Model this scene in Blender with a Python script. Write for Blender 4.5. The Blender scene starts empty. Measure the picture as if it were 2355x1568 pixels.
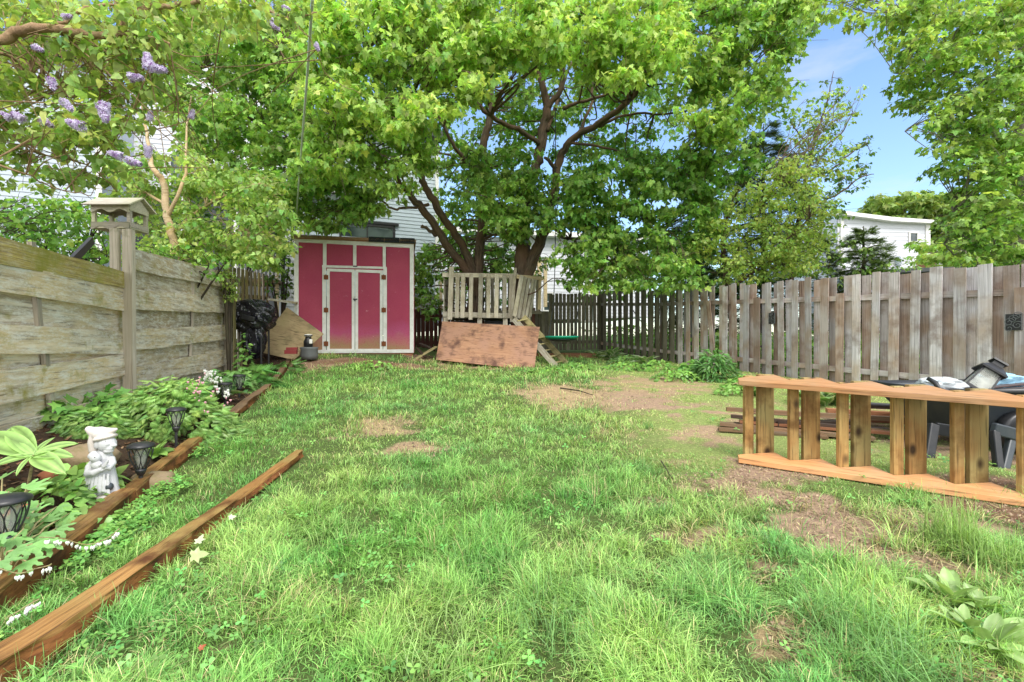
import bpy, math, random
import numpy as np
from mathutils import Vector, Matrix
random.seed(7)
RN = np.random.default_rng(11)
R = math.radians
C = bpy.context.scene.collection
F = 1090.0; CX = 1177.0; CY = 784.0; H = 1.1

# ------------------------------------------------------------------ places
def P(px, py, Y):
    return Vector(((px-CX)/F*Y, Y, H+(CY-py)/F*Y))
def sst(x, a, b):
    t = np.clip((np.asarray(x, float)-a)/(b-a), 0, 1); return t*t*(3-2*t)
def edge_x(Y): return -1.33-.33*Y
def ground(X, Y):
    X = np.asarray(X, float); Y = np.asarray(Y, float)
    z = .05*np.clip(Y, -5, 11)+.075*np.clip(Y-11, 0, 4)+.02*np.clip(Y-15, 0, 60)
    z = z+.27*sst(Y, 7.6, 10.6)*sst(-X, .6, 3.4)*(1-sst(Y, 20, 30))
    u = edge_x(Y)-X
    z = z+np.where(u > 0, .05*np.clip(u/.08, 0, 1)+.22*np.clip(u/1.0, 0, 1)*(1-sst(Y, 4.5, 7.5)), 0)*(Y < 13)
    z = z+.012*np.sin(X*2.1+.5)*np.cos(Y*1.7)+.008*np.sin(X*5.3+Y*3.1)
    return z
def gz(X, Y): return float(ground(X, Y))
def gp(px, py, off=0.0):
    lo, hi = .6, 40.0
    for _ in range(50):
        m = (lo+hi)/2; p = P(px, py, m)
        if p.z > gz(p.x, p.y)+off: lo = m
        else: hi = m
    p = P(px, py, lo); return Vector((p.x, p.y, gz(p.x, p.y)+off))
class VPlane:                      # an upright plane through two plan points
    def __init__(s, a, b):
        s.a = Vector((a[0], a[1], 0)); s.b = Vector((b[0], b[1], 0))
        s.u = (s.b-s.a).normalized(); s.n = Vector((s.u.y, -s.u.x, 0))
        if s.n.dot(s.a) > 0: s.n = -s.n     # towards the camera
    @staticmethod
    def px(pa, Ya, pb, Yb): return VPlane(((pa-CX)/F*Ya, Ya), ((pb-CX)/F*Yb, Yb))
    def pt(s, px, py, off=0.0):
        d = Vector(((px-CX)/F, 1, (CY-py)/F))
        Y = (s.a.dot(s.n))/d.dot(s.n)
        return Vector((0, 0, H))+d*Y+s.n*off if Y > 0 else None

# ------------------------------------------------------------------ noise
def vnoise(X, Y, sc, seed=0):
    g = np.random.default_rng(seed).random((64, 64))
    x = np.asarray(X)*sc+1000.3; y = np.asarray(Y)*sc+1000.7
    xi = np.floor(x).astype(int); yi = np.floor(y).astype(int)
    fx = x-xi; fy = y-yi; fx = fx*fx*(3-2*fx); fy = fy*fy*(3-2*fy)
    a = g[xi % 64, yi % 64]; b = g[(xi+1) % 64, yi % 64]; c = g[xi % 64, (yi+1) % 64]; d = g[(xi+1) % 64, (yi+1) % 64]
    return (a*(1-fx)+b*fx)*(1-fy)+(c*(1-fx)+d*fx)*fy
def fbm(X, Y, sc, seed=0):
    return (vnoise(X, Y, sc, seed)+.5*vnoise(X, Y, sc*2.1, seed+1)+.25*vnoise(X, Y, sc*4.3, seed+2))/1.75

# ------------------------------------------------------------------ materials
class NT:
    def __init__(s, name):
        s.m = bpy.data.materials.new(name); s.m.use_nodes = True
        s.t = s.m.node_tree; s.t.nodes.clear()
        s.out = s.t.nodes.new('ShaderNodeOutputMaterial')
    def n(s, typ, ins=None, **kw):
        nd = s.t.nodes.new(typ)
        for k, v in kw.items(): setattr(nd, k, v)
        for k, v in (ins or {}).items():
            if isinstance(v, tuple) and len(v) == 2 and isinstance(v[0], bpy.types.Node): s.t.links.new(v[0].outputs[v[1]], nd.inputs[k])
            elif isinstance(v, bpy.types.Node): s.t.links.new(v.outputs[0], nd.inputs[k])
            else: nd.inputs[k].default_value = v
        return nd
    def ramp(s, fac, stops):
        nd = s.t.nodes.new('ShaderNodeValToRGB'); cr = nd.color_ramp
        while len(cr.elements) < len(stops): cr.elements.new(.5)
        for e, (p, c) in zip(cr.elements, stops):
            e.position = p; e.color = (c[0], c[1], c[2], 1) if isinstance(c, (tuple, list)) else (c, c, c, 1)
        s.t.links.new(fac.outputs[0] if not isinstance(fac, tuple) else fac[0].outputs[fac[1]], nd.inputs[0]); return nd
    def mix(s, fac, a, b, mode='MIX'):
        nd = s.t.nodes.new('ShaderNodeMix'); nd.data_type = 'RGBA'; nd.blend_type = mode
        for i, v in ((0, fac), (6, a), (7, b)):
            if isinstance(v, bpy.types.Node): s.t.links.new(v.outputs[2] if v.bl_idname == 'ShaderNodeMix' else v.outputs[0], nd.inputs[i])
            elif isinstance(v, tuple) and len(v) == 2: s.t.links.new(v[0].outputs[v[1]], nd.inputs[i])
            elif i == 0: nd.inputs[i].default_value = v
            else: nd.inputs[i].default_value = (v[0], v[1], v[2], 1)
        return nd
    def finish(s, col, rough=.7, bump=None, bs=.3, bd=.01, spec=.3, metal=0, **kw):
        b = s.n('ShaderNodeBsdfPrincipled')
        def put(k, v):
            if isinstance(v, bpy.types.Node): s.t.links.new(v.outputs[2] if v.bl_idname == 'ShaderNodeMix' else v.outputs[0], b.inputs[k])
            elif k == 'Base Color': b.inputs[k].default_value = (v[0], v[1], v[2], 1)
            else: b.inputs[k].default_value = v
        put('Base Color', col); put('Roughness', rough); put('Specular IOR Level', spec); put('Metallic', metal)
        for k, v in kw.items(): put(k, v)
        if bump is not None:
            bn = s.n('ShaderNodeBump', {'Strength': bs, 'Distance': bd, 'Height': bump}); s.t.links.new(bn.outputs[0], b.inputs['Normal'])
        s.t.links.new(b.outputs[0], s.out.inputs[0]); return s.m
def TX(t): return t.n('ShaderNodeAttribute', attribute_name='tx')
def wood(name, c1, c2, c3=None, moss=0, mosscol=(.10, .11, .03), knots=0, stain=0, staincol=(.03, .022, .015), grain=(.6, 22, 22), rough=.8, bs=.5, lichen=0):
    t = NT(name); tx = TX(t)
    rd = t.n('ShaderNodeObjectInfo')
    mp = t.n('ShaderNodeMapping', {'Vector': (tx, 'Vector'), 'Scale': grain})
    off = t.n('ShaderNodeVectorMath', {0: mp, 1: (rd, 'Random')}, operation='ADD')
    n1 = t.n('ShaderNodeTexNoise', {'Vector': off, 'Scale': 1.6, 'Detail': 6, 'Roughness': .65})
    n2 = t.n('ShaderNodeTexNoise', {'Vector': (tx, 'Vector'), 'Scale': 2.2, 'Detail': 4})
    n3 = t.n('ShaderNodeTexNoise', {'Vector': off, 'Scale': 5.0, 'Detail': 3})
    r1 = t.ramp(n1, [(.3, c1), (.7, c2)])
    col = r1
    if c3: col = t.mix(t.ramp(n2, [(.42, 0), (.62, 1)]), col, c3)
    # every board its own tone
    hv = t.n('ShaderNodeHueSaturation', {'Color': (col, 2 if col.bl_idname == 'ShaderNodeMix' else 0)})
    mr = t.n('ShaderNodeMapRange', {'Value': (rd, 'Random'), 'To Min': .62, 'To Max': 1.28}); t.t.links.new(mr.outputs[0], hv.inputs['Value'])
    col = hv
    dk = t.ramp(n3, [(.30, .45), (.45, 1)]); col = t.mix(1.0, col, dk, 'MULTIPLY')
    if lichen:
        v = t.n('ShaderNodeTexNoise', {'Vector': t.n('ShaderNodeMapping', {'Vector': (tx, 'Vector'), 'Scale': (.7, 2.6, 2)}), 'Scale': 7, 'Detail': 8, 'Roughness': .85})
        col = t.mix(t.ramp(v, [(.47, 0), (.60, lichen)]), col, (.68, .67, .60))
        v2 = t.n('ShaderNodeTexNoise', {'Vector': t.n('ShaderNodeMapping', {'Vector': (tx, 'Vector'), 'Scale': (.35, 3, 2)}), 'Scale': 9, 'Detail': 7, 'Roughness': .8})
        col = t.mix(t.ramp(v2, [(.54, 0), (.70, .65)]), col, (.13, .10, .06))
    if stain:
        v = t.n('ShaderNodeTexNoise', {'Vector': (tx, 'Vector'), 'Scale': 3.1, 'Detail': 5, 'Roughness': .6})
        col = t.mix(t.ramp(v, [(.50, 0), (.66, stain)]), col, staincol)
    if knots:
        mk = t.n('ShaderNodeMapping', {'Vector': (tx, 'Vector'), 'Scale': (4.2, 6.5, 0.01)})
        v = t.n('ShaderNodeTexVoronoi', {'Vector': mk, 'Scale': 1.0})
        col = t.mix(t.ramp(v, [(.09, knots), (.24, 0)]), col, (.04, .022, .01))
    if moss:
        v = t.n('ShaderNodeTexNoise', {'Vector': (tx, 'Vector'), 'Scale': 2.6, 'Detail': 6, 'Roughness': .7})
        col = t.mix(t.ramp(v, [(.66-.2*moss, 0), (.80-.2*moss, .9)]), col, mosscol)
    return t.finish(col, rough, n1, bs, .006)
def paint(name, c, dirt=.3, dirtcol=(.2, .17, .12), rough=.55, sc=3, bs=.15, spec=.35):
    t = NT(name); tx = TX(t)
    n1 = t.n('ShaderNodeTexNoise', {'Vector': (tx, 'Vector'), 'Scale': sc, 'Detail': 7, 'Roughness': .65})
    n2 = t.n('ShaderNodeTexNoise', {'Vector': (tx, 'Vector'), 'Scale': 60, 'Detail': 3})
    col = t.mix(t.ramp(n1, [(.45, 0), (.75, dirt)]), c, dirtcol)
    return t.finish(col, rough, n2, bs, .003, spec)
GAIN = 1.0
def leafmat(name, trans=.35, rough=.45, spec=.3, tmul=(1.35, 1.25, .6), mottled=0.25):
    t = NT(name); a = t.n('ShaderNodeAttribute', attribute_name='Col')
    g = t.n('ShaderNodeNewGeometry')
    nz = t.n('ShaderNodeTexNoise', {'Vector': (g, 'Position'), 'Scale': 30, 'Detail': 2})
    col = t.mix(1.0, (a, 'Color'), t.ramp(nz, [(.3, 1-mottled), (.7, 1+mottled*.3)]), 'MULTIPLY')
    b = t.n('ShaderNodeBsdfPrincipled', {'Roughness': rough, 'Specular IOR Level': spec}); t.t.links.new(col.outputs[2], b.inputs['Base Color'])
    tc = t.mix(1.0, col, tmul, 'MULTIPLY'); tr = t.n('ShaderNodeBsdfTranslucent'); t.t.links.new(tc.outputs[2], tr.inputs[0])
    ms = t.n('ShaderNodeMixShader', {0: trans, 1: b, 2: tr}); t.t.links.new(ms.outputs[0], t.out.inputs[0]); return t.m

M = {}
M['greyfence'] = wood('weathered_grey_board', (.34, .30, .29), (.68, .63, .62), (.40, .29, .22), stain=.6, staincol=(.20, .135, .10), grain=(.5, 30, 30), lichen=0)
M['coolfence'] = wood('pale_cool_board', (.36, .34, .35), (.74, .71, .72), (.44, .36, .30), stain=.7, staincol=(.22, .16, .13), grain=(.5, 30, 30))
M['tanfence'] = wood('brown_weathered_board', (.26, .17, .12), (.50, .37, .29), (.52, .46, .43), stain=.5, staincol=(.16, .09, .06), grain=(.5, 30, 30))
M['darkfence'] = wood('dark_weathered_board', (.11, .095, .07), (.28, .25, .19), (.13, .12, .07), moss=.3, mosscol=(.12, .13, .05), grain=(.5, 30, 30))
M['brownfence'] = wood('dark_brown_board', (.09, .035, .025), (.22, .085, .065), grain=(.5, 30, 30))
M['oldboard'] = wood('lichened_fence_board', (.20, .155, .10), (.70, .62, .47), (.48, .38, .22), moss=.5, mosscol=(.27, .24, .04), lichen=.85, grain=(.7, 12, 12), bs=.6)
M['mossboard'] = wood('mossy_rotten_board', (.16, .10, .04), (.55, .44, .14), (.34, .28, .07), moss=.9, mosscol=(.26, .25, .04), lichen=.3, grain=(.9, 40, 40), bs=1.0)
M['oldpost'] = wood('weathered_post', (.26, .22, .16), (.56, .50, .41), (.38, .33, .25), moss=.25, grain=(.5, 36, 36))
M['feeder'] = wood('weathered_feeder_wood', (.36, .31, .24), (.62, .56, .47), (.42, .40, .26), grain=(1.5, 40, 40))
M['treehouse'] = wood('pale_weathered_lumber', (.38, .32, .23), (.72, .65, .52), (.50, .44, .31), stain=.45, staincol=(.24, .18, .11), grain=(.6, 26, 26), lichen=.35)
M['mossladder'] = wood('mossy_ladder_wood', (.26, .21, .09), (.50, .43, .22), moss=.5, mosscol=(.26, .24, .05), grain=(.8, 26, 26))
M['cedar'] = wood('fresh_orange_cedar', (.48, .22, .085), (.64, .33, .145), (.54, .30, .15), stain=.25, staincol=(.34, .27, .14), grain=(.7, 14, 14), rough=.5, bs=.15)
M['tread'] = wood('treated_brown_tread', (.22, .105, .032), (.48, .30, .11), (.34, .27, .11), knots=1.0, stain=.9, staincol=(.12, .055, .014), grain=(.8, 16, 16), rough=.55, bs=.2)
M['timber'] = wood('wet_orange_timber', (.13, .05, .014), (.44, .24, .08), (.27, .18, .06), stain=1.0, staincol=(.10, .035, .012), grain=(1.3, 30, 30), rough=.5, bs=1.0)
M['rotten'] = wood('rotten_timber_core', (.10, .03, .012), (.36, .14, .045), (.20, .08, .02), stain=.9, staincol=(.012, .008, .006), grain=(5, 22, 22), bs=1.0)
M['scrap'] = wood('brown_scrap_lumber', (.15, .08, .045), (.38, .23, .12), (.22, .15, .09), grain=(.8, 26, 26), rough=.6)
M['scrapred'] = wood('reddish_scrap_lumber', (.24, .09, .045), (.42, .19, .09), grain=(.8, 26, 26), rough=.6)
M['scrapdark'] = wood('dark_scrap_lumber', (.03, .02, .016), (.09, .055, .038), grain=(.8, 26, 26), rough=.5)
M['plyred'] = wood('reddish_plywood', (.31, .155, .09), (.46, .26, .155), (.38, .21, .14), stain=.95, staincol=(.12, .06, .045), grain=(1.2, 9, 9), rough=.8, bs=.2)
M['plybrown'] = wood('olive_brown_plywood', (.24, .17, .09), (.40, .30, .17), (.32, .25, .13), stain=.5, staincol=(.09, .08, .04), grain=(.9, 6, 6), rough=.8, bs=.2)
M['newdeck'] = wood('pale_new_lumber', (.50, .38, .22), (.66, .53, .33), grain=(.6, 20, 20))
M['white'] = paint('white_trim_paint', (.78, .77, .74), .45, (.42, .38, .30), .5, 5)
M['vinylL'] = paint('pale_blue_siding', (.44, .49, .56), .2, (.42, .44, .45), .5, 1.2)
M['vinylC'] = paint('grey_blue_siding', (.44, .51, .55), .3, (.22, .25, .25), .55, 1.2)
M['vinylW'] = paint('white_vinyl_siding', (.64, .65, .69), .15, (.55, .55, .55), .5, 1.2)
M['foundation'] = paint('grey_foundation', (.22, .22, .21), .5, (.12, .12, .11), .9, 4)
M['darkroof_porchshade'] = paint('dark_roof_and_porch_shade', (.06, .065, .07), .4, (.12, .11, .10), .8, 8)
M['shingle'] = paint('black_shingle', (.022, .027, .032), .3, (.05, .05, .05), .9, 14, .6)
M['blackplastic'] = paint('black_plastic', (.018, .019, .022), .35, (.07, .065, .06), .38, 7, .08, .5)
M['blackmetal'] = paint('black_metal', (.015, .015, .017), .3, (.05, .045, .04), .4, 12, .2, .5)
M['darkgrey'] = paint('dark_grey_tray', (.045, .055, .065), .35, (.10, .10, .09), .42, 9, .08, .5)
M['brownshutter'] = paint('brown_slat_plastic', (.085, .055, .052), .3, (.14, .11, .10), .45, 9, .1, .4)
M['rust'] = paint('rusty_steel', (.22, .07, .025), .8, (.07, .03, .015), .8, 40, .4)
M['greenplastic'] = paint('green_plastic', (.01, .33, .20), .25, (.06, .22, .14), .35, 20, .1, .5)
M['rope'] = paint('dark_rope', (.035, .04, .04), .3, (.08, .08, .07), .8, 30, .3)
M['cable'] = paint('clear_grey_cable', (.55, .60, .58), .2, (.3, .35, .3), .3, 30, .1, .5)
M['bluebag'] = paint('pale_blue_bag', (.30, .55, .72), .2, (.5, .6, .7), .35, 20, .2, .5)
M['whitebag'] = paint('white_bag', (.60, .63, .66), .6, (.35, .48, .50), .4, 16, .2, .5)
M['stone'] = paint('mossy_stone', (.27, .20, .12), .9, (.14, .13, .04), .9, 14, 1.0)
M['brick'] = paint('red_brick', (.24, .035, .035), .4, (.12, .04, .03), .7, 9, .3)
M['terracotta'] = paint('terracotta_clay', (.36, .13, .06), .4, (.2, .1, .06), .8, 9, .3)
M['grooved'] = paint('grey_pole', (.12, .13, .13), .3, (.07, .07, .07), .6, 9, .2)
M['orange'] = paint('orange_globe', (.7, .25, .07), .2, (.5, .2, .1), .4)
def mk_shed():
    t = NT('faded_red_panel'); tx = TX(t)
    sp = t.n('ShaderNodeSeparateXYZ', {0: (tx, 'Vector')})
    n1 = t.n('ShaderNodeTexNoise', {'Vector': (tx, 'Vector'), 'Scale': 1.3, 'Detail': 6, 'Roughness': .6})
    n2 = t.n('ShaderNodeTexNoise', {'Vector': (tx, 'Vector'), 'Scale': 45, 'Detail': 5, 'Roughness': .7})
    n3 = t.n('ShaderNodeTexNoise', {'Vector': (tx, 'Vector'), 'Scale': 9, 'Detail': 8, 'Roughness': .75})
    h = t.n('ShaderNodeMath', {0: (sp, 2), 1: t.n('ShaderNodeMath', {0: n1, 1: .55}, operation='MULTIPLY')}, operation='ADD')
    pk = t.ramp(h, [(.42, (.32, .23, .11)), (.58, (.40, .17, .15)), (.74, (.42, .085, .19)), (.98, (.38, .055, .11))])   # mud splash at the foot, redder under the roof
    col = t.mix(t.ramp(n1, [(.35, 0), (.7, .5)]), pk, (.50, .10, .15))
    col = t.mix(t.ramp(n2, [(.35, .55), (.5, 0)]), col, (.34, .05, .08))
    col = t.mix(t.ramp(n3, [(.64, 0), (.70, .7)]), col, (.66, .38, .42))
    return t.finish(col, .75, n2, .35, .004, .2)
M['shedred'] = mk_shed()
def mk_bark(name, c1, c2, c3, sc=(3, 3, .6)):
    t = NT(name); tx = TX(t)
    mp = t.n('ShaderNodeMapping', {'Vector': (tx, 'Vector'), 'Scale': sc})
    n1 = t.n('ShaderNodeTexNoise', {'Vector': mp, 'Scale': 7, 'Detail': 8, 'Roughness': .7})
    n2 = t.n('ShaderNodeTexNoise', {'Vector': (tx, 'Vector'), 'Scale': 2, 'Detail': 3})
    col = t.mix(t.ramp(n2, [(.4, 0), (.65, .7)]), t.ramp(n1, [(.32, c1), (.66, c2)]), c3)
    return t.finish(col, .9, n1, 1.0, .02, .2)
M['bark'] = mk_bark('maple_bark', (.045, .033, .025), (.19, .14, .10), (.19, .11, .07))
M['barkdark'] = mk_bark('dark_bark', (.02, .017, .013), (.085, .065, .045), (.06, .055, .03))
M['barkgrey'] = mk_bark('grey_bark', (.13, .115, .09), (.30, .27, .22), (.20, .18, .13), (1, 1, 6))
M['barkbirch'] = mk_bark('pale_birch_bark', (.36, .25, .13), (.62, .50, .33), (.45, .30, .14), (1, 1, 9))
M['barklilac'] = mk_bark('lilac_bark', (.22, .13, .07), (.46, .31, .18), (.30, .22, .12), (3, 3, 3))
def mk_glass():
    t = NT('window_glass'); tx = TX(t)
    n = t.n('ShaderNodeTexNoise', {'Vector': (tx, 'Vector'), 'Scale': 1.5})
    return t.finish(t.ramp(n, [(.4, (.03, .045, .045)), (.6, (.10, .13, .12))]), .08, None, spec=.8)
M['glass'] = mk_glass()
def mk_clear():
    t = NT('dusty_lantern_glass'); tx = TX(t)
    n = t.n('ShaderNodeTexNoise', {'Vector': (tx, 'Vector'), 'Scale': 14, 'Detail': 5})
    d = t.n('ShaderNodeBsdfPrincipled', {'Base Color': (.55, .56, .5, 1), 'Roughness': .3})
    tr = t.n('ShaderNodeBsdfTransparent'); f = t.ramp(n, [(.35, .25), (.7, .7)])
    ms = t.n('ShaderNodeMixShader', {0: f, 1: tr, 2: d}); t.t.links.new(ms.outputs[0], t.out.inputs[0]); return t.m
M['clear'] = mk_clear()
def mk_trash():
    t = NT('crumpled_black_bag'); tx = TX(t)
    n = t.n('ShaderNodeTexNoise', {'Vector': t.n('ShaderNodeMapping', {'Vector': (tx, 'Vector'), 'Scale': (3, 3, .8)}), 'Scale': 2.6, 'Detail': 2, 'Roughness': .4, 'Distortion': 1.8})
    return t.finish((.012, .012, .020), .2, n, .8, .05, .8)
M['trash'] = mk_trash()
def mk_statue():
    t = NT('painted_plaster'); tx = TX(t); sp = t.n('ShaderNodeSeparateXYZ', {0: (tx, 'Vector')})
    n = t.n('ShaderNodeTexNoise', {'Vector': (tx, 'Vector'), 'Scale': 22, 'Detail': 6})
    n2 = t.n('ShaderNodeTexNoise', {'Vector': (tx, 'Vector'), 'Scale': 9, 'Detail': 3})
    col = t.mix(t.ramp(n2, [(.40, 0), (.60, .75)]), (.60, .59, .56), (.40, .42, .50))
    col = t.mix(t.ramp(n, [(.55, 0), (.72, .7)]), col, (.28, .25, .21))
    return t.finish(col, .8, n, .5, .004, .3)
M['statue'] = mk_statue()
M['hat'] = paint('faded_tan_paint', (.62, .56, .49), .8, (.42, .38, .52), .8, 12, .3)
def mk_soil(name, a, b, c):
    t = NT(name); g = t.n('ShaderNodeNewGeometry')
    n1 = t.n('ShaderNodeTexNoise', {'Vector': (g, 'Position'), 'Scale': 28, 'Detail': 8, 'Roughness': .75})
    n2 = t.n('ShaderNodeTexNoise', {'Vector': (g, 'Position'), 'Scale': 3, 'Detail': 4})
    v = t.n('ShaderNodeTexVoronoi', {'Vector': (g, 'Position'), 'Scale': 60})
    col = t.mix(t.ramp(n2, [(.4, 0), (.6, 1)]), t.ramp(n1, [(.35, a), (.65, b)]), c)
    col = t.mix(t.ramp(n1, [(.5, 0), (.6, .6)]), col, b)
    return t.finish(col, .95, n1, .9, .03, .15)
M['soil'] = mk_soil('garden_soil', (.030, .020, .014), (.17, .10, .06), (.07, .045, .028))
def mk_lawn():
    t = NT('lawn_ground'); a = t.n('ShaderNodeAttribute', attribute_name='Col'); g = t.n('ShaderNodeNewGeometry')
    n1 = t.n('ShaderNodeTexNoise', {'Vector': (g, 'Position'), 'Scale': 35, 'Detail': 8, 'Roughness': .8})
    n2 = t.n('ShaderNodeTexNoise', {'Vector': t.n('ShaderNodeMapping', {'Vector': (g, 'Position'), 'Scale': (1, 3, 1), 'Rotation': (0, 0, .5)}), 'Scale': 55, 'Detail': 4, 'Roughness': .7})
    col = t.mix(1.0, (a, 'Color'), t.ramp(n1, [(.28, .45), (.55, 1.0), (.75, 1.35)]), 'MULTIPLY')
    col = t.mix(t.ramp(n2, [(.55, 0), (.68, .45)]), col, (.07, .045, .03))
    return t.finish(col, .95, n1, .8, .03, .15)
M['lawn'] = mk_lawn()
M['leaf'] = leafmat('leaf', .46, .42, .4, (1.3, 1.3, .75), .35)
M['grassblade'] = leafmat('grass_blade', .30, .42, .35, (1.2, 1.15, .6), .2)
M['petal'] = leafmat('petal', .3, .5, .3, (1, 1, 1), .1)
M['needle'] = leafmat('conifer_spray', .15, .6, .2)
M['broad'] = leafmat('garden_leaf', .28, .35, .45, (1.2, 1.15, .6), .15)

# ------------------------------------------------------------------ mesh builder
def tri(v): return Vector(v)
class MB:
    def __init__(s): s.v = []; s.f = []; s.t = []
    def add(s, vs, fs, ts=None):
        b = len(s.v); s.v += [tuple(v) for v in vs]; s.f += [tuple(b+i for i in f) for f in fs]
        s.t += [tuple(x) for x in (ts if ts is not None else vs)]
    def board(s, p0, p1, wdir, w, th, segs=1, wob=0.0, taper=1.0, dog=0.0):
        p0 = Vector(p0); p1 = Vector(p1); L = p1-p0; ln = L.length; l = L/ln
        wd = Vector(wdir); wd = (wd-l*wd.dot(l)).normalized(); td = l.cross(wd).normalized()
        o = Vector((random.uniform(0, 50), random.uniform(0, 50), random.uniform(0, 50)))
        vs = []; ts = []; fs = []
        ks = [i/segs for i in range(segs+1)]
        for k in ks:
            ww = w*(1+(taper-1)*k)/2*(1+random.uniform(-wob, wob)); c = p0+L*k+wd*random.uniform(-wob, wob)*w*.5+td*random.uniform(-wob, wob)*th
            if dog and k == ks[-1]: ww *= (1-dog)
            for a, b in ((-1, -1), (1, -1), (1, 1), (-1, 1)):
                vs.append(c+wd*a*ww+td*b*th/2); ts.append(o+Vector((ln*k, a*ww, b*th/2)))
        for i in range(segs):
            for j in range(4):
                k = (j+1) % 4; fs.append((i*4+j, i*4+k, i*4+4+k, i*4+4+j))
        fs.append((3, 2, 1, 0)); e = segs*4; fs.append((e, e+1, e+2, e+3)); s.add(vs, fs, ts); return s
    def box(s, c, size, R_=None, o=None):
        c = Vector(c); X, Y, Z = [x/2 for x in size]; o = Vector(o or (random.uniform(0, 9), random.uniform(0, 9), 0)); Rm = R_ or Matrix.Identity(3)
        q = [Vector((a*X, b*Y, d*Z)) for d in (-1, 1) for a, b in ((-1, -1), (1, -1), (1, 1), (-1, 1))]
        s.add([c+Rm@x for x in q], [(3, 2, 1, 0), (4, 5, 6, 7), (0, 1, 5, 4), (1, 2, 6, 5), (2, 3, 7, 6), (3, 0, 4, 7)], [x+o for x in q]); return s
    def prism(s, pts, n, th, tframe=None):        # planar polygon thickened by th along n
        n = Vector(n).normalized(); k = len(pts); pts = [Vector(p) for p in pts]
        area = Vector((0, 0, 0))
        for i in range(k): area += pts[i].cross(pts[(i+1) % k])
        if area.dot(n) < 0: pts = pts[::-1]
        fr = [p-n*th/2 for p in pts]; bk = [p+n*th/2 for p in pts]
        o = Vector((random.uniform(0, 50), random.uniform(0, 50), 0))
        if tframe is not None:
            u, w = tframe; base = pts[0]
            tt = [o+Vector(((p-base).dot(u), (p-base).dot(w), (p-base).dot(n))) for p in fr+bk]
        else: tt = fr+bk
        s.add(fr+bk, [tuple(range(k-1, -1, -1)), tuple(range(k, 2*k))]+[(i, (i+1) % k, k+(i+1) % k, k+i) for i in range(k)], tt); return s
    def tube(s, pts, rad, n=8, cap=True, wob=0):
        pts = [Vector(p) for p in pts]; m = len(pts)
        if not hasattr(rad, '__len__'): rad = [rad]*m
        up = Vector((0, 0, 1)); prev = None; vs = []; ts = []; s0 = 0; o = Vector((random.uniform(0, 20), random.uniform(0, 20), random.uniform(0, 20)))
        for i, p in enumerate(pts):
            d = (pts[min(i+1, m-1)]-pts[max(i-1, 0)]).normalized()
            if prev is None:
                a = d.cross(up if abs(d.z) < .9 else Vector((1, 0, 0))).normalized()
            else: a = (prev-d*prev.dot(d)).normalized()
            prev = a; b = d.cross(a)
            if i: s0 += (p-pts[i-1]).length
            for j in range(n):
                th = 2*math.pi*j/n; r = rad[i]*(1+random.uniform(-wob, wob))
                q = (a*math.cos(th)+b*math.sin(th))*r; vs.append(p+q); ts.append(o+Vector((math.cos(th)*rad[i], math.sin(th)*rad[i], s0)))
        fs = [(i*n+j, i*n+(j+1) % n, (i+1)*n+(j+1) % n, (i+1)*n+j) for i in range(m-1) for j in range(n)]
        if cap: fs += [tuple(range(n-1, -1, -1)), tuple((m-1)*n+j for j in range(n))]
        s.add(vs, fs, ts); return s
    def lathe(s, c, prof, n=20, R_=None, flute=0):
        c = Vector(c); Rm = R_ or Matrix.Identity(3); vs = []; m = len(prof)
        for r, z in prof:
            for j in range(n):
                th = 2*math.pi*j/n; rr = r*(1+flute*math.cos(th*5)); vs.append(c+Rm@Vector((rr*math.cos(th), rr*math.sin(th), z)))
        fs = [(i*n+j, i*n+(j+1) % n, (i+1)*n+(j+1) % n, (i+1)*n+j) for i in range(m-1) for j in range(n)]
        fs += [tuple(range(n-1, -1, -1)), tuple((m-1)*n+j for j in range(n))]
        s.add(vs, fs); return s
    def ell(s, c, r, R_=None, nu=14, nv=9):
        prof = [(max(1e-4, math.sin(math.pi*i/nv)), -math.cos(math.pi*i/nv)) for i in range(nv+1)]
        c = Vector(c); Rm = R_ or Matrix.Identity(3); vs = []
        for q, z in prof:
            for j in range(nu):
                th = 2*math.pi*j/nu; vs.append(c+Rm@Vector((q*math.cos(th)*r[0], q*math.sin(th)*r[1], z*r[2])))
        fs = [(i*nu+j, i*nu+(j+1) % nu, (i+1)*nu+(j+1) % nu, (i+1)*nu+j) for i in range(nv) for j in range(nu)]
        s.add(vs, fs); return s
    def build(s, name, mat, parent=None, smooth=False, bevel=0, label=None):
        loc = Vector(parent['_w']) if parent is not None and '_w' in parent else Vector((0, 0, 0))
        me = bpy.data.meshes.new(name); me.from_pydata([(v[0]-loc.x, v[1]-loc.y, v[2]-loc.z) for v in s.v], [], s.f)
        at = me.attributes.new('tx', 'FLOAT_VECTOR', 'POINT'); at.data.foreach_set('vector', np.array(s.t, dtype=np.float32).ravel())
        if smooth: me.polygons.foreach_set('use_smooth', [True]*len(me.polygons))
        me.materials.append(mat); me.update()
        o = bpy.data.objects.new(name, me); C.objects.link(o)
        if parent is not None: o.parent = parent
        if bevel:
            b = o.modifiers.new('b', 'BEVEL'); b.width = bevel; b.segments = 2; b.limit_method = 'ANGLE'
        if label: o['label'] = label
        return o
def tag(o, label=None, cat=None, group=None, kind=None):
    if label: o['label'] = label
    if cat: o['category'] = cat
    if group: o['group'] = group
    if kind: o['kind'] = kind
    return o
def thing(name, loc, label, cat, group=None):
    o = bpy.data.objects.new(name, None); C.objects.link(o); o.location = loc; o.empty_display_size = .1
    o['_w'] = (loc[0], loc[1], loc[2]); return tag(o, label, cat, group)
def sub(parent_part):               # let children of a part use world coordinates too
    w = parent_part.parent['_w'] if parent_part.parent else (0, 0, 0); parent_part['_w'] = (w[0], w[1], w[2]); return parent_part

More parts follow.
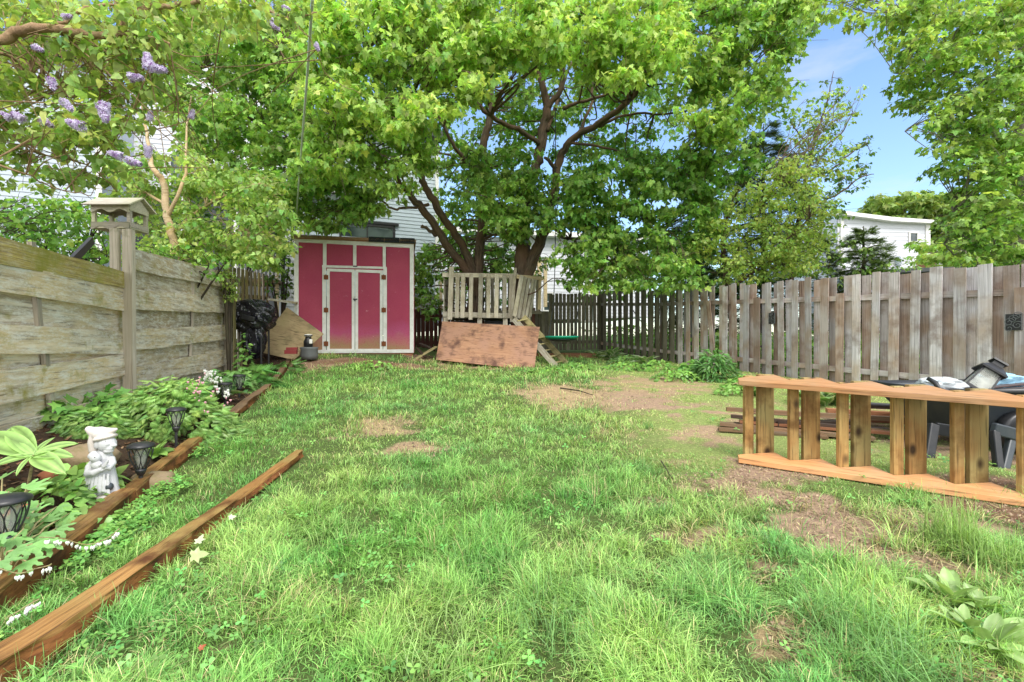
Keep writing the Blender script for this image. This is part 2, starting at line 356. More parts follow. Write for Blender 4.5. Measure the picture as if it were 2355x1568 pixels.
# ------------------------------------------------------------------ bulk leaves
def bulk(name, tv, tf, pos, rot, scale, col, mat, parent=None, vmul=None, bend=None):
    tv = np.asarray(tv, float); tf = np.asarray(tf, int); N = len(pos); k = len(tv)
    scale = np.asarray(scale, float)
    if scale.ndim == 1: scale = np.repeat(scale[:, None], 3, 1)
    loc = tv[None]*scale[:, None, :]
    V = np.einsum('nij,nkj->nki', rot, loc)+np.asarray(pos)[:, None, :]
    if parent is not None and '_w' in parent: V = V-np.array(list(parent['_w']))
    Fi = (tf[None]+(np.arange(N)*k)[:, None, None]).reshape(-1)
    me = bpy.data.meshes.new(name); nf = N*len(tf)
    me.vertices.add(N*k); me.vertices.foreach_set('co', V.astype(np.float32).ravel())
    me.loops.add(nf*3); me.loops.foreach_set('vertex_index', Fi.astype(np.int32))
    me.polygons.add(nf); me.polygons.foreach_set('loop_start', np.arange(nf, dtype=np.int32)*3); me.polygons.foreach_set('loop_total', np.full(nf, 3, np.int32))
    cc = np.ones((N, k, 4), np.float32); cc[:, :, :3] = np.asarray(col)[:, None, :]
    if vmul is not None: cc[:, :, :3] *= np.asarray(vmul)[None]
    ca = me.attributes.new('Col', 'FLOAT_COLOR', 'POINT'); ca.data.foreach_set('color', cc.ravel())
    me.materials.append(mat); me.update(calc_edges=True); me.validate()
    o = bpy.data.objects.new(name, me); C.objects.link(o)
    if parent is not None: o.parent = parent
    return o
def norm(a): return a/np.maximum(np.linalg.norm(a, axis=-1, keepdims=True), 1e-9)
def frames(n, t):                   # columns: x side, y tip, z normal
    n = norm(n); t = norm(t-n*(t*n).sum(-1, keepdims=True)); x = np.cross(t, n)
    return np.stack([x, t, n], -1)
def mirror(half, fold=.12, droop=.25, base=(0, 0), ctr=.38):
    out = [base]+half+[(-x, y) for x, y in half[::-1] if x > 1e-6]
    v = [(x, y, fold*abs(x)-droop*(x*x+(y*.9)**2)) for x, y in out]+[(0, ctr, -droop*.12)]
    c = len(out); f = [(c, i, (i+1) % c) for i in range(c)]
    return np.array(v), np.array(f)
MAPLE = mirror([(.17, -.10), (.38, -.02), (.27, .13), (.56, .38), (.24, .44), (.21, .66), (0, 1.0)])
MAPLE_FAR = mirror([(.36, -.02), (.26, .15), (.55, .40), (.22, .50), (0, 1.0)])
OVAL = mirror([(.26, .08), (.37, .32), (.25, .66), (0, 1.0)], .2, .2, ctr=.45)
HEART = mirror([(.30, -.05), (.42, .22), (.26, .62), (0, 1.05)], .15, .2, ctr=.3)
def hsvjit(base, N, v=.25, y=.15, rng=RN):
    c = np.repeat(np.array(base, float)[None], N, 0)
    k = rng.normal(1, v, (N, 1)).clip(.45, 1.7); c = c*k
    c[:, 0] *= rng.normal(1, y, N).clip(.6, 1.5); return c.clip(.003, .9)
def cluster_leaves(cl, per, size, cols, droop=1.0, flat=.6, up=.8, rnd=.6, rng=RN, vj=.22, light=None):
    """cl: rows of centre x,y,z,radius,tone. Leaves sit in layered sprays through each clump."""
    P_, N_, T_, S_, K_ = [], [], [], [], []
    for x, y, z, r, tone in cl:
        ns = max(2, int(per/22)); left = int(per*(r/.5)**2)+4
        for s_ in range(ns):
            m = max(2, left//ns); d = norm(rng.normal(size=(1, 3)))[0]; rr = r*rng.uniform(.25, .85)
            c = np.array([x, y, z])+d*np.array([1, 1, flat])*rr
            a = rng.uniform(0, 2*np.pi, m); q = np.sqrt(rng.random(m))*r*rng.uniform(.45, .75)
            off = np.stack([np.cos(a)*q, np.sin(a)*q, -.35*q*q/r*droop+rng.normal(0, .07*r, m)-.05*r], 1)
            pp = c+off; out = norm(np.stack([np.cos(a), np.sin(a), np.zeros(m)], 1)*(q/r+.2)[:, None]+d*.5)
            n = np.array([0, 0, up])+out*.75+rng.normal(0, rnd, (m, 3)); t = out*.7+np.array([0, 0, -.8*droop])+rng.normal(0, .45, (m, 3))
            P_.append(pp); N_.append(n); T_.append(t); S_.append(size*rng.uniform(.4, 1.4, m))
            K_.append(hsvjit(np.array(cols[0])*(1-tone)+np.array(cols[1])*tone, m, vj, .12, rng)*rng.uniform(.85, 1.15))
    return np.concatenate(P_), frames(np.concatenate(N_), np.concatenate(T_)), np.concatenate(S_), np.concatenate(K_)
def inpoly(x, y, poly):
    c = False; n = len(poly); j = n-1
    for i in range(n):
        xi, yi = poly[i]; xj, yj = poly[j]
        if (yi > y) != (yj > y) and x < (xj-xi)*(y-yi)/(yj-yi)+xi: c = not c
        j = i
    return c
def fill(poly, n, Y0, Y1, r0, r1, tone=(0, 1), seed=1, holes=()):
    rg = random.Random(seed); xs = [p[0] for p in poly]; ys = [p[1] for p in poly]; out = []; px = []
    tries = 0
    while len(out) < n and tries < n*80:
        tries += 1; best = None
        for _ in range(4):
            x = rg.uniform(min(xs), max(xs)); y = rg.uniform(min(ys), max(ys))
            if not inpoly(x, y, poly) or any(((x-h[0])/h[2])**2+((y-h[1])/h[3])**2 < 1 for h in holes): continue
            d = min([(x-a)**2+(y-b)**2 for a, b in px[-400:]] or [1e9])
            if best is None or d > best[0]: best = (d, x, y)
        if best is None: continue
        _, x, y = best; px.append((x, y)); Y = rg.uniform(Y0, Y1); p = P(x, y, Y)
        out.append((p.x, p.y, p.z, rg.uniform(r0, r1), rg.uniform(*tone)))
    return out
def bez(pts, n=6):                  # smooth a poly-line of (point, radius)
    out = []; m = len(pts)
    for i in range(m-1):
        p0 = pts[max(i-1, 0)]; p1 = pts[i]; p2 = pts[i+1]; p3 = pts[min(i+2, m-1)]
        for k in range(n):
            t = k/n; q = [.5*((2*p1[0][a])+(-p0[0][a]+p2[0][a])*t+(2*p0[0][a]-5*p1[0][a]+4*p2[0][a]-p3[0][a])*t*t+(-p0[0][a]+3*p1[0][a]-3*p2[0][a]+p3[0][a])*t**3) for a in range(3)]
            out.append((Vector(q), p1[1]*(1-t)+p2[1]*t))
    out.append((Vector(pts[-1][0]), pts[-1][1])); return out
def limbs(mb, lst, n=10, jit=.02, k=.82):
    """lst of [(px,py,Y,r)...]; returns nodes to hang twigs on"""
    nodes = []
    for L in lst:
        pts = bez([(P(a, b, c), r) for a, b, c, r in L]); pts = [(p, r*k) for p, r in pts]; pts = [(p+Vector([random.gauss(0, jit*.5) for _ in range(3)]), r) for p, r in pts]
        mb.tube([p for p, _ in pts], [r for _, r in pts], n, wob=.05); nodes += pts
    return nodes
def twigs(mb, nodes, cl, r0=.02, r1=.005, every=1, maxd=3.5, sub=2):
    arr = np.array([list(p) for p, _ in nodes])
    for i, c in enumerate(cl):
        if i % every: continue
        cc = np.array(c[:3]); d = np.linalg.norm(arr-cc, axis=1)+.35*np.maximum(0, arr[:, 2]-cc[2]); j = int(d.argmin())
        if d[j] > maxd: continue
        a = Vector(arr[j]); b = Vector(cc); L = (b-a).length; rr = min(r0*(.5+L*.35), nodes[j][1]*.7)
        m1 = a.lerp(b, .35)+Vector([random.gauss(0, L*.06) for _ in range(3)]); m2 = a.lerp(b, .7)+Vector([random.gauss(0, L*.06) for _ in range(3)])+Vector((0, 0, L*.04))
        pts = [p for p, _ in bez([(a, 1), (m1, 1), (m2, 1), (b, 1)], 3)]; k = len(pts)
        mb.tube(pts, [rr*(1-q/(k-1))+r1*q/(k-1) for q in range(k)], 5, False)
        for _ in range(sub):
            e = b+Vector([random.gauss(0, c[3]*.6) for _ in range(3)]); s_ = pts[random.randint(k//2, k-2)]
            mb.tube([s_, s_.lerp(e, .5)+Vector((0, 0, .03)), e], [r1*1.1, r1*.8, r1*.5], 4, False)
# ================================================================== SETTING
def ell_px(cx, cy, rx, ry):
    c = gp(cx, cy); a = gp(cx, cy-ry); b = gp(cx, cy+ry); return (c.x, c.y, rx/F*c.y, max(.05, (a.y-b.y)/2))
DIRT = [(885, 983, 85, 20, .85, 's'), (965, 1035, 70, 17, .75, 's'), (1290, 905, 100, 26, .85, 's'), (1440, 918, 120, 28, .75, 'd'), (1480, 885, 170, 20, .6, 's'),
        (1890, 1170, 75, 32, 1.1, 'd'), (1990, 1235, 120, 52, 1.3, 'd'), (2090, 1300, 110, 42, 1.3, 'd'), (1680, 1252, 90, 26, 1.1, 'd'), (1640, 1110, 110, 22, .7, 'd'),
        (1760, 1090, 120, 26, .75, 'd'), (1500, 1155, 45, 12, .8, 'd'), (1840, 1480, 60, 50, 1.0, 's'), (1900, 1560, 70, 30, .9, 's'), (2240, 1110, 130, 26, 1.1, 'm'), (2330, 1190, 90, 34, 1.1, 'm'),
        (840, 832, 190, 9, 1.0, 'm'), (980, 826, 50, 8, .9, 'm'), (1730, 960, 100, 16, .5, 's'), (1620, 1330, 40, 12, .6, 's'), (1560, 1010, 200, 26, .35, 's'), (2330, 1530, 60, 30, .8, 'd'),
        (1110, 845, 130, 7, .5, 's'), (455, 1460, 20, 7, .6, 'm'), (40, 1500, 45, 16, .6, 'm'), (2200, 1000, 260, 50, .6, 'd'), (1760, 1150, 90, 25, .9, 'd'), (1560, 1225, 60, 14, .6, 'd'), (1780, 1330, 60, 16, .7, 'd'), (2240, 1560, 60, 24, .8, 'd'), (2120, 1190, 120, 20, .7, 'd'), (1350, 990, 60, 14, .5, 's'), (2050, 950, 200, 25, .5, 's'), (690, 845, 50, 10, .8, 'm')]
DW = [(ell_px(*d[:4]), d[4], d[5]) for d in DIRT]
def lawn_fields(X, Y):
    """bare 0..1, kind tint, height m, lushness 0..1"""
    wx = X+.28*(fbm(X, Y, 2.2, 40)-.5)*2; wy = Y+.28*(fbm(X, Y, 2.2, 50)-.5)*2
    bare = np.zeros_like(X); straw = np.zeros_like(X); mulch = np.zeros_like(X)
    for (cx, cy, rx, ry), w, k in DW:
        q = np.exp(-(((wx-cx)/rx)**2+((wy-cy)/ry)**2)**1.5*.8)*w
        bare = np.maximum(bare, q)
        if k == 's': straw = np.maximum(straw, q)
        if k == 'm': mulch = np.maximum(mulch, q)
    bare = np.clip(bare*1.2+(fbm(X, Y, 6, 3)-.5)*.9*(bare > .1), 0, 1)
    # worn, pale right-hand side of the lawn, lush strip up the middle and in front
    right = sst(X-(.12+.13*Y), 0, 1.0)*sst(Y, 2.6, 3.8)
    n = fbm(X, Y, 1.3, 9); n2 = fbm(X, Y, 3.7, 19)
    lush = np.clip(1-right*.85+(n-.5)*.9, 0, 1)
    bare = np.clip(bare+right*np.clip((n2-.5)*3.4, 0, .5)+.4*np.clip((fbm(X, Y, 2.9, 23)-.64)*6, 0, 1), 0, 1)
    hgt = .022+.042*lush*(.35+1.2*n2)+.035*np.clip((fbm(X, Y, 2.6, 77)-.55)*4, 0, 1)*lush
    return bare, straw, mulch, hgt, lush, right
def make_ground():
    def grid(name, x0, x1, y0, y1, st, mat, zoff=0):
        xs = np.arange(x0, x1+st/2, st); ys = np.arange(y0, y1+st/2, st); X, Y = np.meshgrid(xs, ys); Z = ground(X, Y)+zoff
        nx, ny = len(xs), len(ys); co = np.stack([X, Y, Z], -1).reshape(-1, 3)
        i = np.arange(nx*ny).reshape(ny, nx); q = np.stack([i[:-1, :-1], i[:-1, 1:], i[1:, 1:], i[1:, :-1]], -1).reshape(-1)
        return co, q, X.ravel(), Y.ravel()
    def mesh(name, co, q, col, mat):
        me = bpy.data.meshes.new(name); me.vertices.add(len(co)); me.vertices.foreach_set('co', co.astype(np.float32).ravel())
        me.loops.add(len(q)); me.loops.foreach_set('vertex_index', q.astype(np.int32)); nf = len(q)//4
        me.polygons.add(nf); me.polygons.foreach_set('loop_start', np.arange(nf, dtype=np.int32)*4); me.polygons.foreach_set('loop_total', np.full(nf, 4, np.int32))
        ca = me.attributes.new('Col', 'FLOAT_COLOR', 'POINT'); ca.data.foreach_set('color', np.concatenate([col, np.ones((len(col), 1))], 1).astype(np.float32).ravel())
        me.polygons.foreach_set('use_smooth', np.ones(nf, bool)); me.materials.append(mat); me.update(calc_edges=True)
        o = bpy.data.objects.new(name, me); C.objects.link(o); return o
    # one sheet: fine where the lawn is, coarse out to the horizon
    f1 = np.arange(-9, 9.01, .045); f2 = np.arange(.3, 14.01, .045)
    xs = np.concatenate([[-400, -150, -60, -30, -18, -12], f1, [12, 18, 30, 60, 150, 400]]); ys = np.concatenate([[-60, -20, -8, -3, -1], f2, [15, 17, 20, 25, 35, 60, 120, 300, 700]])
    X, Y = np.meshgrid(xs, ys); Z = ground(X, Y)
    fine = (np.abs(X) < 9) & (Y > .3) & (Y < 14)
    Z = Z+np.where(fine, .018*(fbm(X, Y, 7, 5)-.5), 0)
    bare, straw, mulch, hgt, lush, right = lawn_fields(X.ravel(), Y.ravel())
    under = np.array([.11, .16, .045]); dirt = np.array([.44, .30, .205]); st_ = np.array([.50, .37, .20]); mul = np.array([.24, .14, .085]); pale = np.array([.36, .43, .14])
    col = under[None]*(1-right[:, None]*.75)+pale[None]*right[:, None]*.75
    tgt = dirt[None]*(1-straw[:, None])+st_[None]*straw[:, None]; tgt = tgt*(1-mulch[:, None])+mul[None]*mulch[:, None]
    b = sst(bare, .35, .85)[:, None]; col = col*(1-b)+tgt*b
    # planting bed soil and the rough ground by the back
    bed = (X.ravel() < edge_x(Y.ravel())).astype(float)[:, None]*(Y.ravel() < 13)[:, None]
    far = ((np.abs(X.ravel()) > 9) | (Y.ravel() > 13.5))[:, None]
    bc = np.array([.060, .038, .024])*(.7+.7*fbm(X.ravel(), Y.ravel(), 9, 31))[:, None]; col = np.where(bed > 0, bc, col)
    out = (X.ravel() > 8.72-.42*Y.ravel())[:, None]; col = np.where(out | far, np.array([.07, .12, .03])[None]*(.7+.6*fbm(X.ravel(), Y.ravel(), 1.1, 3))[:, None], col)
    nx, ny = len(xs), len(ys); i = np.arange(nx*ny).reshape(ny, nx); q = np.stack([i[:-1, :-1], i[:-1, 1:], i[1:, 1:], i[1:, :-1]], -1).reshape(-1)
    o = mesh('lawn_ground', np.stack([X.ravel(), Y.ravel(), Z.ravel()], -1), q, np.clip(col, .01, .8), M['lawn'])
    tag(o, 'uneven backyard ground with bare dirt patches and planting bed', None, None, 'structure')
make_ground()

# ---- grass
TIMB = [(gp(-60, 1610), gp(690, 1052), .085)]
def near_seg(X, Y, a, b, w):
    d = np.array([b.x-a.x, b.y-a.y]); L = d@d; t = np.clip(((X-a.x)*d[0]+(Y-a.y)*d[1])/L, 0, 1)
    return np.hypot(X-a.x-t*d[0], Y-a.y-t*d[1]) < w
FEN = lambda Y: 8.72-.42*Y
def blade_mesh(name, X, Y, hgt, wid, col, lean=.5, label=None, curl=1.0, comb=None):
    N = len(X); Z = ground(X, Y)-.004; a = RN.uniform(0, 2*np.pi, N) if comb is None else comb+RN.normal(0, 1.35, N); l = np.abs(RN.normal(lean, .45, N)).clip(0, 1.9)
    dx, dy = np.cos(a), np.sin(a); sx, sy = -dy, dx
    tw = RN.uniform(-.9, .9, N); sx2 = np.cos(a+np.pi/2+tw); sy2 = np.sin(a+np.pi/2+tw)
    ks = [0, .38, .72, 1.0]; ww = [1, .85, .55, 0]; vs = []
    for k, w in zip(ks, ww):
        hx = hgt*l*(k**1.8)*curl*.8; hz = hgt*(k-.42*l.clip(0, 1.7)*k*k*curl)
        for sg in ((-1, 1) if w > 0 else (0,)):
            vs.append(np.stack([X+dx*hx+sg*sx2*wid*w/2, Y+dy*hx+sg*sy2*wid*w/2, Z+hz], -1))
    V = np.stack(vs, 1)
    tf = np.array([(0, 1, 3), (0, 3, 2), (2, 3, 5), (2, 5, 4), (4, 5, 6)])
    Fi = (tf[None]+(np.arange(N)*7)[:, None, None]).reshape(-1); nf = N*5
    me = bpy.data.meshes.new(name); me.vertices.add(N*7); me.vertices.foreach_set('co', V.astype(np.float32).ravel())
    me.loops.add(nf*3); me.loops.foreach_set('vertex_index', Fi.astype(np.int32)); me.polygons.add(nf)
    me.polygons.foreach_set('loop_start', np.arange(nf, dtype=np.int32)*3); me.polygons.foreach_set('loop_total', np.full(nf, 3, np.int32))
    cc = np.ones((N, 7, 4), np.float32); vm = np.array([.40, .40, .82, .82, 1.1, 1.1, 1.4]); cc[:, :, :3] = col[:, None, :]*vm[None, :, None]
    ca = me.attributes.new('Col', 'FLOAT_COLOR', 'POINT'); ca.data.foreach_set('color', cc.ravel()); me.materials.append(M['grassblade']); me.update(calc_edges=True)
    o = bpy.data.objects.new(name, me); C.objects.link(o); return o
def make_grass(N=440000):
    # spread evenly over what the camera can see, thinner far away
    Y = 1.25*(13.2/1.25)**(RN.random(N)**.92); X = RN.uniform(-1.16, 1.16, N)*(Y+.25)
    bare, straw, mulch, hgt, lush, right = lawn_fields(X, Y)
    clump = fbm(X, Y, 5.5, 60)
    keep = RN.random(N) > bare*.93
    keep &= (X > edge_x(Y)+.05) & (X < FEN(Y)+.5) & ~near_seg(X, Y, *TIMB[0])
    keep &= ~((Y > 10.35) & (X < -1.9)) & (Y < 12.6) 
    keep &= RN.random(N) < (.30+1.3*lush*np.clip(clump*1.9-.35, 0, 1)+.75*right)
    X, Y, hgt, lush, right, bare, clump, straw = [q[keep] for q in (X, Y, hgt, lush, right, bare, clump, straw)]; n = len(X)
    far = 1+.25*np.clip(Y-3, 0, 10)
    h = hgt*RN.uniform(.4, 1.5, n)*(1.0+.1*np.clip(Y-4, 0, 6))*np.where(Y < 3, 1.25, 1)*(.35+1.5*np.clip((clump-.25)*1.6, 0, 1)**1.3)
    h = h*(1-.5*right)+.006*right
    w = .0028*far*RN.uniform(.7, 1.5, n)
    g1 = np.array([.18, .47, .09]); g2 = np.array([.52, .72, .21]); g3 = np.array([.23, .55, .18]); gs = np.array([.70, .60, .32])
    t = np.clip(fbm(X, Y, 1.9, 81)*1.6-.35+right*.5+RN.normal(0, .16, n), 0, 1)[:, None]; b = np.clip(fbm(X, Y, 1.1, 91)*1.8-.5, 0, 1)[:, None]
    col = (g1*(1-b)+g3*b)*(1-t)+g2*t; dry = (RN.random(n) < (.055+.10*right+.5*bare+.12*straw))[:, None]; col = np.where(dry, gs, col)
    col = col*RN.normal(1, .3, (n, 1)).clip(.4, 1.9)*(1+.035*np.clip(Y-2.5, 0, 8))[:, None]
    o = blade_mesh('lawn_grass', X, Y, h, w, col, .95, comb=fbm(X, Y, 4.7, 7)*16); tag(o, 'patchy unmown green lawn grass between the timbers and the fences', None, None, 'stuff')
make_grass()
def tuft(name, px, py, n, h, rad, lean, col, label, cat='grass tuft', group=None, wid=.0035):
    c = gp(px, py); a = RN.uniform(0, 2*np.pi, n); r = rad*np.sqrt(RN.random(n))
    X = c.x+np.cos(a)*r; Y = c.y+np.sin(a)*r; cl = np.array(col)[None]*RN.normal(1, .2, (n, 1)).clip(.5, 1.6)
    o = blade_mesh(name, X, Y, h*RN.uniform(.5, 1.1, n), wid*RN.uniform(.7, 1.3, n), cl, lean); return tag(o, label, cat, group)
G1 = (.36, .54, .17); G2 = (.22, .43, .13)
TU = 'tall grass tufts on the lawn'
for a in [(2185, 1260, 330, .30, .11, .45, G1, 'tallest pale grass tuft below the right end of the stair frame'), (2290, 1300, 260, .22, .13, .6, G1, 'broad grass tuft right of the tallest tuft at the dirt edge'),
          (1475, 1085, 260, .13, .13, .8, G2, 'low dark grass tuft in the worn middle of the lawn'), (1500, 1175, 200, .11, .12, .9, G2, 'dark grass tuft beside the small bare spot mid lawn'),
          (1650, 1330, 260, .16, .14, .8, G2, 'grass tuft just below the round dirt patch'), (1330, 1000, 160, .15, .12, .8, G2, 'grass tuft at the edge of the lush strip below the straw patch'),
          (1960, 1480, 320, .22, .17, .9, G2, 'thick arching grass tuft near the bottom right weeds'), (1700, 1190, 160, .15, .09, .7, G1, 'small grass tuft left of the long dirt patch'),
          (1490, 985, 70, .10, .05, .6, G2, 'tiny bluish tuft right of the lush strip'), (1290, 1440, 300, .17, .2, .8, G2, 'thick grass tuft at the bottom centre of the lawn'), (1120, 1280, 260, .15, .2, .8, G2, 'grass tuft with pale blades in the centre foreground'),
          (2080, 1560, 300, .24, .18, 1.0, G2, 'arching tuft at the bottom edge right of the straw patch'), (760, 1240, 200, .13, .16, .9, G1, 'grass tuft right of the loose timber'), (1000, 1500, 260, .16, .2, .9, G1, 'broad tuft at the bottom edge left of centre')]:
    tuft('grass_tuft', *a, group=TU)

# ---- loose blades of straw and twigs on the dirt
def litter():
    n = 2600; P_ = []; 
    src = [(d, w) for d, w, k in DW if w > .6]
    X = []; Y = []
    for _ in range(n):
        (cx, cy, rx, ry), w = random.choice(src); a = random.uniform(0, 6.28); r = math.sqrt(random.random()); X.append(cx+math.cos(a)*r*rx); Y.append(cy+math.sin(a)*r*ry)
    X = np.array(X); Y = np.array(Y); Z = ground(X, Y)+.010+RN.uniform(0, .012, n)
    a = RN.uniform(0, 2*np.pi, n); T = np.stack([np.cos(a), np.sin(a), RN.normal(0, .12, n)], 1); Nn = np.stack([RN.normal(0, .2, n), RN.normal(0, .2, n), np.ones(n)], 1)
    tv = np.array([(-.04, 0, 0), (.04, 0, 0), (.03, 1, .05), (-.03, 1, .05)]); tf = np.array([(0, 1, 2), (0, 2, 3)])
    c = np.where(RN.random((n, 1)) < .6, np.array([.50, .40, .20]), np.array([.12, .07, .04]))*RN.uniform(.6, 1.3, (n, 1))
    o = bulk('straw_litter', tv, tf, np.stack([X, Y, Z], 1), frames(Nn, T), RN.uniform(.015, .06, n), c, M['needle']); tag(o, 'dry straw and twig litter scattered over bare dirt patches', None, None, 'stuff')
litter()
def crumbs():
    n = 9000; src = [(d, w) for d, w, k in DW if w > .6]; X = []; Y = []
    for _ in range(n):
        (cx, cy, rx, ry), w = random.choice(src); a = random.uniform(0, 6.28); r = math.sqrt(random.random())*1.1; X.append(cx+math.cos(a)*r*rx); Y.append(cy+math.sin(a)*r*ry)
    X = np.array(X); Y = np.array(Y); tv = np.array([(-.5, -.4, 0), (.5, -.3, 0), (.1, .5, 0), (-.1, 0, .6), (.25, .1, .5)]); tf = np.array([(0, 1, 3), (1, 4, 3), (1, 2, 4), (2, 0, 3), (2, 3, 4)])
    c = np.array([.42, .30, .21])*RN.uniform(.35, 1.5, (n, 1)); o = bulk('soil_crumbs', tv, tf, np.stack([X, Y, ground(X, Y)+.003], 1), frames(np.stack([RN.normal(0, .3, n), RN.normal(0, .3, n), np.ones(n)], 1), RN.normal(size=(n, 3))), (RN.uniform(.002, .0075, n)**1.0)*(1+.12*Y)*RN.choice([1, 1, 1, 2.2], n), c, M['needle']); tag(o, 'crumbly clods and pebbles strewn over the bare dirt patches', None, None, 'stuff')
crumbs()
def bedlitter():
    n = 5200; Y = 1.3*(12/1.3)**(RN.random(n)); X = edge_x(Y)-.03-RN.random(n)*1.1; Z = ground(X, Y)+.006
    a = RN.uniform(0, 2*np.pi, n); T = np.stack([np.cos(a), np.sin(a), RN.normal(0, .25, n)], 1); Nn = np.stack([RN.normal(0, .4, n), RN.normal(0, .4, n), np.ones(n)], 1)
    tv = np.array([(-.22, 0, 0), (.22, 0, 0), (.18, 1, .08), (-.18, 1, .05)]); tf = np.array([(0, 1, 2), (0, 2, 3)])
    k = RN.random((n, 1)); c = np.where(k < .5, np.array([.16, .085, .045]), np.where(k < .8, np.array([.34, .22, .12]), np.array([.05, .03, .02])))*RN.uniform(.6, 1.3, (n, 1))
    o = bulk('bark_mulch', tv, tf, np.stack([X, Y, Z], 1), frames(Nn, T), RN.uniform(.012, .045, n), c, M['needle']); tag(o, 'brown bark mulch chips over the planting bed', None, None, 'stuff')
bedlitter()

# ================================================================== BUILDINGS
def siding(name, pl, poly, mat, parent, lap=.12, off=0, zpix=False):
    """clapboard rows filling a polygon given as (u,z) in the wall plane"""
    mb = MB(); zs = [p[1] for p in poly]; z = min(zs)
    while z < max(zs)-.01:
        zt = min(z+lap, max(zs)); row = []
        for zz in (z+.002, zt-.002):
            xs = []
            for i in range(len(poly)):
                (a, za), (b, zb) = poly[i], poly[(i+1) % len(poly)]
                if (za > zz) != (zb > zz): xs.append(a+(b-a)*(zz-za)/(zb-za))
            row.append((min(xs), max(xs)) if len(xs) > 1 else None)
        if row[0] and row[1]:
            g = lambda u, zz, o: pl.a+pl.u*u+Vector((0, 0, zz))+pl.n*(o+off)
            v = [g(row[0][0], z, .022), g(row[0][1], z, .022), g(row[1][1], zt, .004), g(row[1][0], zt, .004), g(row[0][0], z, -.01), g(row[0][1], z, -.01)]
            mb.add(v, [(0, 1, 2, 3), (4, 5, 1, 0)])
        z += lap
    return mb.build(name, mat, parent)
def uz(pl, px, py): p = pl.pt(px, py); return ((p-pl.a).dot(pl.u), p.z)
def quad(pl, px0, py0, px1, py1, off, th, mb=None):
    mb = mb or MB(); a = pl.pt(px0, py0); b = pl.pt(px1, py1); u0 = (a-pl.a).dot(pl.u); u1 = (b-pl.a).dot(pl.u); z0, z1 = b.z, a.z
    pts = [pl.a+pl.u*u+Vector((0, 0, z))+pl.n*off for u, z in ((u0, z0), (u1, z0), (u1, z1), (u0, z1))]; mb.prism(pts, pl.n, th, (pl.u, Vector((0, 0, 1)))); return mb
def window(pl, x0, y0, x1, y1, parent, frame=M['white'], fw=5, mull=('h',)):
    mb = MB(); quad(pl, x0, y0, x1, y0+fw, .05, .06, mb); quad(pl, x0, y1-fw, x1, y1, .05, .06, mb); quad(pl, x0, y0+fw, x0+fw, y1-fw, .05, .06, mb); quad(pl, x1-fw, y0+fw, x1, y1-fw, .05, .06, mb)
    if 'h' in mull: quad(pl, x0+fw, (y0+y1)/2-fw*.3, x1-fw, (y0+y1)/2+fw*.3, .045, .05, mb)
    if 'v' in mull: quad(pl, (x0+x1)/2-fw*.3, y0+fw, (x0+x1)/2+fw*.3, y1-fw, .045, .05, mb)
    w = mb.build('window', frame, parent); sub(w); quad(pl, x0+fw, y0+fw, x1-fw, y1-fw, .028, .01).build('pane', M['glass'], w); return w
def solid(pl, poly, depth, parent, mat, name='back_wall'):
    """the body of the house behind its siding"""
    mb = MB(); pts = [pl.a+pl.u*u+Vector((0, 0, z))-pl.n*(depth/2+.03) for u, z in poly]; mb.prism(pts, pl.n, depth); return mb.build(name, mat, parent)
def rp(pl, *pp): return [uz(pl, *q) for q in pp]
# left house
pl = VPlane((-19.5, 12.7), (-13.0, 15.0)); t = thing('white_house', (-16, 14, gz(-16, 14)), 'pale blue-white clapboard house at the far left behind the lilac', 'house')
poly = rp(pl, (-320, 900), (232, 850), (232, 130), (-320, 20)); siding('siding', pl, poly, M['vinylL'], t, .16); solid(pl, poly, 5, t, M['vinylL'])
quad(pl, 222, 120, 236, 850, .04, .06).build('corner_board', M['white'], t)
quad(pl, -330, 60, 240, 118, .15, .5).build('eave', M['darkroof_porchshade'], t)
# second house, gable with deck
pl = VPlane.px(262, 17.2, 760, 19.0); t = thing('deck_house', (-9, 18, gz(-9, 18)), 'white clapboard gabled house with its porch shade coloured dark behind the birch', 'house')
poly = rp(pl, (262, 440), (740, 440), (740, 300), (520, 80), (262, 230)); siding('siding', pl, poly, M['vinylW'], t, .17); solid(pl, poly, 6, t, M['vinylW'])
poly = rp(pl, (262, 800), (740, 800), (740, 441), (262, 441)); solid(pl, poly, 4, t, M['darkroof_porchshade'], 'porch_shade_wall')  # dark colour stands in for the shade under the porch
mb = MB(); 
for x in (300, 420, 540, 640): quad(pl, x, 440, x+10, 800, .1, .12, mb)
mb.build('porch_post', M['white'], t)
mb = MB(); quad(pl, 395, 355, 470, 440, .05, .05, mb); mb.build('door', M['glass'], t)
pr = VPlane.px(520, 13.5, 650, 14.0); mb = MB(); quad(pr, 530, 572, 640, 577, 0, .04, mb); quad(pr, 530, 634, 640, 640, 0, .04, mb)
for i in range(12): quad(pr, 534+i*9, 577, 536.5+i*9, 634, 0, .025, mb)
mb.build('deck_railing', M['white'], t)
quad(pr, 520, 640, 645, 652, -.5, 1.2).build('deck_floor', M['scrap'], t)
mb = MB(); quad(pr, 632, 590, 640, 760, -.1, .1, mb); mb.build('deck_post', M['newdeck'], t)
pw = VPlane.px(636, 14.2, 690, 14.4); poly = rp(pw, (636, 820), (700, 820), (700, 520), (636, 520)); siding('side_wall', pw, poly, M['vinylW'], t, .14, -.3)
mb = MB(); quad(pw, 645, 540, 654, 800, -.1, .1, mb); mb.build('downpipe', M['blackmetal'], t)
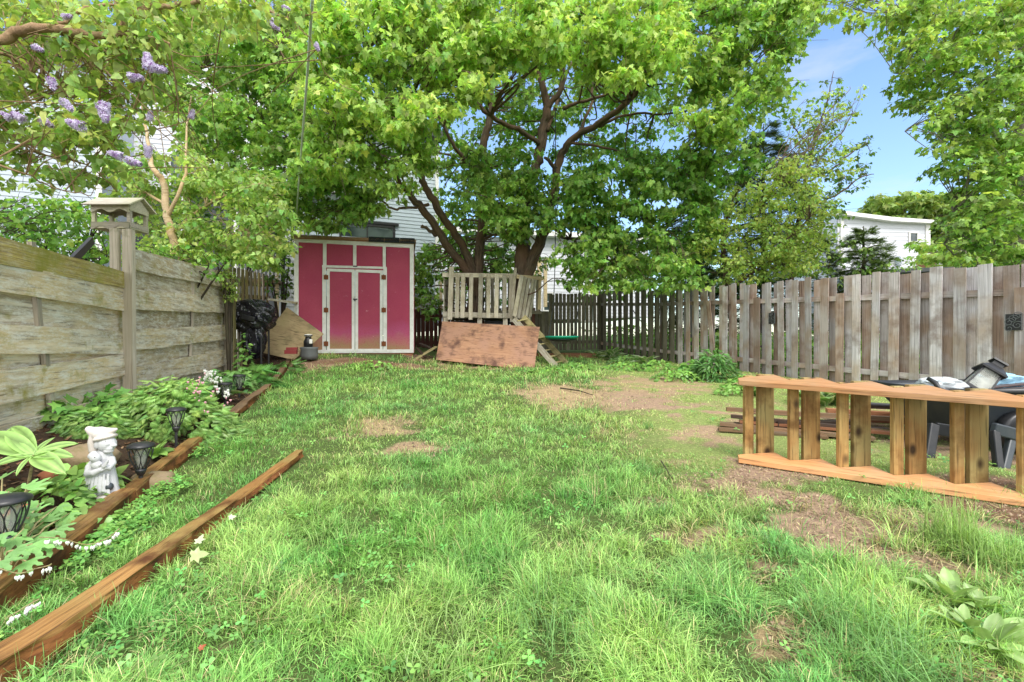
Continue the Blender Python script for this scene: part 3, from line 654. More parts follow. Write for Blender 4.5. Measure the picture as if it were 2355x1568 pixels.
# centre house
pl = VPlane.px(640, 14.9, 1005, 16.8); t = thing('grey_house', (-5, 16, gz(-5, 16)), 'grey-blue clapboard house right behind the red shed', 'house')
poly = rp(pl, (640, 680), (1005, 680), (1005, 330), (640, 250)); siding('siding', pl, poly, M['vinylC'], t, .125); solid(pl, poly, 6, t, M['vinylC'])
poly = rp(pl, (640, 790), (1003, 760), (1003, 681), (640, 681)); solid(pl, poly, 5.9, t, M['foundation'], 'foundation')
quad(pl, 1000, 330, 1008, 682, .04, .07).build('corner_board', M['white'], t)
quad(pl, 630, 250, 1018, 330, .22, .5).build('eave', M['darkroof_porchshade'], t)
window(pl, 780, 515, 908, 556, t, M['blackmetal'], 5, ('v',)); mb = MB(); quad(pl, 772, 508, 916, 516, .07, .08, mb); mb.build('window_hood', M['blackmetal'], t)
window(pl, 700, 400, 790, 480, t, M['white'], 5, ('h',))
# white house behind the treehouse
pl = VPlane.px(1010, 21.0, 1500, 23.0); t = thing('far_white_house', (3, 22, gz(3, 22)), 'white clapboard house seen under the maple behind the treehouse and back fence', 'house')
poly = rp(pl, (1010, 740), (1490, 730), (1490, 560), (1290, 545), (1010, 545)); siding('siding', pl, poly, M['vinylW'], t, .16); solid(pl, poly, 6, t, M['vinylW'])
window(pl, 1247, 672, 1272, 716, t, M['white'], 3); window(pl, 1334, 676, 1372, 740, t, M['white'], 3, ('v',))
quad(pl, 1000, 536, 1500, 548, .2, .6).build('eave', M['white'], t)
pd = VPlane.px(1200, 19.0, 1262, 19.3); 
for x, y0, y1 in ((1236, 590, 712), (1250, 592, 706), (1010, 640, 712)): quad(pd, x, y0, x+7, y1, 0, .1).build('deck_post', M['newdeck'], t)
mb = MB(); quad(pd, 1190, 640, 1250, 645, 0, .08, mb); quad(pd, 1190, 600, 1250, 605, 0, .08, mb)
for i in range(8): quad(pd, 1193+i*7, 605, 1195.5+i*7, 640, 0, .04, mb)
mb.build('deck_railing', M['newdeck'], t)
# house on the right with wavy roofline, window and meter
pl = VPlane.px(1925, 24.0, 2133, 24.5); t = thing('far_right_house', (20, 24, gz(20, 24)), 'white house with a low sloping roofline above the right fence', 'house')
poly = rp(pl, (1925, 640), (2133, 640), (2133, 516), (2040, 510), (1925, 495)); siding('siding', pl, poly, M['vinylW'], t, .2)
solid(pl, rp(pl, (1925, 640), (2133, 640), (2133, 518), (1925, 500)), 5, t, M['vinylW'])
mb = MB(); pts = [pl.pt(1918, 496, .15), pl.pt(2040, 512, .15), pl.pt(2140, 517, .15), pl.pt(2140, 510, .15), pl.pt(2040, 503, .15), pl.pt(1918, 488, .15)]; mb.prism(pts, pl.n, .4); mb.build('roof_edge', M['white'], t)
window(pl, 2087, 534, 2109, 558, t, M['white'], 3, ())
window(pl, 1985, 590, 2020, 612, t, M['blackmetal'], 2, ('v',)); mb = MB(); mb.ell(pl.pt(2062, 601, .1), (.16, .1, .3)); mb.build('meter', M['vinylL'], t, True)
mb = MB(); quad(pl, 1930, 500, 1936, 640, .06, .08, mb); mb.build('downpipe', M['white'], t)
quad(pl, 2126, 516, 2136, 640, .04, .06).build('corner_board', M['white'], t)
# low striped shed roof building just behind the right fence
pl = VPlane.px(1960, 15.0, 2230, 15.4); t = thing('low_outbuilding', (12, 15, gz(12, 15)), 'low striped-siding outbuilding with dark roof edge showing over the right fence', 'outbuilding')
poly = rp(pl, (1960, 760), (2230, 760), (2230, 626), (1960, 636)); siding('siding', pl, poly, M['vinylL'], t, .16); solid(pl, poly, 2, t, M['vinylL'])
mb = MB(); pts = [pl.pt(1950, 636, .3), pl.pt(2240, 626, .3), pl.pt(2240, 617, .3), pl.pt(1950, 628, .3)]; mb.prism(pts, pl.n, .8); mb.build('roof_edge', M['darkroof_porchshade'], t)
t = thing('brick_house', (20, 21, gz(20, 21)), 'red-brown house corner between the white house and the right maple', 'house'); pl = VPlane.px(2128, 21.0, 2300, 21.5)
poly = rp(pl, (2128, 640), (2300, 640), (2300, 585), (2128, 585)); siding('siding', pl, poly, M['scrapred'], t, .2); solid(pl, poly, .4, t, M['scrapred']); quad(pl, 2120, 578, 2308, 586, .2, .6).build('roof_edge', M['white'], t)
window(pl, 2150, 596, 2180, 620, t, M['white'], 3)

# ================================================================== RED SHED
pl = VPlane.px(678, 10.5, 951, 11.12); base = pl.pt(815, 812)
t = thing('red_shed', base, 'faded red board shed with white trim and double doors', 'shed')
def SP(px, py): return uz(pl, px, py)
def sq(pts, off, th, mb):
    mb.prism([pl.a+pl.u*u+Vector((0, 0, z))+pl.n*off for u, z in pts], pl.n, th, (pl.u, Vector((0, 0, 1))))
def strip(x0, y0, x1, y1, off, th, mb, yb0=None, yb1=None):     # quad with sloping top/bottom
    sq([SP(x0, y0 if yb0 is None else yb0), SP(x1, y1 if yb1 is None else yb1), SP(x1, y1-0), SP(x0, y0)], off, th, mb)
ztop = lambda x: 553+(x-678)/272*14
def wallbit(name, x0, x1, yt0, yt1, yb, mat, off=0, th=.03):
    mb = MB(); z0 = 0; q = [SP(x0, yb), SP(x1, yb), SP(x1, yt1), SP(x0, yt0)]
    b = base.z; mb.v = []; pts = [pl.a+pl.u*u+Vector((0, 0, z))+pl.n*off for u, z in q]
    mb.prism(pts, pl.n, th); mb.t = [((Vector(v)-base).x, (Vector(v)-base).y, v[2]-base.z) for v in mb.v]
    return mb.build(name, mat, t)
wallbit('wall_panel', 680, 745, ztop(680), ztop(745), 806, M['shedred']); wallbit('wall_panel', 745, 889, ztop(745), ztop(889), 622, M['shedred']); wallbit('wall_panel', 887, 949, ztop(887), ztop(949), 806, M['shedred'])
mb = MB(); d = 1.9
for u in (pl.a+pl.u*.03, pl.a+pl.u*(pl.b-pl.a).length):   # side and back walls
    b0 = Vector((u.x, u.y, base.z)); mb.prism([b0-pl.n*.03, b0-pl.n*d, b0-pl.n*d+Vector((0, 0, 2.3)), b0-pl.n*.03+Vector((0, 0, 2.42))], pl.u, .03)
mb.build('side_wall', M['shedred'], t)
mb = MB(); a = pl.a+Vector((0, 0, 0)); b = pl.b
sl = [Vector((a.x, a.y, pl.pt(675, 546).z)), Vector((b.x, b.y, pl.pt(955, 556).z))]
mb.prism([sl[0]+pl.n*.12-pl.u*.05, sl[1]+pl.n*.12+pl.u*.05, sl[1]-pl.n*2.0+pl.u*.05-Vector((0, 0, .25)), sl[0]-pl.n*2.0-pl.u*.05-Vector((0, 0, .25))], Vector((0, 0, 1)), .05); mb.build('roof', M['scrap'], t)
trim = [((676, ztop(676)-6), (951, ztop(951)-5), (951, ztop(951)+4), (676, ztop(676)+4)),   # head board
        ((677, 557), (687, 557), (687, 806), (677, 806)), ((942, 570), (951, 570), (951, 811), (942, 811)),
        ((738, 804), (742, 804), (742, 812), (738, 812)), ((687, 805), (944, 803), (944, 811), (687, 812)),
        ((743, 560), (751, 560), (751, 612), (743, 612)), ((812, 563), (819.5, 563), (819.5, 612), (812, 612)), ((880, 567), (887, 567), (887, 618), (880, 618)),
        ((741, 610), (889, 614), (889, 619), (741, 615.5)), ((741.5, 614), (750, 614), (750, 808), (741.5, 808)), ((881, 616), (889.5, 616), (889.5, 808), (881, 808))]
for i, q in enumerate(trim):
    mb = MB(); sq([SP(*p) for p in q], .030+.0025*(i % 4), .02, mb); mb.build('trim_board', M['white'], t)
mb = MB(); mb.prism([pl.pt(675, 549, .06), pl.pt(952, 561, .06), pl.pt(952, 553, .06), pl.pt(675, 541, .06)], pl.n, .04); mb.build('fascia', M['scrapred'], t)
mb = MB()
for x0, x1 in ((848, 883), (884, 918.5), (919.5, 953)): mb.prism([pl.pt(x0, 558+(x0-848)*.035, .11), pl.pt(x1, 558+(x1-848)*.035, .11), pl.pt(x1, 546.5+(x1-848)*.035, .11), pl.pt(x0, 546.5+(x0-848)*.035, .11)], pl.n, .02)
mb.build('roof_shingle', M['shingle'], t)
mb = MB(); mb.prism([pl.pt(672, 825, -.02), pl.pt(950, 824, -.02), pl.pt(950, 811, -.02), pl.pt(672, 812, -.02)], pl.n, .06); mb.build('plinth_board', M['scrapred'], t)
for x0, x1 in ((752, 815.6), (817, 880)):        # two door leaves
    yt = lambda x: 618+(x-752)*.032
    mb = MB(); q = [SP(x0+6, 803), SP(x1-6, 803), SP(x1-6, yt(x1)+6), SP(x0+6, yt(x0)+6)]
    mb.prism([pl.a+pl.u*u+Vector((0, 0, z))+pl.n*.012 for u, z in q], pl.n, .02); mb.t = [(v[0]-base.x, v[1]-base.y, v[2]-base.z) for v in mb.v]
    dr = mb.build('door', M['shedred'], t); sub(dr); mb = MB()
    for i, q in enumerate([((x0, 809), (x0+6.5, 809), (x0+6.5, yt(x0)), (x0, yt(x0))), ((x1-6.5, 809), (x1, 809), (x1, yt(x1)), (x1-6.5, yt(x1))), ((x0+6.5, 809), (x1-6.5, 809), (x1-6.5, 802), (x0+6.5, 802)), ((x0+6.5, yt(x0)+6.5), (x1-6.5, yt(x1)+6.5), (x1-6.5, yt(x1)), (x0+6.5, yt(x0)))]):
        sq([SP(*p) for p in q], .034+.002*(i > 1), .024, mb)
    mb.build('door_frame', M['white'], dr)
    for y in (638, 713, 790):
        mb = MB(); hx = x0-2 if x0 < 800 else x1+2; quad(pl, hx-5, y-5, hx+5.5, y+5.5, .058, .008, mb); quad(pl, hx-1, y-6, hx+1, y+6, .066, .012, mb); mb.build('hinge', M['rust'], dr)
mb = MB(); quad(pl, 812, 687, 822, 690, .062, .01, mb); quad(pl, 815, 688.5, 818, 693, .07, .012, mb); mb.build('latch', M['blackmetal'], t)
mb = MB(); quad(pl, 812, 611.5, 822, 614.5, .055, .014, mb); mb.build('top_bolt', M['blackmetal'], t)

# ================================================================== LEFT BOARD FENCE
pl = VPlane((-4.08, 5.07), (-5.16, 8.5)); t = thing('board_fence', gp(290, 960), 'lichen-covered horizontal board fence stepping up beside the planting bed', 'fence')
S1 = [((-320, 455), (280, 628)), ((-320, 545), (280, 661)), ((-320, 622), (280, 713)), ((-320, 727), (280, 762)), ((-320, 809), (280, 811)), ((-320, 892), (280, 814)), ((-320, 998), (280, 857)), ((-320, 1072), (280, 899)), ((-320, 1140), (280, 965))]
S1 = [(a, (289, b[1]+(b[1]-a[1])*9/600)) for a, b in S1]
S2 = [((303, 574), (519, 628)), ((303, 619), (519, 661)), ((303, 666), (519, 683)), ((303, 708), (519, 717)), ((303, 757), (519, 747)), ((303, 802), (519, 776)), ((303, 845), (519, 802)), ((303, 891), (519, 835)), ((303, 935), (519, 868))]
def bline(L, x, ): (a, ya), (b, yb) = L; return ya+(yb-ya)*(x-a)/(b-a)
def wobbly_board(x0, x1, La, Lb, off, mat, lap0, lap1, seed):
    rg = random.Random(seed); n = 12; mb = MB(); top = []; bot = []
    for i in range(n+1):
        x = x0+(x1-x0)*i/n; top.append(pl.pt(x, bline(La, x)-lap0+rg.uniform(-1.2, 1.2), off+rg.uniform(-.004, .004)+.01*math.sin(i*.7+seed))); bot.append(pl.pt(x, bline(Lb, x)+lap1+rg.uniform(-1.2, 1.2), off+.012+rg.uniform(-.004, .004)+.01*math.sin(i*.7+seed)))
    vs = []; ts = []; fs = []; o = Vector((rg.uniform(0, 50), rg.uniform(0, 50), 0))
    for i in range(n+1):
        for p in (bot[i], top[i], top[i]-pl.n*.022, bot[i]-pl.n*.022): vs.append(p); ts.append(o+Vector(((p-pl.a).dot(pl.u), p.z, 0)))
    for i in range(n):
        for j in range(4): fs.append((i*4+j, (i+1)*4+j, (i+1)*4+(j+1) % 4, i*4+(j+1) % 4))
    fs += [(0, 1, 2, 3), (n*4+3, n*4+2, n*4+1, n*4)]; mb.add(vs, fs, ts); return mb.build('fence_board', mat, t)
out1 = [1, 1, 0, 1, 0, 1, 0, 1]; out2 = [1, 0, 1, 0, 1, 0, 1, 0]
for i in range(8):
    o = out1[i]; wobbly_board(-320, 289, S1[i], S1[i+1], .05 if o else 0, M['mossboard' if i == 0 else 'oldboard'], 0 if o else 5, 3 if o else 8, i)
    o = out2[i]; wobbly_board(291, 519, S2[i], S2[i+1], .05 if o else 0, M['oldboard'], 0 if o else 5, 3 if o else 8, i+20)
def bat(x, y0, x1, y1, w, off=.025):
    MB().board(pl.pt(x, y0, off), pl.pt(x1, y1, off), pl.u, w/F*pl.pt(x, y0).y*1.3, .03, 3, .02).build('batten', M['oldpost'], t)
for q in ((60, 555, 62, 575), (72, 675, 78, 750), (92, 812, 98, 880), (104, 905, 112, 985)): bat(*q, 12, .03)
for q in ((571/1.0-0, 0, 0, 0),): pass
for q in ((573*.766+0, 646, 439, 690), (438, 712, 437, 752), (435, 775, 433, 832)): bat(*q, 7, .03)
for (x, y0, x1, y1, wm, off) in ((268, 526, 272, 968, .10, .10), (270, 526, 271, 640, .075, -.02), (514, 612, 511, 872, .11, .08), (-300, 460, -300, 1160, .11, .1)):
    MB().board(pl.pt(x1, y1, off), pl.pt(x, y0, off), Vector((1, 0, 0)), wm, .05, 4, .02).build('fence_post', M['oldpost'], t)
MB().board(pl.pt(208, 606, -.15), pl.pt(254, 555, -.15), Vector((0, 0, 1)), .07, .03).build('brace', M['blackmetal'], t)

# bird feeder on the post
c = P(277, 531, 5.12); t = thing('bird_feeder', c, 'weathered roofed bird feeder on top of the fence post', 'bird feeder')
W, D = .40, .26
MB().box(c+Vector((0, 0, .012)), (W, D, .02)).build('tray', M['feeder'], t)
for y in (-D/2, D/2):
    for nm, z, up in (('tray_rim', .035, 0), ('eave_board', .215, 1)):
        n = 24; pts = []; 
        for i in range(n+1):
            x = -W/2+W*i/n; s_ = .022*math.cos(x/W*2*math.pi*2)*-1; pts.append(c+Vector((x, y, z-.03+s_*.8)))
        pts += [c+Vector((W/2, y, z+.03)), c+Vector((-W/2, y, z+.03))]; MB().prism(pts, Vector((0, 1, 0)), .014).build(nm, M['feeder'], t)
for x in (-W/2, W/2):
    MB().box(c+Vector((x, 0, .04)), (.014, D-.02, .05)).build('tray_rim', M['feeder'], t)
    MB().prism([c+Vector((x, -D/2, .19)), c+Vector((x, D/2, .19)), c+Vector((x, D/2, .235)), c+Vector((x, 0, .335)), c+Vector((x, -D/2, .235))], Vector((1, 0, 0)), .014).build('gable', M['feeder'], t)
    for y in (-D/2+.02, D/2-.02): MB().box(c+Vector((x*.93, y, .12)), (.035, .03, .19)).build('pillar', M['feeder'], t)
for s_ in (-1, 1): MB().prism([c+Vector((-W/2-.05, 0, .352)), c+Vector((W/2+.05, 0, .352)), c+Vector((W/2+.05, s_*(D/2+.06), .232)), c+Vector((-W/2-.05, s_*(D/2+.06), .232))], Vector((0, s_*.72, .9)), .014, (Vector((1, 0, 0)), Vector((0, 1, 0)))).build('roof_board', M['feeder'], t)
MB().box(c+Vector((0, 0, -.012)), (.13, .13, .025)).build('mount', M['feeder'], t)

# second picket run behind the board fence
pl2 = VPlane.px(528, 8.4, 618, 11.3); t = thing('picket_fence', gp(560, 850), 'short mossy vertical picket fence behind the black bag', 'fence')
for i in range(19):
    x = 530+i*4.75+i*i*.0; y0 = 614+(x-530)*.22+random.uniform(-2, 2); y1 = 858-(x-530)*.55
    MB().board(pl2.pt(x, y1, .03*(i % 2)), pl2.pt(x, y0, .03*(i % 2)), pl2.u, .125 if i % 2 else .12, .018, 1).build('picket', M['mossladder' if i % 3 else 'oldpost'], t)
for y0, y1 in ((680, 685), (795, 770)): MB().board(pl2.pt(526, y0, -.02), pl2.pt(622, y1, -.02), Vector((0, 0, 1)), .09, .04).build('rail', M['oldpost'], t)

# ================================================================== RIGHT AND BACK FENCES
FD = Vector((-.42, 1, 0)).normalized()
def topz(Y): return np.interp(Y, [3, 5.82, 8.86, 11.2, 14.4], [1.94, 2.06, 2.22, 2.33, 2.57])
def botz(Y): return np.interp(Y, [3, 5.82, 8.86, 11.2, 14.4], [.2, .28, .44, .52, .68])
t = thing('shadowbox_fence', (FEN(9), 9, gz(FEN(9), 9)), 'long weathered grey shadowbox fence along the right side', 'fence')
pn = Vector((-1, -.42, 0)).normalized(); s0 = 0; Y = 14.35; i = 0
tilt = {17: (.10, -.32)}
while Y > 5.0:
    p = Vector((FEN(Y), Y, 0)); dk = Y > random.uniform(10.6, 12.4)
    w = random.uniform(.105, .142); zt = topz(Y)+random.uniform(-.045, .04); zb = botz(Y)-random.uniform(.02, .06)
    if i in (21, 27): zt -= .26
    lean = random.gauss(0, .020); 
    top = p+pn*.045+FD*lean*1.0
    if i == 17: top = p+pn*.07+FD*.17; zt -= .33
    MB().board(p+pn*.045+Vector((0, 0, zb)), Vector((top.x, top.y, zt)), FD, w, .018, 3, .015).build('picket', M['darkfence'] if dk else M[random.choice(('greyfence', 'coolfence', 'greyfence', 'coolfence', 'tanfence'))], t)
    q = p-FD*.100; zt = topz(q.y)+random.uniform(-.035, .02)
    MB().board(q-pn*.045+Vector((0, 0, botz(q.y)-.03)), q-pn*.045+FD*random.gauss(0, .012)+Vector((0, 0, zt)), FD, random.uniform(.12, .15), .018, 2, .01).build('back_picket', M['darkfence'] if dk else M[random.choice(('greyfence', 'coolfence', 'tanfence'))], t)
    Y -= .262*FD.y; i += 1
for fr in (.36, 1.53):
    for Ya, Yb in ((14.4, 11.9), (11.9, 9.5), (9.5, 7.1), (7.1, 4.9)):
        a = Vector((FEN(Ya), Ya, topz(Ya)-fr)); b = Vector((FEN(Yb), Yb, topz(Yb)-fr)); MB().board(a, b, Vector((0, 0, 1)), .085, .036, 2, .01).build('rail', M['greyfence'], t)
for Ya in (14.4, 11.95, 9.55, 7.15):
    a = Vector((FEN(Ya), Ya, 0))-pn*.11; MB().board(a+Vector((0, 0, botz(Ya)-.1)), a+Vector((0, 0, topz(Ya)-.1)), FD, .09, .09).build('fence_post', M['greyfence'], t)
a = Vector((FEN(5.80), 5.80, 0))+pn*.10; MB().board(a+Vector((0, 0, .1)), a+Vector((0, 0, 1.75)), FD, .1, .09, 3, .02).build('fence_post', M['greyfence'], t)
# decorative plaques
def plaque(px, py, w, h, label, yy):
    Yp = yy; c = Vector((FEN(Yp), Yp, H+(CY-py)/F*Yp))+pn*(.075 if yy > 6 else .155); t = thing('wall_plaque', c, label, 'plaque', 'plaques on the right fence')
    mb = MB(); mb.board(c-Vector((0, 0, h/2)), c+Vector((0, 0, h/2)), FD, w, .012); mb.build('plate', M['blackmetal'], t); mb = MB()
    for k in range(5):
        cc = c+FD*random.choice((-.25, .25, 0))*w+Vector((0, 0, (k-2)*h*.19))+pn*.012; pts = [cc+(FD*math.cos(a*.6)+Vector((0, 0, math.sin(a*.6))))*(.008+.0022*a)*(w/.12) for a in range(16)]; mb.tube(pts, .004, 5)
    for s_ in (-1, 1): mb.tube([c+FD*s_*w*.48+pn*.01-Vector((0, 0, h*.48)), c+FD*s_*w*.48+pn*.01+Vector((0, 0, h*.48))], .004, 5)
    mb.build('scrollwork', M['grooved'], t)
plaque(2345, 741, .15, .20, 'black scrollwork plaque at the right end of the long fence', 5.846)
Yp = 9.42; plaque(1781, 732, .13, .21, 'smaller black plaque on the leaning picket stretch of the fence', 8.95)
# back fence
def backfence(name, label, pa, Ya, pb, Yb, tops, bots, mats, n, gap=.0, raised=None, dbl=False):
    pf = VPlane.px(pa, Ya, pb, Yb); t = thing(name, pf.pt((pa+pb)/2, (bots[0]+bots[1])/2), label, 'fence'); L = (pf.b-pf.a).length
    for i in range(n):
        k = (i+.5)/n; x = pa+(pb-pa)*k; yt = tops[0]+(tops[1]-tops[0])*k+random.uniform(-2, 2); yb = bots[0]+(bots[1]-bots[0])*k
        MB().board(pf.pt(x, yb, .03), pf.pt(x+random.uniform(-.6, .6), yt, .03), pf.u, L/n*(1-gap), .018, 2, .01).build('picket', random.choice(mats), t)
    for fy in (.18, .86):
        MB().board(pf.pt(pa, tops[0]+(bots[0]-tops[0])*fy, 0), pf.pt(pb, tops[1]+(bots[1]-tops[1])*fy, 0), Vector((0, 0, 1)), .09, .04).build('rail', mats[0], t)
    for x in (pa+1, pb-1): MB().board(pf.pt(x, bots[0]+4, -.05), pf.pt(x, tops[0] if x < (pa+pb)/2 else tops[1], -.05), pf.u, .09, .09).build('fence_post', mats[0], t)
    return t
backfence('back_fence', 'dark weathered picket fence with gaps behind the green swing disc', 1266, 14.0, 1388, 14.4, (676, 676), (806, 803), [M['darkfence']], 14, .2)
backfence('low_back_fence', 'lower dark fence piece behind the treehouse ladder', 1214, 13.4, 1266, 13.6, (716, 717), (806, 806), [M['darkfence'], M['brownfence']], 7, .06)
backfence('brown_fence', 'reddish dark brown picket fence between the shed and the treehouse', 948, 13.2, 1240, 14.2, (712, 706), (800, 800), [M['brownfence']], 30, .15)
# ================================================================== TREEHOUSE PLATFORM
pl = VPlane.px(1020, 11.3, 1190, 11.5); t = thing('treehouse_platform', pl.pt(1100, 800), 'raised pale wooden play platform with baluster railing around the maple trunks', 'play platform')
def bd(x0, y0, x1, y1, w, off, name, par=None, mat=None, p=None, th=.03, dirn=None):
    p = p or pl; return MB().board(p.pt(x0, y0, off), p.pt(x1, y1, off), dirn or (p.u if abs(y1-y0) > abs(x1-x0) else Vector((0, 0, 1))), w, th, 3, .015).build(name, mat or M['treehouse'], par or t)
bd(1017, 632, 1191, 634, .10, .0, 'rail'); bd(1018, 722, 1190, 727, .12, .0, 'rail')
bd(1034, 735, 1038, 614, .11, .06, 'post'); bd(1175, 740, 1184, 617, .07, .06, 'post')
for i, x in enumerate((1048, 1061, 1080, 1102, 1120, 1139, 1157)): bd(x+random.uniform(-1, 1)+2, 731 if i != 2 else 735, x+4-i*.2, 631+random.uniform(-1, 1), .10 if i % 2 else .095, .035, 'baluster')
bd(1172, 731, 1175, 632, .09, .035, 'baluster', mat=M['oldpost'])
for x, y0 in ((1024, 800), (1102, 800), (1161, 805)): bd(x, y0, x+1, 727, .11, -.03, 'leg')
mb = MB(); a = pl.pt(1018, 729, 0); b = pl.pt(1192, 731, 0)
for k in range(8): o = -pl.n*(.12+k*.17); mb.board(a+o, b+o, pl.n, .15, .03)
mb.build('deck', M['oldpost'], t)
pb = VPlane.px(1022, 12.7, 1240, 12.8)
bd(1020, 637, 1245, 640, .09, 0, 'rail', p=pb); bd(1020, 716, 1245, 718, .09, 0, 'rail', p=pb)
for x in range(1028, 1240, 13): bd(x, 720, x, 637, .09, -.03, 'baluster', mat=M['oldpost'], p=pb)
ps = VPlane(tuple(pl.pt(1020, 700))[:2], tuple(pb.pt(1024, 700))[:2])
for k in range(5):
    q = ps.a.lerp(Vector((ps.b.x, ps.b.y, 0)), (k+.5)/5); MB().board(q+Vector((0, 0, pl.pt(1020, 728).z)), q+Vector((0, 0, pl.pt(1020, 632).z)), ps.u, .09, .02).build('baluster', M['treehouse'], t)
# leaning side railing to the right
t2 = thing('leaning_railing', pl.pt(1210, 735), 'loose fan of pale slats leaning beside the right maple trunk', 'railing'); pr = VPlane.px(1170, 11.2, 1250, 11.9)
for i, (x0, y0, x1, y1) in enumerate(((1180, 728, 1197, 634), (1189, 732, 1205, 637), (1197, 738, 1214, 640), (1205, 738, 1223, 642), (1213, 736, 1229, 644))): bd(x0, y0, x1, y1, .10-.008*i, .04, 'slat', t2, p=pr)
bd(1188, 636, 1248, 640, .09, 0, 'rail', t2, p=pr, mat=M['newdeck']); bd(1180, 716, 1222, 724, .08, 0, 'rail', t2, p=pr); bd(1243, 640, 1240, 712, .08, -.02, 'post', t2, p=pr, mat=M['newdeck'])
# ladder
a = gp(1302, 836); a2 = gp(1278, 842); tp = P(1203, 728, 11.0); tp2 = P(1181, 733, 10.9); t = thing('wooden_ladder', a, 'mossy wooden step ladder slanting down from the treehouse platform', 'ladder')
mb = MB().board(a, tp, Vector((0, 0, 1)), .13, .035, 4, .01).build('stringer', M['mossladder'], t); MB().board(a2, tp2, Vector((0, 0, 1)), .13, .035, 4, .01).build('stringer', M['treehouse'], t)
for k in range(8):
    f = .06+k*.125; MB().board(a.lerp(tp, f)+Vector((0, 0, .01)), a2.lerp(tp2, f)+Vector((0, 0, .01)), Vector((.2, 1, 0)), .13, .028).build('step', M['mossladder'], t)
# reddish plywood sheet
def sheet(name, pts, label, mat, cat, th=.015, tilt=0):
    q = [Vector(p) for p in pts]; n = (q[1]-q[0]).cross(q[3]-q[0]).normalized(); u = (q[1]-q[0]).normalized(); w = n.cross(u)
    mb = MB(); mb.prism(q, n, th, (u, w)); o = mb.build(name, mat); return tag(o, label, cat)
sheet('plywood_sheet', [P(1002, 824, 10.6)-Vector((0, 0, .03)), P(1228, 848, 10.3)-Vector((0, 0, .03)), P(1241, 752, 10.75), P(1017, 739, 11.05)], 'reddish stained plywood sheet leaning against the treehouse platform', M['plyred'], 'plywood')
# clutter under the deck
t = thing('storage_crate', pl.pt(1150, 770, -.4), 'dark storage tub in the shade under the treehouse deck', 'tub')
MB().box(pl.pt(1150, 755, -.7), (.6, .5, .42)).build('body', M['blackplastic'], t, bevel=.03); MB().box(pl.pt(1150, 738, -.7), (.66, .56, .05)).build('lid', M['darkgrey'], t, bevel=.02)
t = thing('storage_crate', pl.pt(1065, 770, -.4), 'black plastic tub under the left end of the treehouse deck', 'tub')
MB().box(pl.pt(1068, 755, -.7), (.55, .5, .40)).build('body', M['blackplastic'], t, bevel=.03); MB().box(pl.pt(1068, 739, -.7), (.6, .55, .05)).build('lid', M['blackplastic'], t, bevel=.02)
# swing disc
c = P(1291, 776, 10.9); t = thing('swing_disc', c, 'green saucer swing seat hanging on dark ropes beside the ladder', 'swing')
MB().lathe(c, [(.01, -.055), (.18, -.05), (.33, -.028), (.38, .0), (.395, .028), (.385, .034), (.36, .012), (.2, -.02), (.01, -.025)], 32).build('seat', M['greenplastic'], t, True)
MB().lathe(c, [(.01, -.10), (.20, -.085), (.33, -.05), (.30, -.040), (.01, -.058)], 28).build('underside', M['blackplastic'], t, True)
for i, (px, py, x) in enumerate(((1277, 545, -.3), (1336, 540, .28))):
    k = P(px, 250, 11.2 if i else 10.9); e = c+Vector((x, 0, .03)); m = P(px-2, 640, 11.0); MB().tube([q for q, _ in bez([(e, 1), (m, 1), (k, 1)], 6)], .011, 6).build('rope', M['rope'], t)
# planks and bits by the shed
LB = 'scrap boards between the shed and the treehouse'
for q in [(950, 828, 10.7, 1003, 797, 11.1, .12, 'mossy scrap plank slanting up beside the shed corner'), (958, 800, 11.0, 978, 822, 10.8, .09, 'short dark plank leaning by the shed corner'), (965, 790, 11.4, 1003, 806, 11.2, .10, 'dark plank lying behind the slanted one by the shed')]:
    o = MB().board(P(q[0], q[1], q[2]), P(q[3], q[4], q[5]), Vector((0, 1, .3)), q[6], .03, 3, .02).build('scrap_plank', M['mossladder' if q[0] == 950 else 'scrapdark']); tag(o, q[7], 'plank', LB)
o = MB().board(gp(1215, 822)+Vector((0, 0, .05)), gp(1372, 822)+Vector((0, 0, .05)), Vector((0, 0, 1)), .14, .09, 5, .03).build('garden_timber', M['scrapred']); tag(o, 'low reddish timber edging behind the ladder foot', 'timber')
MB_ = MB(); MB_.ell(P(1222, 812, 10.9), (.10, .09, .13)); o = MB_.build('white_sack', M['whitebag'], smooth=True); tag(o, 'small crumpled white sack on the ground behind the ladder', 'sack')
# plank shelf and olive plywood left of the shed
o = MB().board(P(618, 688, 10.3), P(684, 697, 10.45), Vector((0, 1, 0)), .24, .05, 3, .02).build('shelf_plank', M['oldboard']); tag(o, 'old plank laid level between the picket fence and the shed', 'plank')
q = [P(588, 824, 9.3), P(688, 826, 9.5), P(742, 767, 10.0), P(659, 707, 10.25)]
sheet('leaning_plywood', [P(580, 806, 9.5), P(676, 828, 9.5), P(744, 768, 10.1), P(660, 707, 10.25)], 'olive brown diamond-tilted plywood panel leaning on the shed corner', M['plybrown'], 'plywood')
b = P(669, 815, 9.25); t = thing('brick_stack', b, 'small red brick lying at the foot of the tilted plywood', 'brick'); MB().box(b+Vector((0, 0, .05)), (.22, .11, .075), Matrix.Rotation(.15, 3, 'Z')).build('brick', M['brick'], t, bevel=.005); MB().box(b+Vector((.01, .02, .115)), (.2, .1, .05), Matrix.Rotation(.25, 3, 'Z')).build('brick', M['brick'], t, bevel=.005)
b = P(711, 826, 9.6); t = thing('milk_can_ornament', b, 'small black and white lantern ornament on a dented grey pot beside the shed', 'ornament')
MB().lathe(b+Vector((0, 0, 0)), [(.01, 0), (.15, 0), (.17, .08), (.16, .2), (.18, .24), (.15, .25), (.01, .24)], 18, flute=.05).build('pot', M['grooved'], t, True)
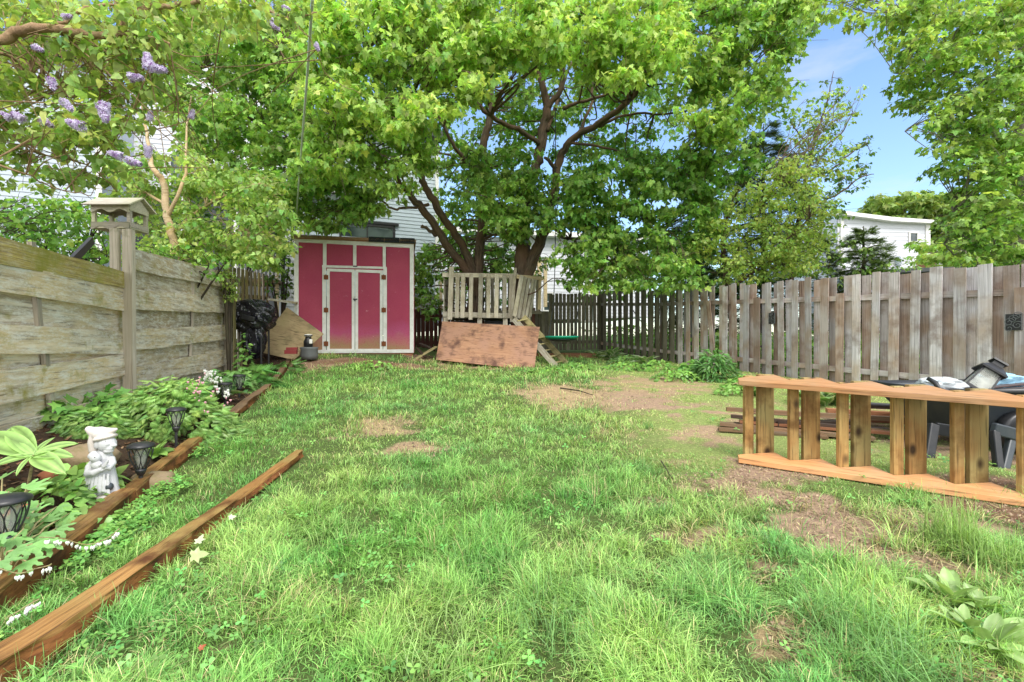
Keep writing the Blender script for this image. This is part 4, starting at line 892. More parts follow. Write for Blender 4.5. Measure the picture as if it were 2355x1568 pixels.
MB().lathe(b+Vector((-.02, 0, .24)), [(.01, 0), (.085, 0), (.09, .12), (.06, .18), (.055, .22), (.08, .23), (.08, .25), (.01, .25)], 16).build('body', M['blackmetal'], t, True)
MB().lathe(b+Vector((-.02, 0, .46)), [(.01, 0), (.07, .0), (.075, .04), (.01, .05)], 14).build('cap', M['white'], t, True)
MB().box(b+Vector((.06, -.07, .36)), (.06, .04, .09)).build('white_patch', M['white'], t, bevel=.012)

# ---- black bag over a barbecue
c = P(579, 735, 8.9); t = thing('covered_barbecue', gp(590, 835), 'barbecue wrapped in a torn shiny black plastic bag', 'barbecue')
def crumple(mb, c, r, seed, amp=.16, nu=56, nv=36, taper=0):
    rg = np.random.default_rng(seed); vs = []
    for i in range(nv+1):
        v = math.pi*i/nv
        for j in range(nu):
            th = 2*math.pi*j/nu; x, y, z = math.sin(v)*math.cos(th), math.sin(v)*math.sin(th), -math.cos(v)
            sp = lambda q: math.copysign(abs(q)**.75, q)
            k = 1+amp*(float(fbm(th*1.3+z*.8, z*1.2+math.sin(th), 1.6, seed))-.5)*2+amp*.55*math.sin(th*9+z*5+3*math.sin(z*4+th*2))*(1-abs(z))+amp*.9*(abs(math.sin(th*4+z*3+2*math.sin(z*3)))-.5)
            k *= 1-taper*max(0, -z)
            vs.append(Vector(c)+Vector((sp(x)*r[0]*k, sp(y)*r[1]*k, sp(z)*r[2]*(1+amp*.5*math.sin(th*3)))))
    fs = [(i*nu+j, i*nu+(j+1) % nu, (i+1)*nu+(j+1) % nu, (i+1)*nu+j) for i in range(nv) for j in range(nu)]; mb.add(vs, fs)
mb = MB(); crumple(mb, c+Vector((0, 0, .06)), (.38, .28, .30), 3, .2); crumple(mb, P(585, 775, 8.85), (.17, .15, .36), 8, .25, taper=.1); crumple(mb, c+Vector((-.24, -.1, .10)), (.17, .16, .22), 5, .25)
mb.build('bag', M['trash'], t, True)
mb = MB(); 
for x, y in ((-.2, -.12), (.2, -.12), (-.2, .15), (.2, .15)): mb.tube([c+Vector((x*1.2, y, -.1)), Vector((c.x+x*1.2, c.y+y, gz(c.x, c.y)))], .018, 8)
mb.build('frame_leg', M['blackmetal'], t); MB().box(P(571, 731, 8.56), (.24, .05, .09), Matrix.Rotation(.25, 3, 'Y')).build('handle', M['blackplastic'], t, bevel=.02)

# cable from above to the shed
t0 = MB().tube([P(726, -260, 3.6), P(718, 0, 4.2), P(706, 180, 5.6), P(690, 380, 8.2), P(677.5, 545, 10.5)], [.014]*5, 8).build('overhead_cable', M['cable']); tag(t0, 'pale grey cable running down from overhead to the left shed corner', 'cable')
# thin grey pole behind the fence
b = P(1587, 800, 12.4); o = MB().tube([Vector((b.x, b.y, gz(b.x, b.y))), P(1588, 560, 12.4)], [.05, .045], 10).build('metal_pole', M['grooved']); tag(o, 'plain grey pole standing behind the right fence under the conifer', 'pole')
c = P(613, 540+70, 13.0); c = P(784*1.0, 0, 1)

# ================================================================== STAIR FRAME ON ITS SIDE
d = Vector((.84, -.545, 0)).normalized(); nrm = Vector((.545, .84, 0)).normalized()
A = gp(1712, 1046); A = Vector((1.73, 3.55, 0)); t = thing('stair_frame', Vector((A.x, A.y, gz(A.x, A.y))), 'unfinished orange cedar stair frame lying on its side in the grass', 'stair frame')
step = .30; NS = 7; thr = .122; rise = .18; run = .24
def strpts(zf):
    pts = [A-d*.015, ]; 
    L = step*NS+.05; out = [A.copy(), A+d*L]; out.append(A+d*L+nrm*thr); 
    for k in range(NS-1, -1, -1):
        v = A+d*(k*step+.02)+nrm*thr; nx = A+d*((k+1)*step+.02)+nrm*thr
        tip = v+d*(run*.797)+nrm*(run*.604)
        if k < NS-1 or True: out += [nx, tip]
    out.append(A+d*.02+nrm*thr); out.append(A-d*.035+nrm*thr*.55)
    return [Vector((p.x, p.y, zf(p))) for p in out]
zlow = lambda p: gz(A.x, A.y)+.026-.030*(p-A).dot(d)+.09*(p-A).dot(nrm)
zup = lambda p: .785-.038*(p-A).dot(d)+.16*(p-A).dot(nrm)
A3 = lambda p: p
for nm, zf in (('stringer', zlow), ('stringer', zup)):
    pts = strpts(zf); mb = MB()
    # split into throat strip + teeth so every face is convex
    def tfr(v): return (d, nrm)
    L = step*NS+.05; T = .038
    def pz(q): return Vector((q.x, q.y, zf(q)))
    mb.prism([pz(A-d*.03), pz(A+d*L), pz(A+d*L+nrm*thr), pz(A+d*.0+nrm*thr), pz(A-d*.045+nrm*thr*.6)], Vector((0, 0, 1)), T, (d, nrm)); o0 = mb.t[0]
    for k in range(NS):
        v = A+d*(k*step)+nrm*thr; nx = A+d*((k+1)*step)+nrm*thr; tip = v+d*(run*.797)+nrm*(run*.604)
        b0 = len(mb.t); mb.prism([pz(v), pz(nx), pz(tip)], Vector((0, 0, 1)), T, (d, nrm))
        base0 = Vector(mb.t[b0]); 
        for j in range(b0, len(mb.t)): 
            q = Vector(mb.v[j])-A; mb.t[j] = (q.dot(d)+7, q.dot(nrm)+3, q.z)
    for j in range(0, 10): q = Vector(mb.v[j])-A; mb.t[j] = (q.dot(d)+7, q.dot(nrm)+3, q.z)
    mb.build(nm, M['cedar'], t, bevel=.003)
rd = (d*.797+nrm*.604).normalized(); rn = Vector((-rd.y, rd.x, 0)); rn = rn if rn.dot(nrm) > 0 else -rn
for k in range(NS):
    v = A+d*(k*step)+nrm*thr
    for w, c0, nm in ((.070, .036, 'tread_board'), (.128, .172, 'tread_board')):
        p = v+rd*c0+rn*.021; b0 = Vector((p.x, p.y, zlow(p)-.02)); b1 = Vector((p.x, p.y, zup(p)+.022)); MB().board(b0, b1, rd, w, .036, 4, .006).build(nm, M['tread'], t, bevel=.004)
# ---- lumber piles behind it
LG = 'salvaged boards piled behind the stair frame'
lum = [((1655, 962, 4.75), (2010, 1062, 4.2), .10, .03, 'scrap', 'bottom left dark board with its end sticking out of the pile', .03), ((1652, 985, 4.6), (1900, 1045, 4.3), .14, .02, 'scrap', 'flat splintered board lying lowest at the left of the pile', .02),
       ((1670, 942, 4.8), (1990, 1010, 4.5), .05, .04, 'scrap', 'narrow board crossing highest at the left end of the pile', .16), ((1680, 958, 4.75), (1960, 1035, 4.35), .07, .03, 'scrapdark', 'dark narrow board in the middle of the left stack', .10),
       ((1700, 972, 4.7), (2090, 1052, 4.2), .09, .025, 'scrapred', 'reddish board lying in the left stack', .06), ((1690, 985, 4.7), (2040, 1030, 4.5), .11, .03, 'scrapdark', 'broad dark board under the left stack', .03),
       ((1722, 950, 4.9), (2120, 1000, 4.6), .07, .04, 'scrap', 'long brown board at the back of the left stack', .12), ((1900, 930, 5.0), (2330, 985, 4.5), .09, .04, 'scrapred', 'long orange-brown board on the right stack', .12),
       ((1905, 938, 5.1), (2420, 990, 4.7), .12, .03, 'scrap', 'wide brown board behind the right stack', .08), ((1940, 955, 4.9), (2400, 1020, 4.4), .09, .03, 'scrapred', 'reddish board lowest in the right stack', .05),
       ((1960, 990, 4.5), (2150, 1045, 4.1), .03, .02, 'scrapdark', 'thin dark strip sticking out toward the cart', .04), ((1950, 980, 4.55), (2160, 1030, 4.15), .03, .02, 'scrap', 'thin pale strip beside the dark one near the cart', .05),
       ((1780, 985, 4.6), (1985, 995, 4.6), .13, .05, 'scrapdark', 'short thick block in the middle of the pile', .07), ((1965, 925, 5.1), (2260, 975, 4.8), .08, .035, 'scrapdark', 'dark board topping the right stack', .16)]
for a, b, w, th, m, lab, h in lum:
    p = P(*a); q = P(*b); p.z = gz(p.x, p.y)+h; q.z = gz(q.x, q.y)+h*.9
    tag(MB().board(p, q, Vector((0, 0, 1)).cross(q-p), w, th, 6, .02).build('scrap_board', M[m]), lab, 'board', LG)
a = P(1985, 934, 4.95); b = P(2260, 985, 4.6); a.z = gz(a.x, a.y)+.2; b.z = gz(b.x, b.y)+.18; tag(MB().tube([a, b], .025, 12).build('black_pipe', M['blackplastic']), 'black plastic pipe lying on the right end of the board pile', 'pipe')

# ================================================================== GARDEN CART
c = Vector((4.32, 4.0, 0)); t = thing('garden_cart', Vector((4.3, 3.9, gz(4.3, 3.9))), 'black plastic garden dump cart standing behind the stair frame', 'garden cart')
x0, x1, y0, y1, zt, zb = 3.42, 5.1, 3.72, 4.55, .70, .36
mb = MB(); sl = .16
o_ = [(x0, y0, zt), (x1, y0, zt+.02), (x1, y1, zt+.02), (x0, y1, zt)]; i_ = [(x0+.26, y0+sl, zb), (x1-.1, y0+sl, zb), (x1-.1, y1-sl, zb), (x0+.26, y1-sl, zb)]
oi = [(x0+.03, y0+.03, zt), (x1-.03, y0+.03, zt+.02), (x1-.03, y1-.03, zt+.02), (x0+.03, y1-.03, zt)]; ii = [(a+.02*(1 if a < 4.2 else -1), b+.02*(1 if b < 4.1 else -1), zb+.03) for a, b, _ in i_]
vs = o_+i_+oi+ii; fs = []
for k in range(4):
    n = (k+1) % 4; fs += [(k, n, 4+n, 4+k)[::-1], (8+k, 8+n, 12+n, 12+k), (k, n, 8+n, 8+k)]
fs += [(4, 5, 6, 7)[::-1], (12, 13, 14, 15)]; mb.add(vs, fs); mb.build('tray', M['darkgrey'], t, bevel=.012)
MB().tube([o_[0], o_[1], o_[2], o_[3], o_[0]], .022, 8).build('rim', M['blackplastic'], t, True)
MB().box((4.3, 4.1, zb-.04), (1.15, .5, .05)).build('chassis', M['blackmetal'], t, bevel=.01)
pts = [P(2150, 1050, 3.72), P(2138, 985, 3.8), P(2155, 950, 3.85)]
g = lambda px, py, Y: P(px, py, Y)
MB().board(g(2133, 1060, 3.7), g(2146, 975, 3.78), Vector((1, 0, 0)), .07, .05, 3).build('leg', M['blackplastic'], t, bevel=.01)
MB().board(g(2150, 985, 3.80), g(2240, 1000, 3.80), Vector((0, 0, 1)), .10, .03).build('cross_brace', M['blackplastic'], t, bevel=.008)
MB().tube([g(2136, 1056, 3.72), g(2165, 1068, 3.8), g(2200, 1050, 3.9), g(2210, 1020, 3.95)], .013, 7).build('bracket', M['blackmetal'], t)
MB().board(g(2298, 1104, 3.44), g(2286, 990, 3.55), Vector((1, 0, 0)), .05, .05, 3).build('leg', M['blackplastic'], t, bevel=.01)
MB().board(g(2302, 1104, 3.44), g(2326, 1005, 3.55), Vector((1, 0, 0)), .05, .05, 3).build('leg', M['darkgrey'], t, bevel=.01)
MB().board(g(2282, 985, 3.55), g(2420, 1020, 3.5), Vector((0, 0, 1)), .09, .05).build('axle_beam', M['darkgrey'], t, bevel=.01)
for (px, py, Yw) in ((2345, 1048, 3.78), (2440, 1070, 3.5)):
    wc = P(px, py, Yw); wc.z = gz(wc.x, wc.y)+.17; Rm = Matrix.Rotation(R(90), 3, 'X'); w_ = MB().lathe(wc, [(.09, -.04), (.15, -.05), (.17, -.03), (.17, .03), (.15, .05), (.09, .04)], 28, Rm).build('wheel', M['blackplastic'], t, True); sub(w_)
    MB().lathe(wc, [(.01, -.03), (.03, -.055), (.05, -.03), (.10, -.035), (.10, .035), (.01, .03)], 24, Rm).build('rim', M['grooved'], w_, True)
# things on the cart
t = thing('patio_lantern', P(2270, 905, 4.1), 'large black glass-sided lantern tipped over on the cart', 'lantern')
ax = Vector((.62, -.05, .72)).normalized(); c0 = P(2203, 893, 4.02); sx = Vector((.66, -.45, -.6)).normalized(); sx = (sx-ax*sx.dot(ax)).normalized(); sy = ax.cross(sx)
Lh = .18; hw = .072
Rl = Matrix((sx, sy, ax)).transposed()
c0 = P(2237, 896, 3.9)
cor = [(-1, -1), (1, -1), (1, 1), (-1, 1)]
for a, b in cor: MB().board(c0+(sx*a+sy*b)*hw*1.05, c0+(sx*a+sy*b)*hw*.86+ax*Lh, sx, .012, .012).build('corner_bar', M['blackmetal'], t)
for i in range(4):
    (a, b), (a2, b2) = cor[i], cor[(i+1) % 4]; q = [c0+(sx*a+sy*b)*hw, c0+(sx*a2+sy*b2)*hw, c0+(sx*a2+sy*b2)*hw*.82+ax*Lh, c0+(sx*a+sy*b)*hw*.82+ax*Lh]; MB().prism(q, (sx*(a+a2)+sy*(b+b2)).normalized(), .003).build('pane', M['clear'], t)
MB().box(c0-ax*.01, (hw*2.25, hw*2.25, .03), Rl).build('base', M['blackmetal'], t, bevel=.004)
def pyr(c, w0, w1, h, mb):
    b = [c+(sx*a+sy*b_)*w0 for a, b_ in cor]; u = [c+(sx*a+sy*b_)*w1+ax*h for a, b_ in cor]; mb.add(b+u, [(3, 2, 1, 0), (4, 5, 6, 7)]+[(i, (i+1) % 4, 4+(i+1) % 4, 4+i) for i in range(4)])
mb = MB(); pyr(c0+ax*Lh, hw*1.25, hw*1.28, .014, mb); pyr(c0+ax*(Lh+.0145), hw*1.24, hw*.62, .055, mb); mb.build('roof', M['blackmetal'], t)
mb = MB(); pyr(c0+ax*(Lh+.07), hw*.52, hw*.52, .035, mb); pyr(c0+ax*(Lh+.106), hw*.72, hw*.68, .016, mb); mb.build('vent_cap', M['blackmetal'], t)
o = MB(); crumple(o, P(2166, 884, 3.95), (.15, .10, .055), 21, .3, 36, 20); tag(o.build('white_bag', M['whitebag'], smooth=True), 'crumpled white plastic bag lying on the left end of the cart', 'bag')
o = MB(); crumple(o, P(2292, 876, 4.35), (.19, .12, .075), 22, .28, 36, 20); tag(o.build('blue_bag', M['bluebag'], smooth=True), 'pale blue plastic bag behind the tipped lantern', 'bag')
t = thing('slatted_shutter', P(2290, 910, 4.0), 'dark brown slatted plastic panel lying across the cart', 'panel')
q = [P(2170, 926, 3.75), P(2480, 928, 3.6), P(2480, 868, 4.3), P(2262, 888, 4.15)]
a0 = P(2240, 893, 4.25); a1 = P(2500, 858, 4.35); b0 = P(2200, 918, 3.78); b1 = P(2500, 925, 3.70)
for k in range(6):
    f = k/5; MB().board(a0.lerp(b0, f)+Vector((0, 0, .01*(k % 2))), a1.lerp(b1, f)+Vector((0, 0, .01*(k % 2))), (b0-a0), .075, .016).build('slat', M['brownshutter'], t, bevel=.004)
MB().board(a0+Vector((.02, 0, .018)), b0+Vector((.02, 0, .018)), Vector((1, 0, 0)), .04, .02).build('end_rail', M['brownshutter'], t)
MB().tube([P(2133, 870, 3.8), P(2150, 880, 3.75), P(2160, 895, 3.7), P(2200, 905, 3.7)], [.016, .02, .016, .012], 8).build('cart_lip', M['blackplastic'], bpy.data.objects['garden_cart'], True)

# ================================================================== TIMBERS
def timber(name, pts, w, h, mat, label, side=None, seed=1, group=None, segs=40, lift=.0, cat='timber'):
    """rough squared log following ground points, eaten away along the camera-right lower edge"""
    rg = random.Random(seed); P0 = bez([(p, 1) for p in pts], max(2, segs//(len(pts)-1))); P0 = [p for p, _ in P0]; n = len(P0); vs = []; ts = []; s_ = 0
    prof = [(-.5, -.4), (-.5, .32), (-.44, .5), (0, .52), (.38, .5), (.48, .36), (.5, -.1), (.42, -.4)]; m = len(prof)
    for i, p in enumerate(P0):
        dd = (P0[min(i+1, n-1)]-P0[max(i-1, 0)]).normalized(); sd = Vector((dd.y, -dd.x, 0)).normalized(); 
        if i: s_ += (p-P0[i-1]).length
        k = 1-.5*(i/n)*(w > .12); ev = [float(fbm(s_*1.0+j*3.3+seed*5, j*1.7, 6, 4))-.5 for j in range(m)]
        for j, (a, b) in enumerate(prof):
            er = ev[j]*(.55 if j >= 5 else .16); rot = .25*max(0, float(fbm(s_+seed, 2, 3.5, 8))-.52)*4 if j in (5, 6) else 0
            q = p+sd*(a*w*k*(1+er)-rot*w*.9)+Vector((0, 0, (b+.45)*h*k*(1+er*.5)+lift)); vs.append(q); ts.append((s_+seed, a*w+ev[j]*.01, b*h))
    fs = [(i*m+j, (i+1)*m+j, (i+1)*m+(j+1) % m, i*m+(j+1) % m) for i in range(n-1) for j in range(m)]+[tuple(range(m)), tuple((n-1)*m+j for j in range(m-1, -1, -1))]
    root = thing(name, P0[n//2], label, cat, group); top = MB(); top.v = [tuple(v) for v in vs]; top.t = ts; top.f = fs
    o = top.build('body', mat, root); o.data.materials.append(M['rotten'])
    for k, pg in enumerate(o.data.polygons):
        if k < (n-1)*m and (k % m) in (5, 6) : pg.material_index = 1
    return root
timber('loose_timber', [gp(-70, 1625), gp(130, 1490), gp(410, 1272), gp(560, 1155), gp(691, 1050)], .130, .115, M['timber'], 'long wet orange-brown timber lying loose in the foreground grass', seed=3, segs=150)
EG = 'timbers edging the planting bed'
def ep(Y): return Vector((edge_x(Y), Y, gz(edge_x(Y)+.1, Y)))
timber('edging_timber', [ep(1.45), ep(2.1), ep(2.75)], .105, .115, M['timber'], 'nearest orange timber edging the planting bed below the white blooms', seed=11, group=EG, segs=24)
timber('edging_timber', [ep(2.76), ep(3.4), ep(4.0)], .095, .105, M['timber'], 'timber edging running from beside the gnome to the fern mound', seed=12, group=EG, segs=24)
timber('edging_timber', [ep(4.6), ep(6.1), ep(7.6)], .10, .09, M['scrap'], 'darker edging timber beyond the fern mound', seed=13, group=EG, segs=24)
timber('edging_timber', [ep(7.65), ep(9.0), ep(9.9)], .10, .09, M['scrap'], 'farthest edging timber ending at the shed corner', seed=14, group=EG, segs=20)
# rocks in the bed
RG = 'rough stones in the planting bed'
def rock(px, py, Y, r, label, seed, mat='stone'):
    c = P(px, py, Y); c.z = gz(c.x, c.y)+r[2]*.35; mb = MB(); vs = []; nu, nv = 20, 12
    for i in range(nv+1):
        v = math.pi*i/nv
        for j in range(nu):
            th = 2*math.pi*j/nu; x, y, z = math.sin(v)*math.cos(th), math.sin(v)*math.sin(th), -math.cos(v); k = 1+.5*(float(fbm(x*2+seed, y*2+z*1.7, 1.2, seed))-.5)+.16*(float(fbm(x*3+seed, y*3+z*2.7, 3.5, seed+2))-.5)
            vs.append(c+Vector((x*r[0]*k, y*r[1]*k, z*r[2]*k)))
    mb.add(vs, [(i*nu+j, i*nu+(j+1) % nu, (i+1)*nu+(j+1) % nu, (i+1)*nu+j) for i in range(nv) for j in range(nu)]); tag(mb.build('bed_stone', M[mat], smooth=True), label, 'stone', RG)
rock(200, 1050, 3.1, (.17, .14, .09), 'large brown mossy stone behind the gnome', 3); rock(350, 1045, 3.05, (.14, .10, .08), 'smaller brown stone between gnome and solar lamp', 7)
rock(140, 1085, 2.8, (.10, .08, .05), 'reddish stone chunk beneath the striped big leaves', 9, 'terracotta'); rock(20, 1170, 2.3, (.12, .10, .06), 'reddish stone half hidden at the left edge of the bed', 12, 'terracotta')
rock(300, 945, 4.6, (.07, .06, .09), 'small clay-coloured stone at the foot of the tall fence post', 15, 'terracotta')

# ================================================================== SOLAR LAMPS
def solar(b, hgt, cap, label, lean=(0, 0)):
    t = thing('solar_lamp', b, label, 'solar lamp', 'black solar stake lamps along the bed'); Rm = Matrix.Rotation(lean[0], 3, 'X')@Matrix.Rotation(lean[1], 3, 'Y'); b = Vector(b)
    g = lambda x, y, z: b+Rm@Vector((x, y, z)); zc = hgt
    MB().lathe(g(0, 0, zc-.022), [(.01, 0), (cap*.98, 0), (cap, .008), (cap*.93, .018), (cap*.6, .028), (.01, .031)], 28, Rm).build('cap', M['blackplastic'], t, True)
    ch = cap*1.75; mb = MB()
    for k in range(10):
        for s_ in (-1, 1):
            pts = []
            for q in range(7):
                f = q/6; a = k*2*math.pi/10+s_*.32*math.sin(f*math.pi); r = cap*(.86-.52*f+.12*math.sin(f*math.pi)); pts.append(g(math.cos(a)*r, math.sin(a)*r, zc-.024-ch*f))
            mb.tube(pts, cap*.035, 5)
    mb.build('cage', M['blackplastic'], t)
    MB().lathe(g(0, 0, zc-.024-ch), [(.01, 0), (cap*.2, .005), (cap*.44, ch*.65), (cap*.52, ch*.95), (.01, ch*.95)], 16, Rm).build('lens', M['clear'], t, True)
    MB().lathe(g(0, 0, zc-.03-ch-.02), [(.01, -.02), (cap*.25, -.01), (cap*.38, .01), (cap*.42, .025), (.01, .028)], 16, Rm).build('collar', M['blackplastic'], t, True)
    MB().tube([g(0, 0, zc-.05-ch), g(0, 0, -.03)], [cap*.17, cap*.14], 10).build('stake', M['blackplastic'], t)
def lampat(px, ptop, Yd, cap, label, lean=(0, 0)):
    p = P(px, ptop, Yd); z = gz(p.x, p.y); solar((p.x, p.y, z), p.z-z+.0, cap, label, lean)
lampat(324, 1020, 2.95, .075, 'black solar lamp just right of the gnome'); lampat(405, 938, 3.75, .070, 'black solar lamp in front of the fern mound on the timber')
lampat(518, 880, 5.5, .078, 'black solar lamp half hidden behind the pink and white flowers'); lampat(550, 862, 6.1, .078, 'farthest black solar lamp beyond the flowers'); lampat(18, 1142, 1.93, .075, 'nearest black solar lamp at the left edge under the leaves')

# ================================================================== GARDEN STATUE
b = P(240, 1122, 2.72); b.z = gz(b.x, b.y); s = .375
t = thing('garden_statue', b, 'pale weathered gnome statue with pointed hat cradling a small child', 'statue')
def G(x, y, z): return b+Vector((x*.80, y*.82, z))*s
mb = MB(); prof = [(.01, .0), (.25, .0), (.26, .04), (.235, .14), (.205, .28), (.17, .42), (.14, .52), (.15, .58), (.12, .66), (.08, .70), (.01, .71)]
mb.lathe(b, [(r*s*.76, z*s) for r, z in prof], 30, flute=.06)
mb.ell(G(.07, -.02, .79), (.125*s, .115*s, .125*s)); mb.ell(G(.20, -.05, .775), (.065*s, .038*s, .034*s)); mb.ell(G(.15, -.07, .73), (.06*s, .05*s, .045*s)); mb.ell(G(.15, -.10, .80), (.035*s, .035*s, .03*s)); mb.ell(G(.13, -.06, .69), (.07*s, .06*s, .035*s))
mb.ell(G(-.03, -.11, .80), (.055*s, .02*s, .075*s), Matrix.Rotation(.5, 3, 'Y')); mb.ell(G(.0, .02, .68), (.10*s, .09*s, .07*s))
mb.tube([G(-.12, -.03, .55), G(-.18, -.10, .45), G(-.13, -.19, .37), G(.02, -.24, .40), G(.15, -.22, .45)], [.06*s, .065*s, .06*s, .05*s, .034*s], 12)
mb.tube([G(.13, .0, .57), G(.21, -.06, .50), G(.21, -.15, .45), G(.18, -.2, .47)], [.05*s, .05*s, .045*s, .036*s], 12)
for k in range(4): mb.tube([G(.15+.012*k, -.21, .47+.018*k), G(.20+.014*k, -.23, .485+.024*k), G(.245+.012*k, -.225, .51+.028*k)], [.015*s, .0135*s, .010*s], 8)
mb.tube([G(.14, -.21, .47), G(.15, -.25, .52), G(.17, -.255, .545)], [.016*s, .014*s, .011*s], 8)
for k in range(8): mb.tube([G(-.20+.055*k, -.12-.07*math.sin((k+.5)*.4), .36), G(-.22+.06*k, -.14-.08*math.sin((k+.5)*.4), .2), G(-.235+.065*k, -.15-.09*math.sin((k+.5)*.4), .03)], [.016*s, .024*s, .028*s], 8)
o = mb.build('body', M['statue'], t, True); rm = o.modifiers.new('r', 'REMESH'); rm.mode = 'VOXEL'; rm.voxel_size = .0032; rm.use_smooth_shade = True
mb = MB(); mb.tube([G(.27, -.03, 1.02), G(.16, -.02, .985), G(.04, 0, .94), G(-.10, .01, .94), G(-.24, .02, .97), G(-.36, .03, 1.02)], [.016*s, .055*s, .10*s, .11*s, .075*s, .04*s], 18)
mb.ell(G(.03, -.01, .885), (.165*s, .145*s, .05*s), Matrix.Rotation(-.25, 3, 'Y')); mb.tube([G(-.16, 0, .93), G(-.20, -.01, .80), G(-.19, -.02, .68), G(-.15, -.02, .57)], [.08*s, .075*s, .06*s, .03*s], 12)
o = mb.build('hat', M['hat'], t, True); rm = o.modifiers.new('r', 'REMESH'); rm.mode = 'VOXEL'; rm.voxel_size = .004; rm.use_smooth_shade = True; sm = o.modifiers.new('s', 'SMOOTH'); sm.factor = .5; sm.iterations = 2
mb = MB(); mb.ell(G(.01, -.20, .61), (.072*s, .068*s, .072*s)); mb.ell(G(.03, -.265, .60), (.018*s, .015*s, .013*s)); mb.ell(G(-.045, -.20, .64), (.06*s, .06*s, .055*s)); mb.ell(G(-.03, -.19, .68), (.05*s, .05*s, .03*s)); mb.ell(G(.04, -.20, .50), (.085*s, .06*s, .065*s)); mb.tube([G(.05, -.2, .53), G(.14, -.235, .50)], [.035*s, .025*s], 8)
o = mb.build('child_figure', M['statue'], t, True); rm = o.modifiers.new('r', 'REMESH'); rm.mode = 'VOXEL'; rm.voxel_size = .003; rm.use_smooth_shade = True
mb = MB(); mb.ell(G(.125, -.118, .835), (.016*s, .011*s, .022*s)); mb.ell(G(.005, -.266, .63), (.010*s, .006*s, .011*s)); mb.ell(G(.05, -.262, .63), (.010*s, .006*s, .011*s)); mb.build('eye', M['blackplastic'], t, True)
mb = MB(); mb.ell(G(.16, -.2, .03), (.12*s, .08*s, .04*s)); mb.build('shoe', M['hat'], t, True); mb = MB(); mb.ell(G(.20, -.12, .16), (.05*s, .06*s, .06*s)); mb.build('pouch', M['darkgrey'], t, True)
# ================================================================== TREES
LG1 = (.19, .38, .075); LG2 = (.52, .72, .18)
def tree(name, loc, label, group=None, cat='tree'): return thing(name, loc, label, cat, group)
def crown(t, cl, per, size, cols, tpl=MAPLE, mat='leaf', name='crown', **kw):
    p, r, s, c = cluster_leaves(cl, per, size, cols, **kw); return bulk(name, tpl[0], tpl[1], p, r, s, c, M[mat], t)
# --- left maple (three stems)
b = P(1088, 790, 12.1); t = tree('maple_tree', (b.x, b.y, gz(b.x, b.y)), 'multi-stemmed maple with three forking trunks rising behind the left of the treehouse')
mb = MB(); nodes = limbs(mb, [
    [(1092, 800, 12.1, .27), (1092, 700, 12.1, .25), (1094, 640, 12.1, .25)],
    [(1090, 660, 12.1, .17), (1066, 612, 12.0, .13), (1030, 568, 11.7, .12), (1000, 520, 11.4, .115), (968, 478, 11.1, .105), (935, 440, 10.8, .09), (905, 400, 10.4, .07), (868, 360, 10.0, .05), (820, 320, 9.5, .035), (770, 270, 9, .02)],
    [(1094, 650, 12.1, .17), (1076, 590, 12.0, .13), (1050, 545, 11.8, .12), (1015, 495, 11.4, .11), (985, 440, 11.0, .10), (960, 395, 10.7, .085), (930, 350, 10.4, .07), (900, 290, 10.0, .05), (870, 220, 9.5, .035), (840, 120, 9.2, .02)],
    [(1098, 650, 12.1, .18), (1102, 590, 12.1, .155), (1108, 530, 12.1, .15), (1118, 460, 12.0, .14), (1118, 400, 12.0, .13), (1110, 340, 11.8, .12), (1125, 280, 11.7, .11), (1128, 200, 11.5, .09), (1110, 120, 11.2, .06), (1100, 20, 11, .04)],
    [(1118, 440, 12.0, .09), (1080, 380, 11.7, .07), (1040, 330, 11.3, .05), (1000, 250, 11, .04), (960, 160, 10.4, .025)],
    [(1115, 420, 12.0, .07), (1075, 370, 12.6, .05), (1000, 350, 13, .03)],
    [(985, 470, 11.2, .05), (940, 478, 10.9, .035), (900, 478, 10.6, .03), (868, 450, 10.3, .02)],
    [(1000, 540, 11.5, .05), (984, 528, 11.3, .045), (968, 520, 11.2, .045)],
    [(905, 400, 10.4, .045), (880, 385, 10.2, .04), (840, 360, 10, .03), (800, 350, 9.8, .02)],
    [(820, 320, 9.5, .03), (760, 260, 9.3, .025), (700, 190, 9.3, .02), (640, 110, 9.4, .012)],
    [(740, 420, 11, .02), (700, 350, 11.0, .03), (640, 300, 11, .03), (540, 240, 11, .02), (460, 160, 11, .012)]], jit=.03)
cl = []
cl += fill([(720, 0), (1080, -30), (1130, 120), (1120, 220), (1000, 260), (900, 300), (830, 280), (720, 240), (690, 100)], 130, 7.6, 9.6, .28, .5, (.55, 1), 2, ((1030, 190, 30, 25), (930, 195, 35, 18)))
cl += fill([(760, 240), (960, 260), (985, 330), (960, 420), (880, 440), (810, 400), (700, 420), (690, 320)], 62, 8.2, 9.8, .25, .42, (.35, .95), 3, ((910, 300, 25, 18),))
cl += fill([(690, 380), (860, 420), (870, 480), (800, 520), (690, 520), (640, 450)], 40, 9.5, 10.3, .25, .42, (.1, .5), 4)
cl += fill([(380, 60), (700, 0), (720, 200), (700, 400), (600, 470), (480, 420), (440, 300), (360, 200)], 165, 9.5, 11.6, .28, .5, (.2, .75), 5, ((520, 85, 30, 22), (470, 150, 22, 28), (500, 215, 40, 22), (590, 210, 25, 20), (640, 300, 30, 20)))
cl += fill([(960, 120), (1230, 60), (1240, 300), (1120, 420), (1040, 380), (1000, 300)], 46, 11.4, 13.2, .3, .48, (.1, .5), 6, ((1150, 330, 30, 35), (1010, 395, 14, 22)))
cl += fill([(950, 570), (1015, 560), (1018, 640), (990, 720), (950, 690)], 20, 11.6, 12.8, .2, .35, (.1, .4), 7)
cl += fill([(1090, 330), (1230, 350), (1260, 500), (1200, 560), (1120, 500), (1060, 400)], 40, 10.6, 11.4, .22, .36, (.1, .5), 8)
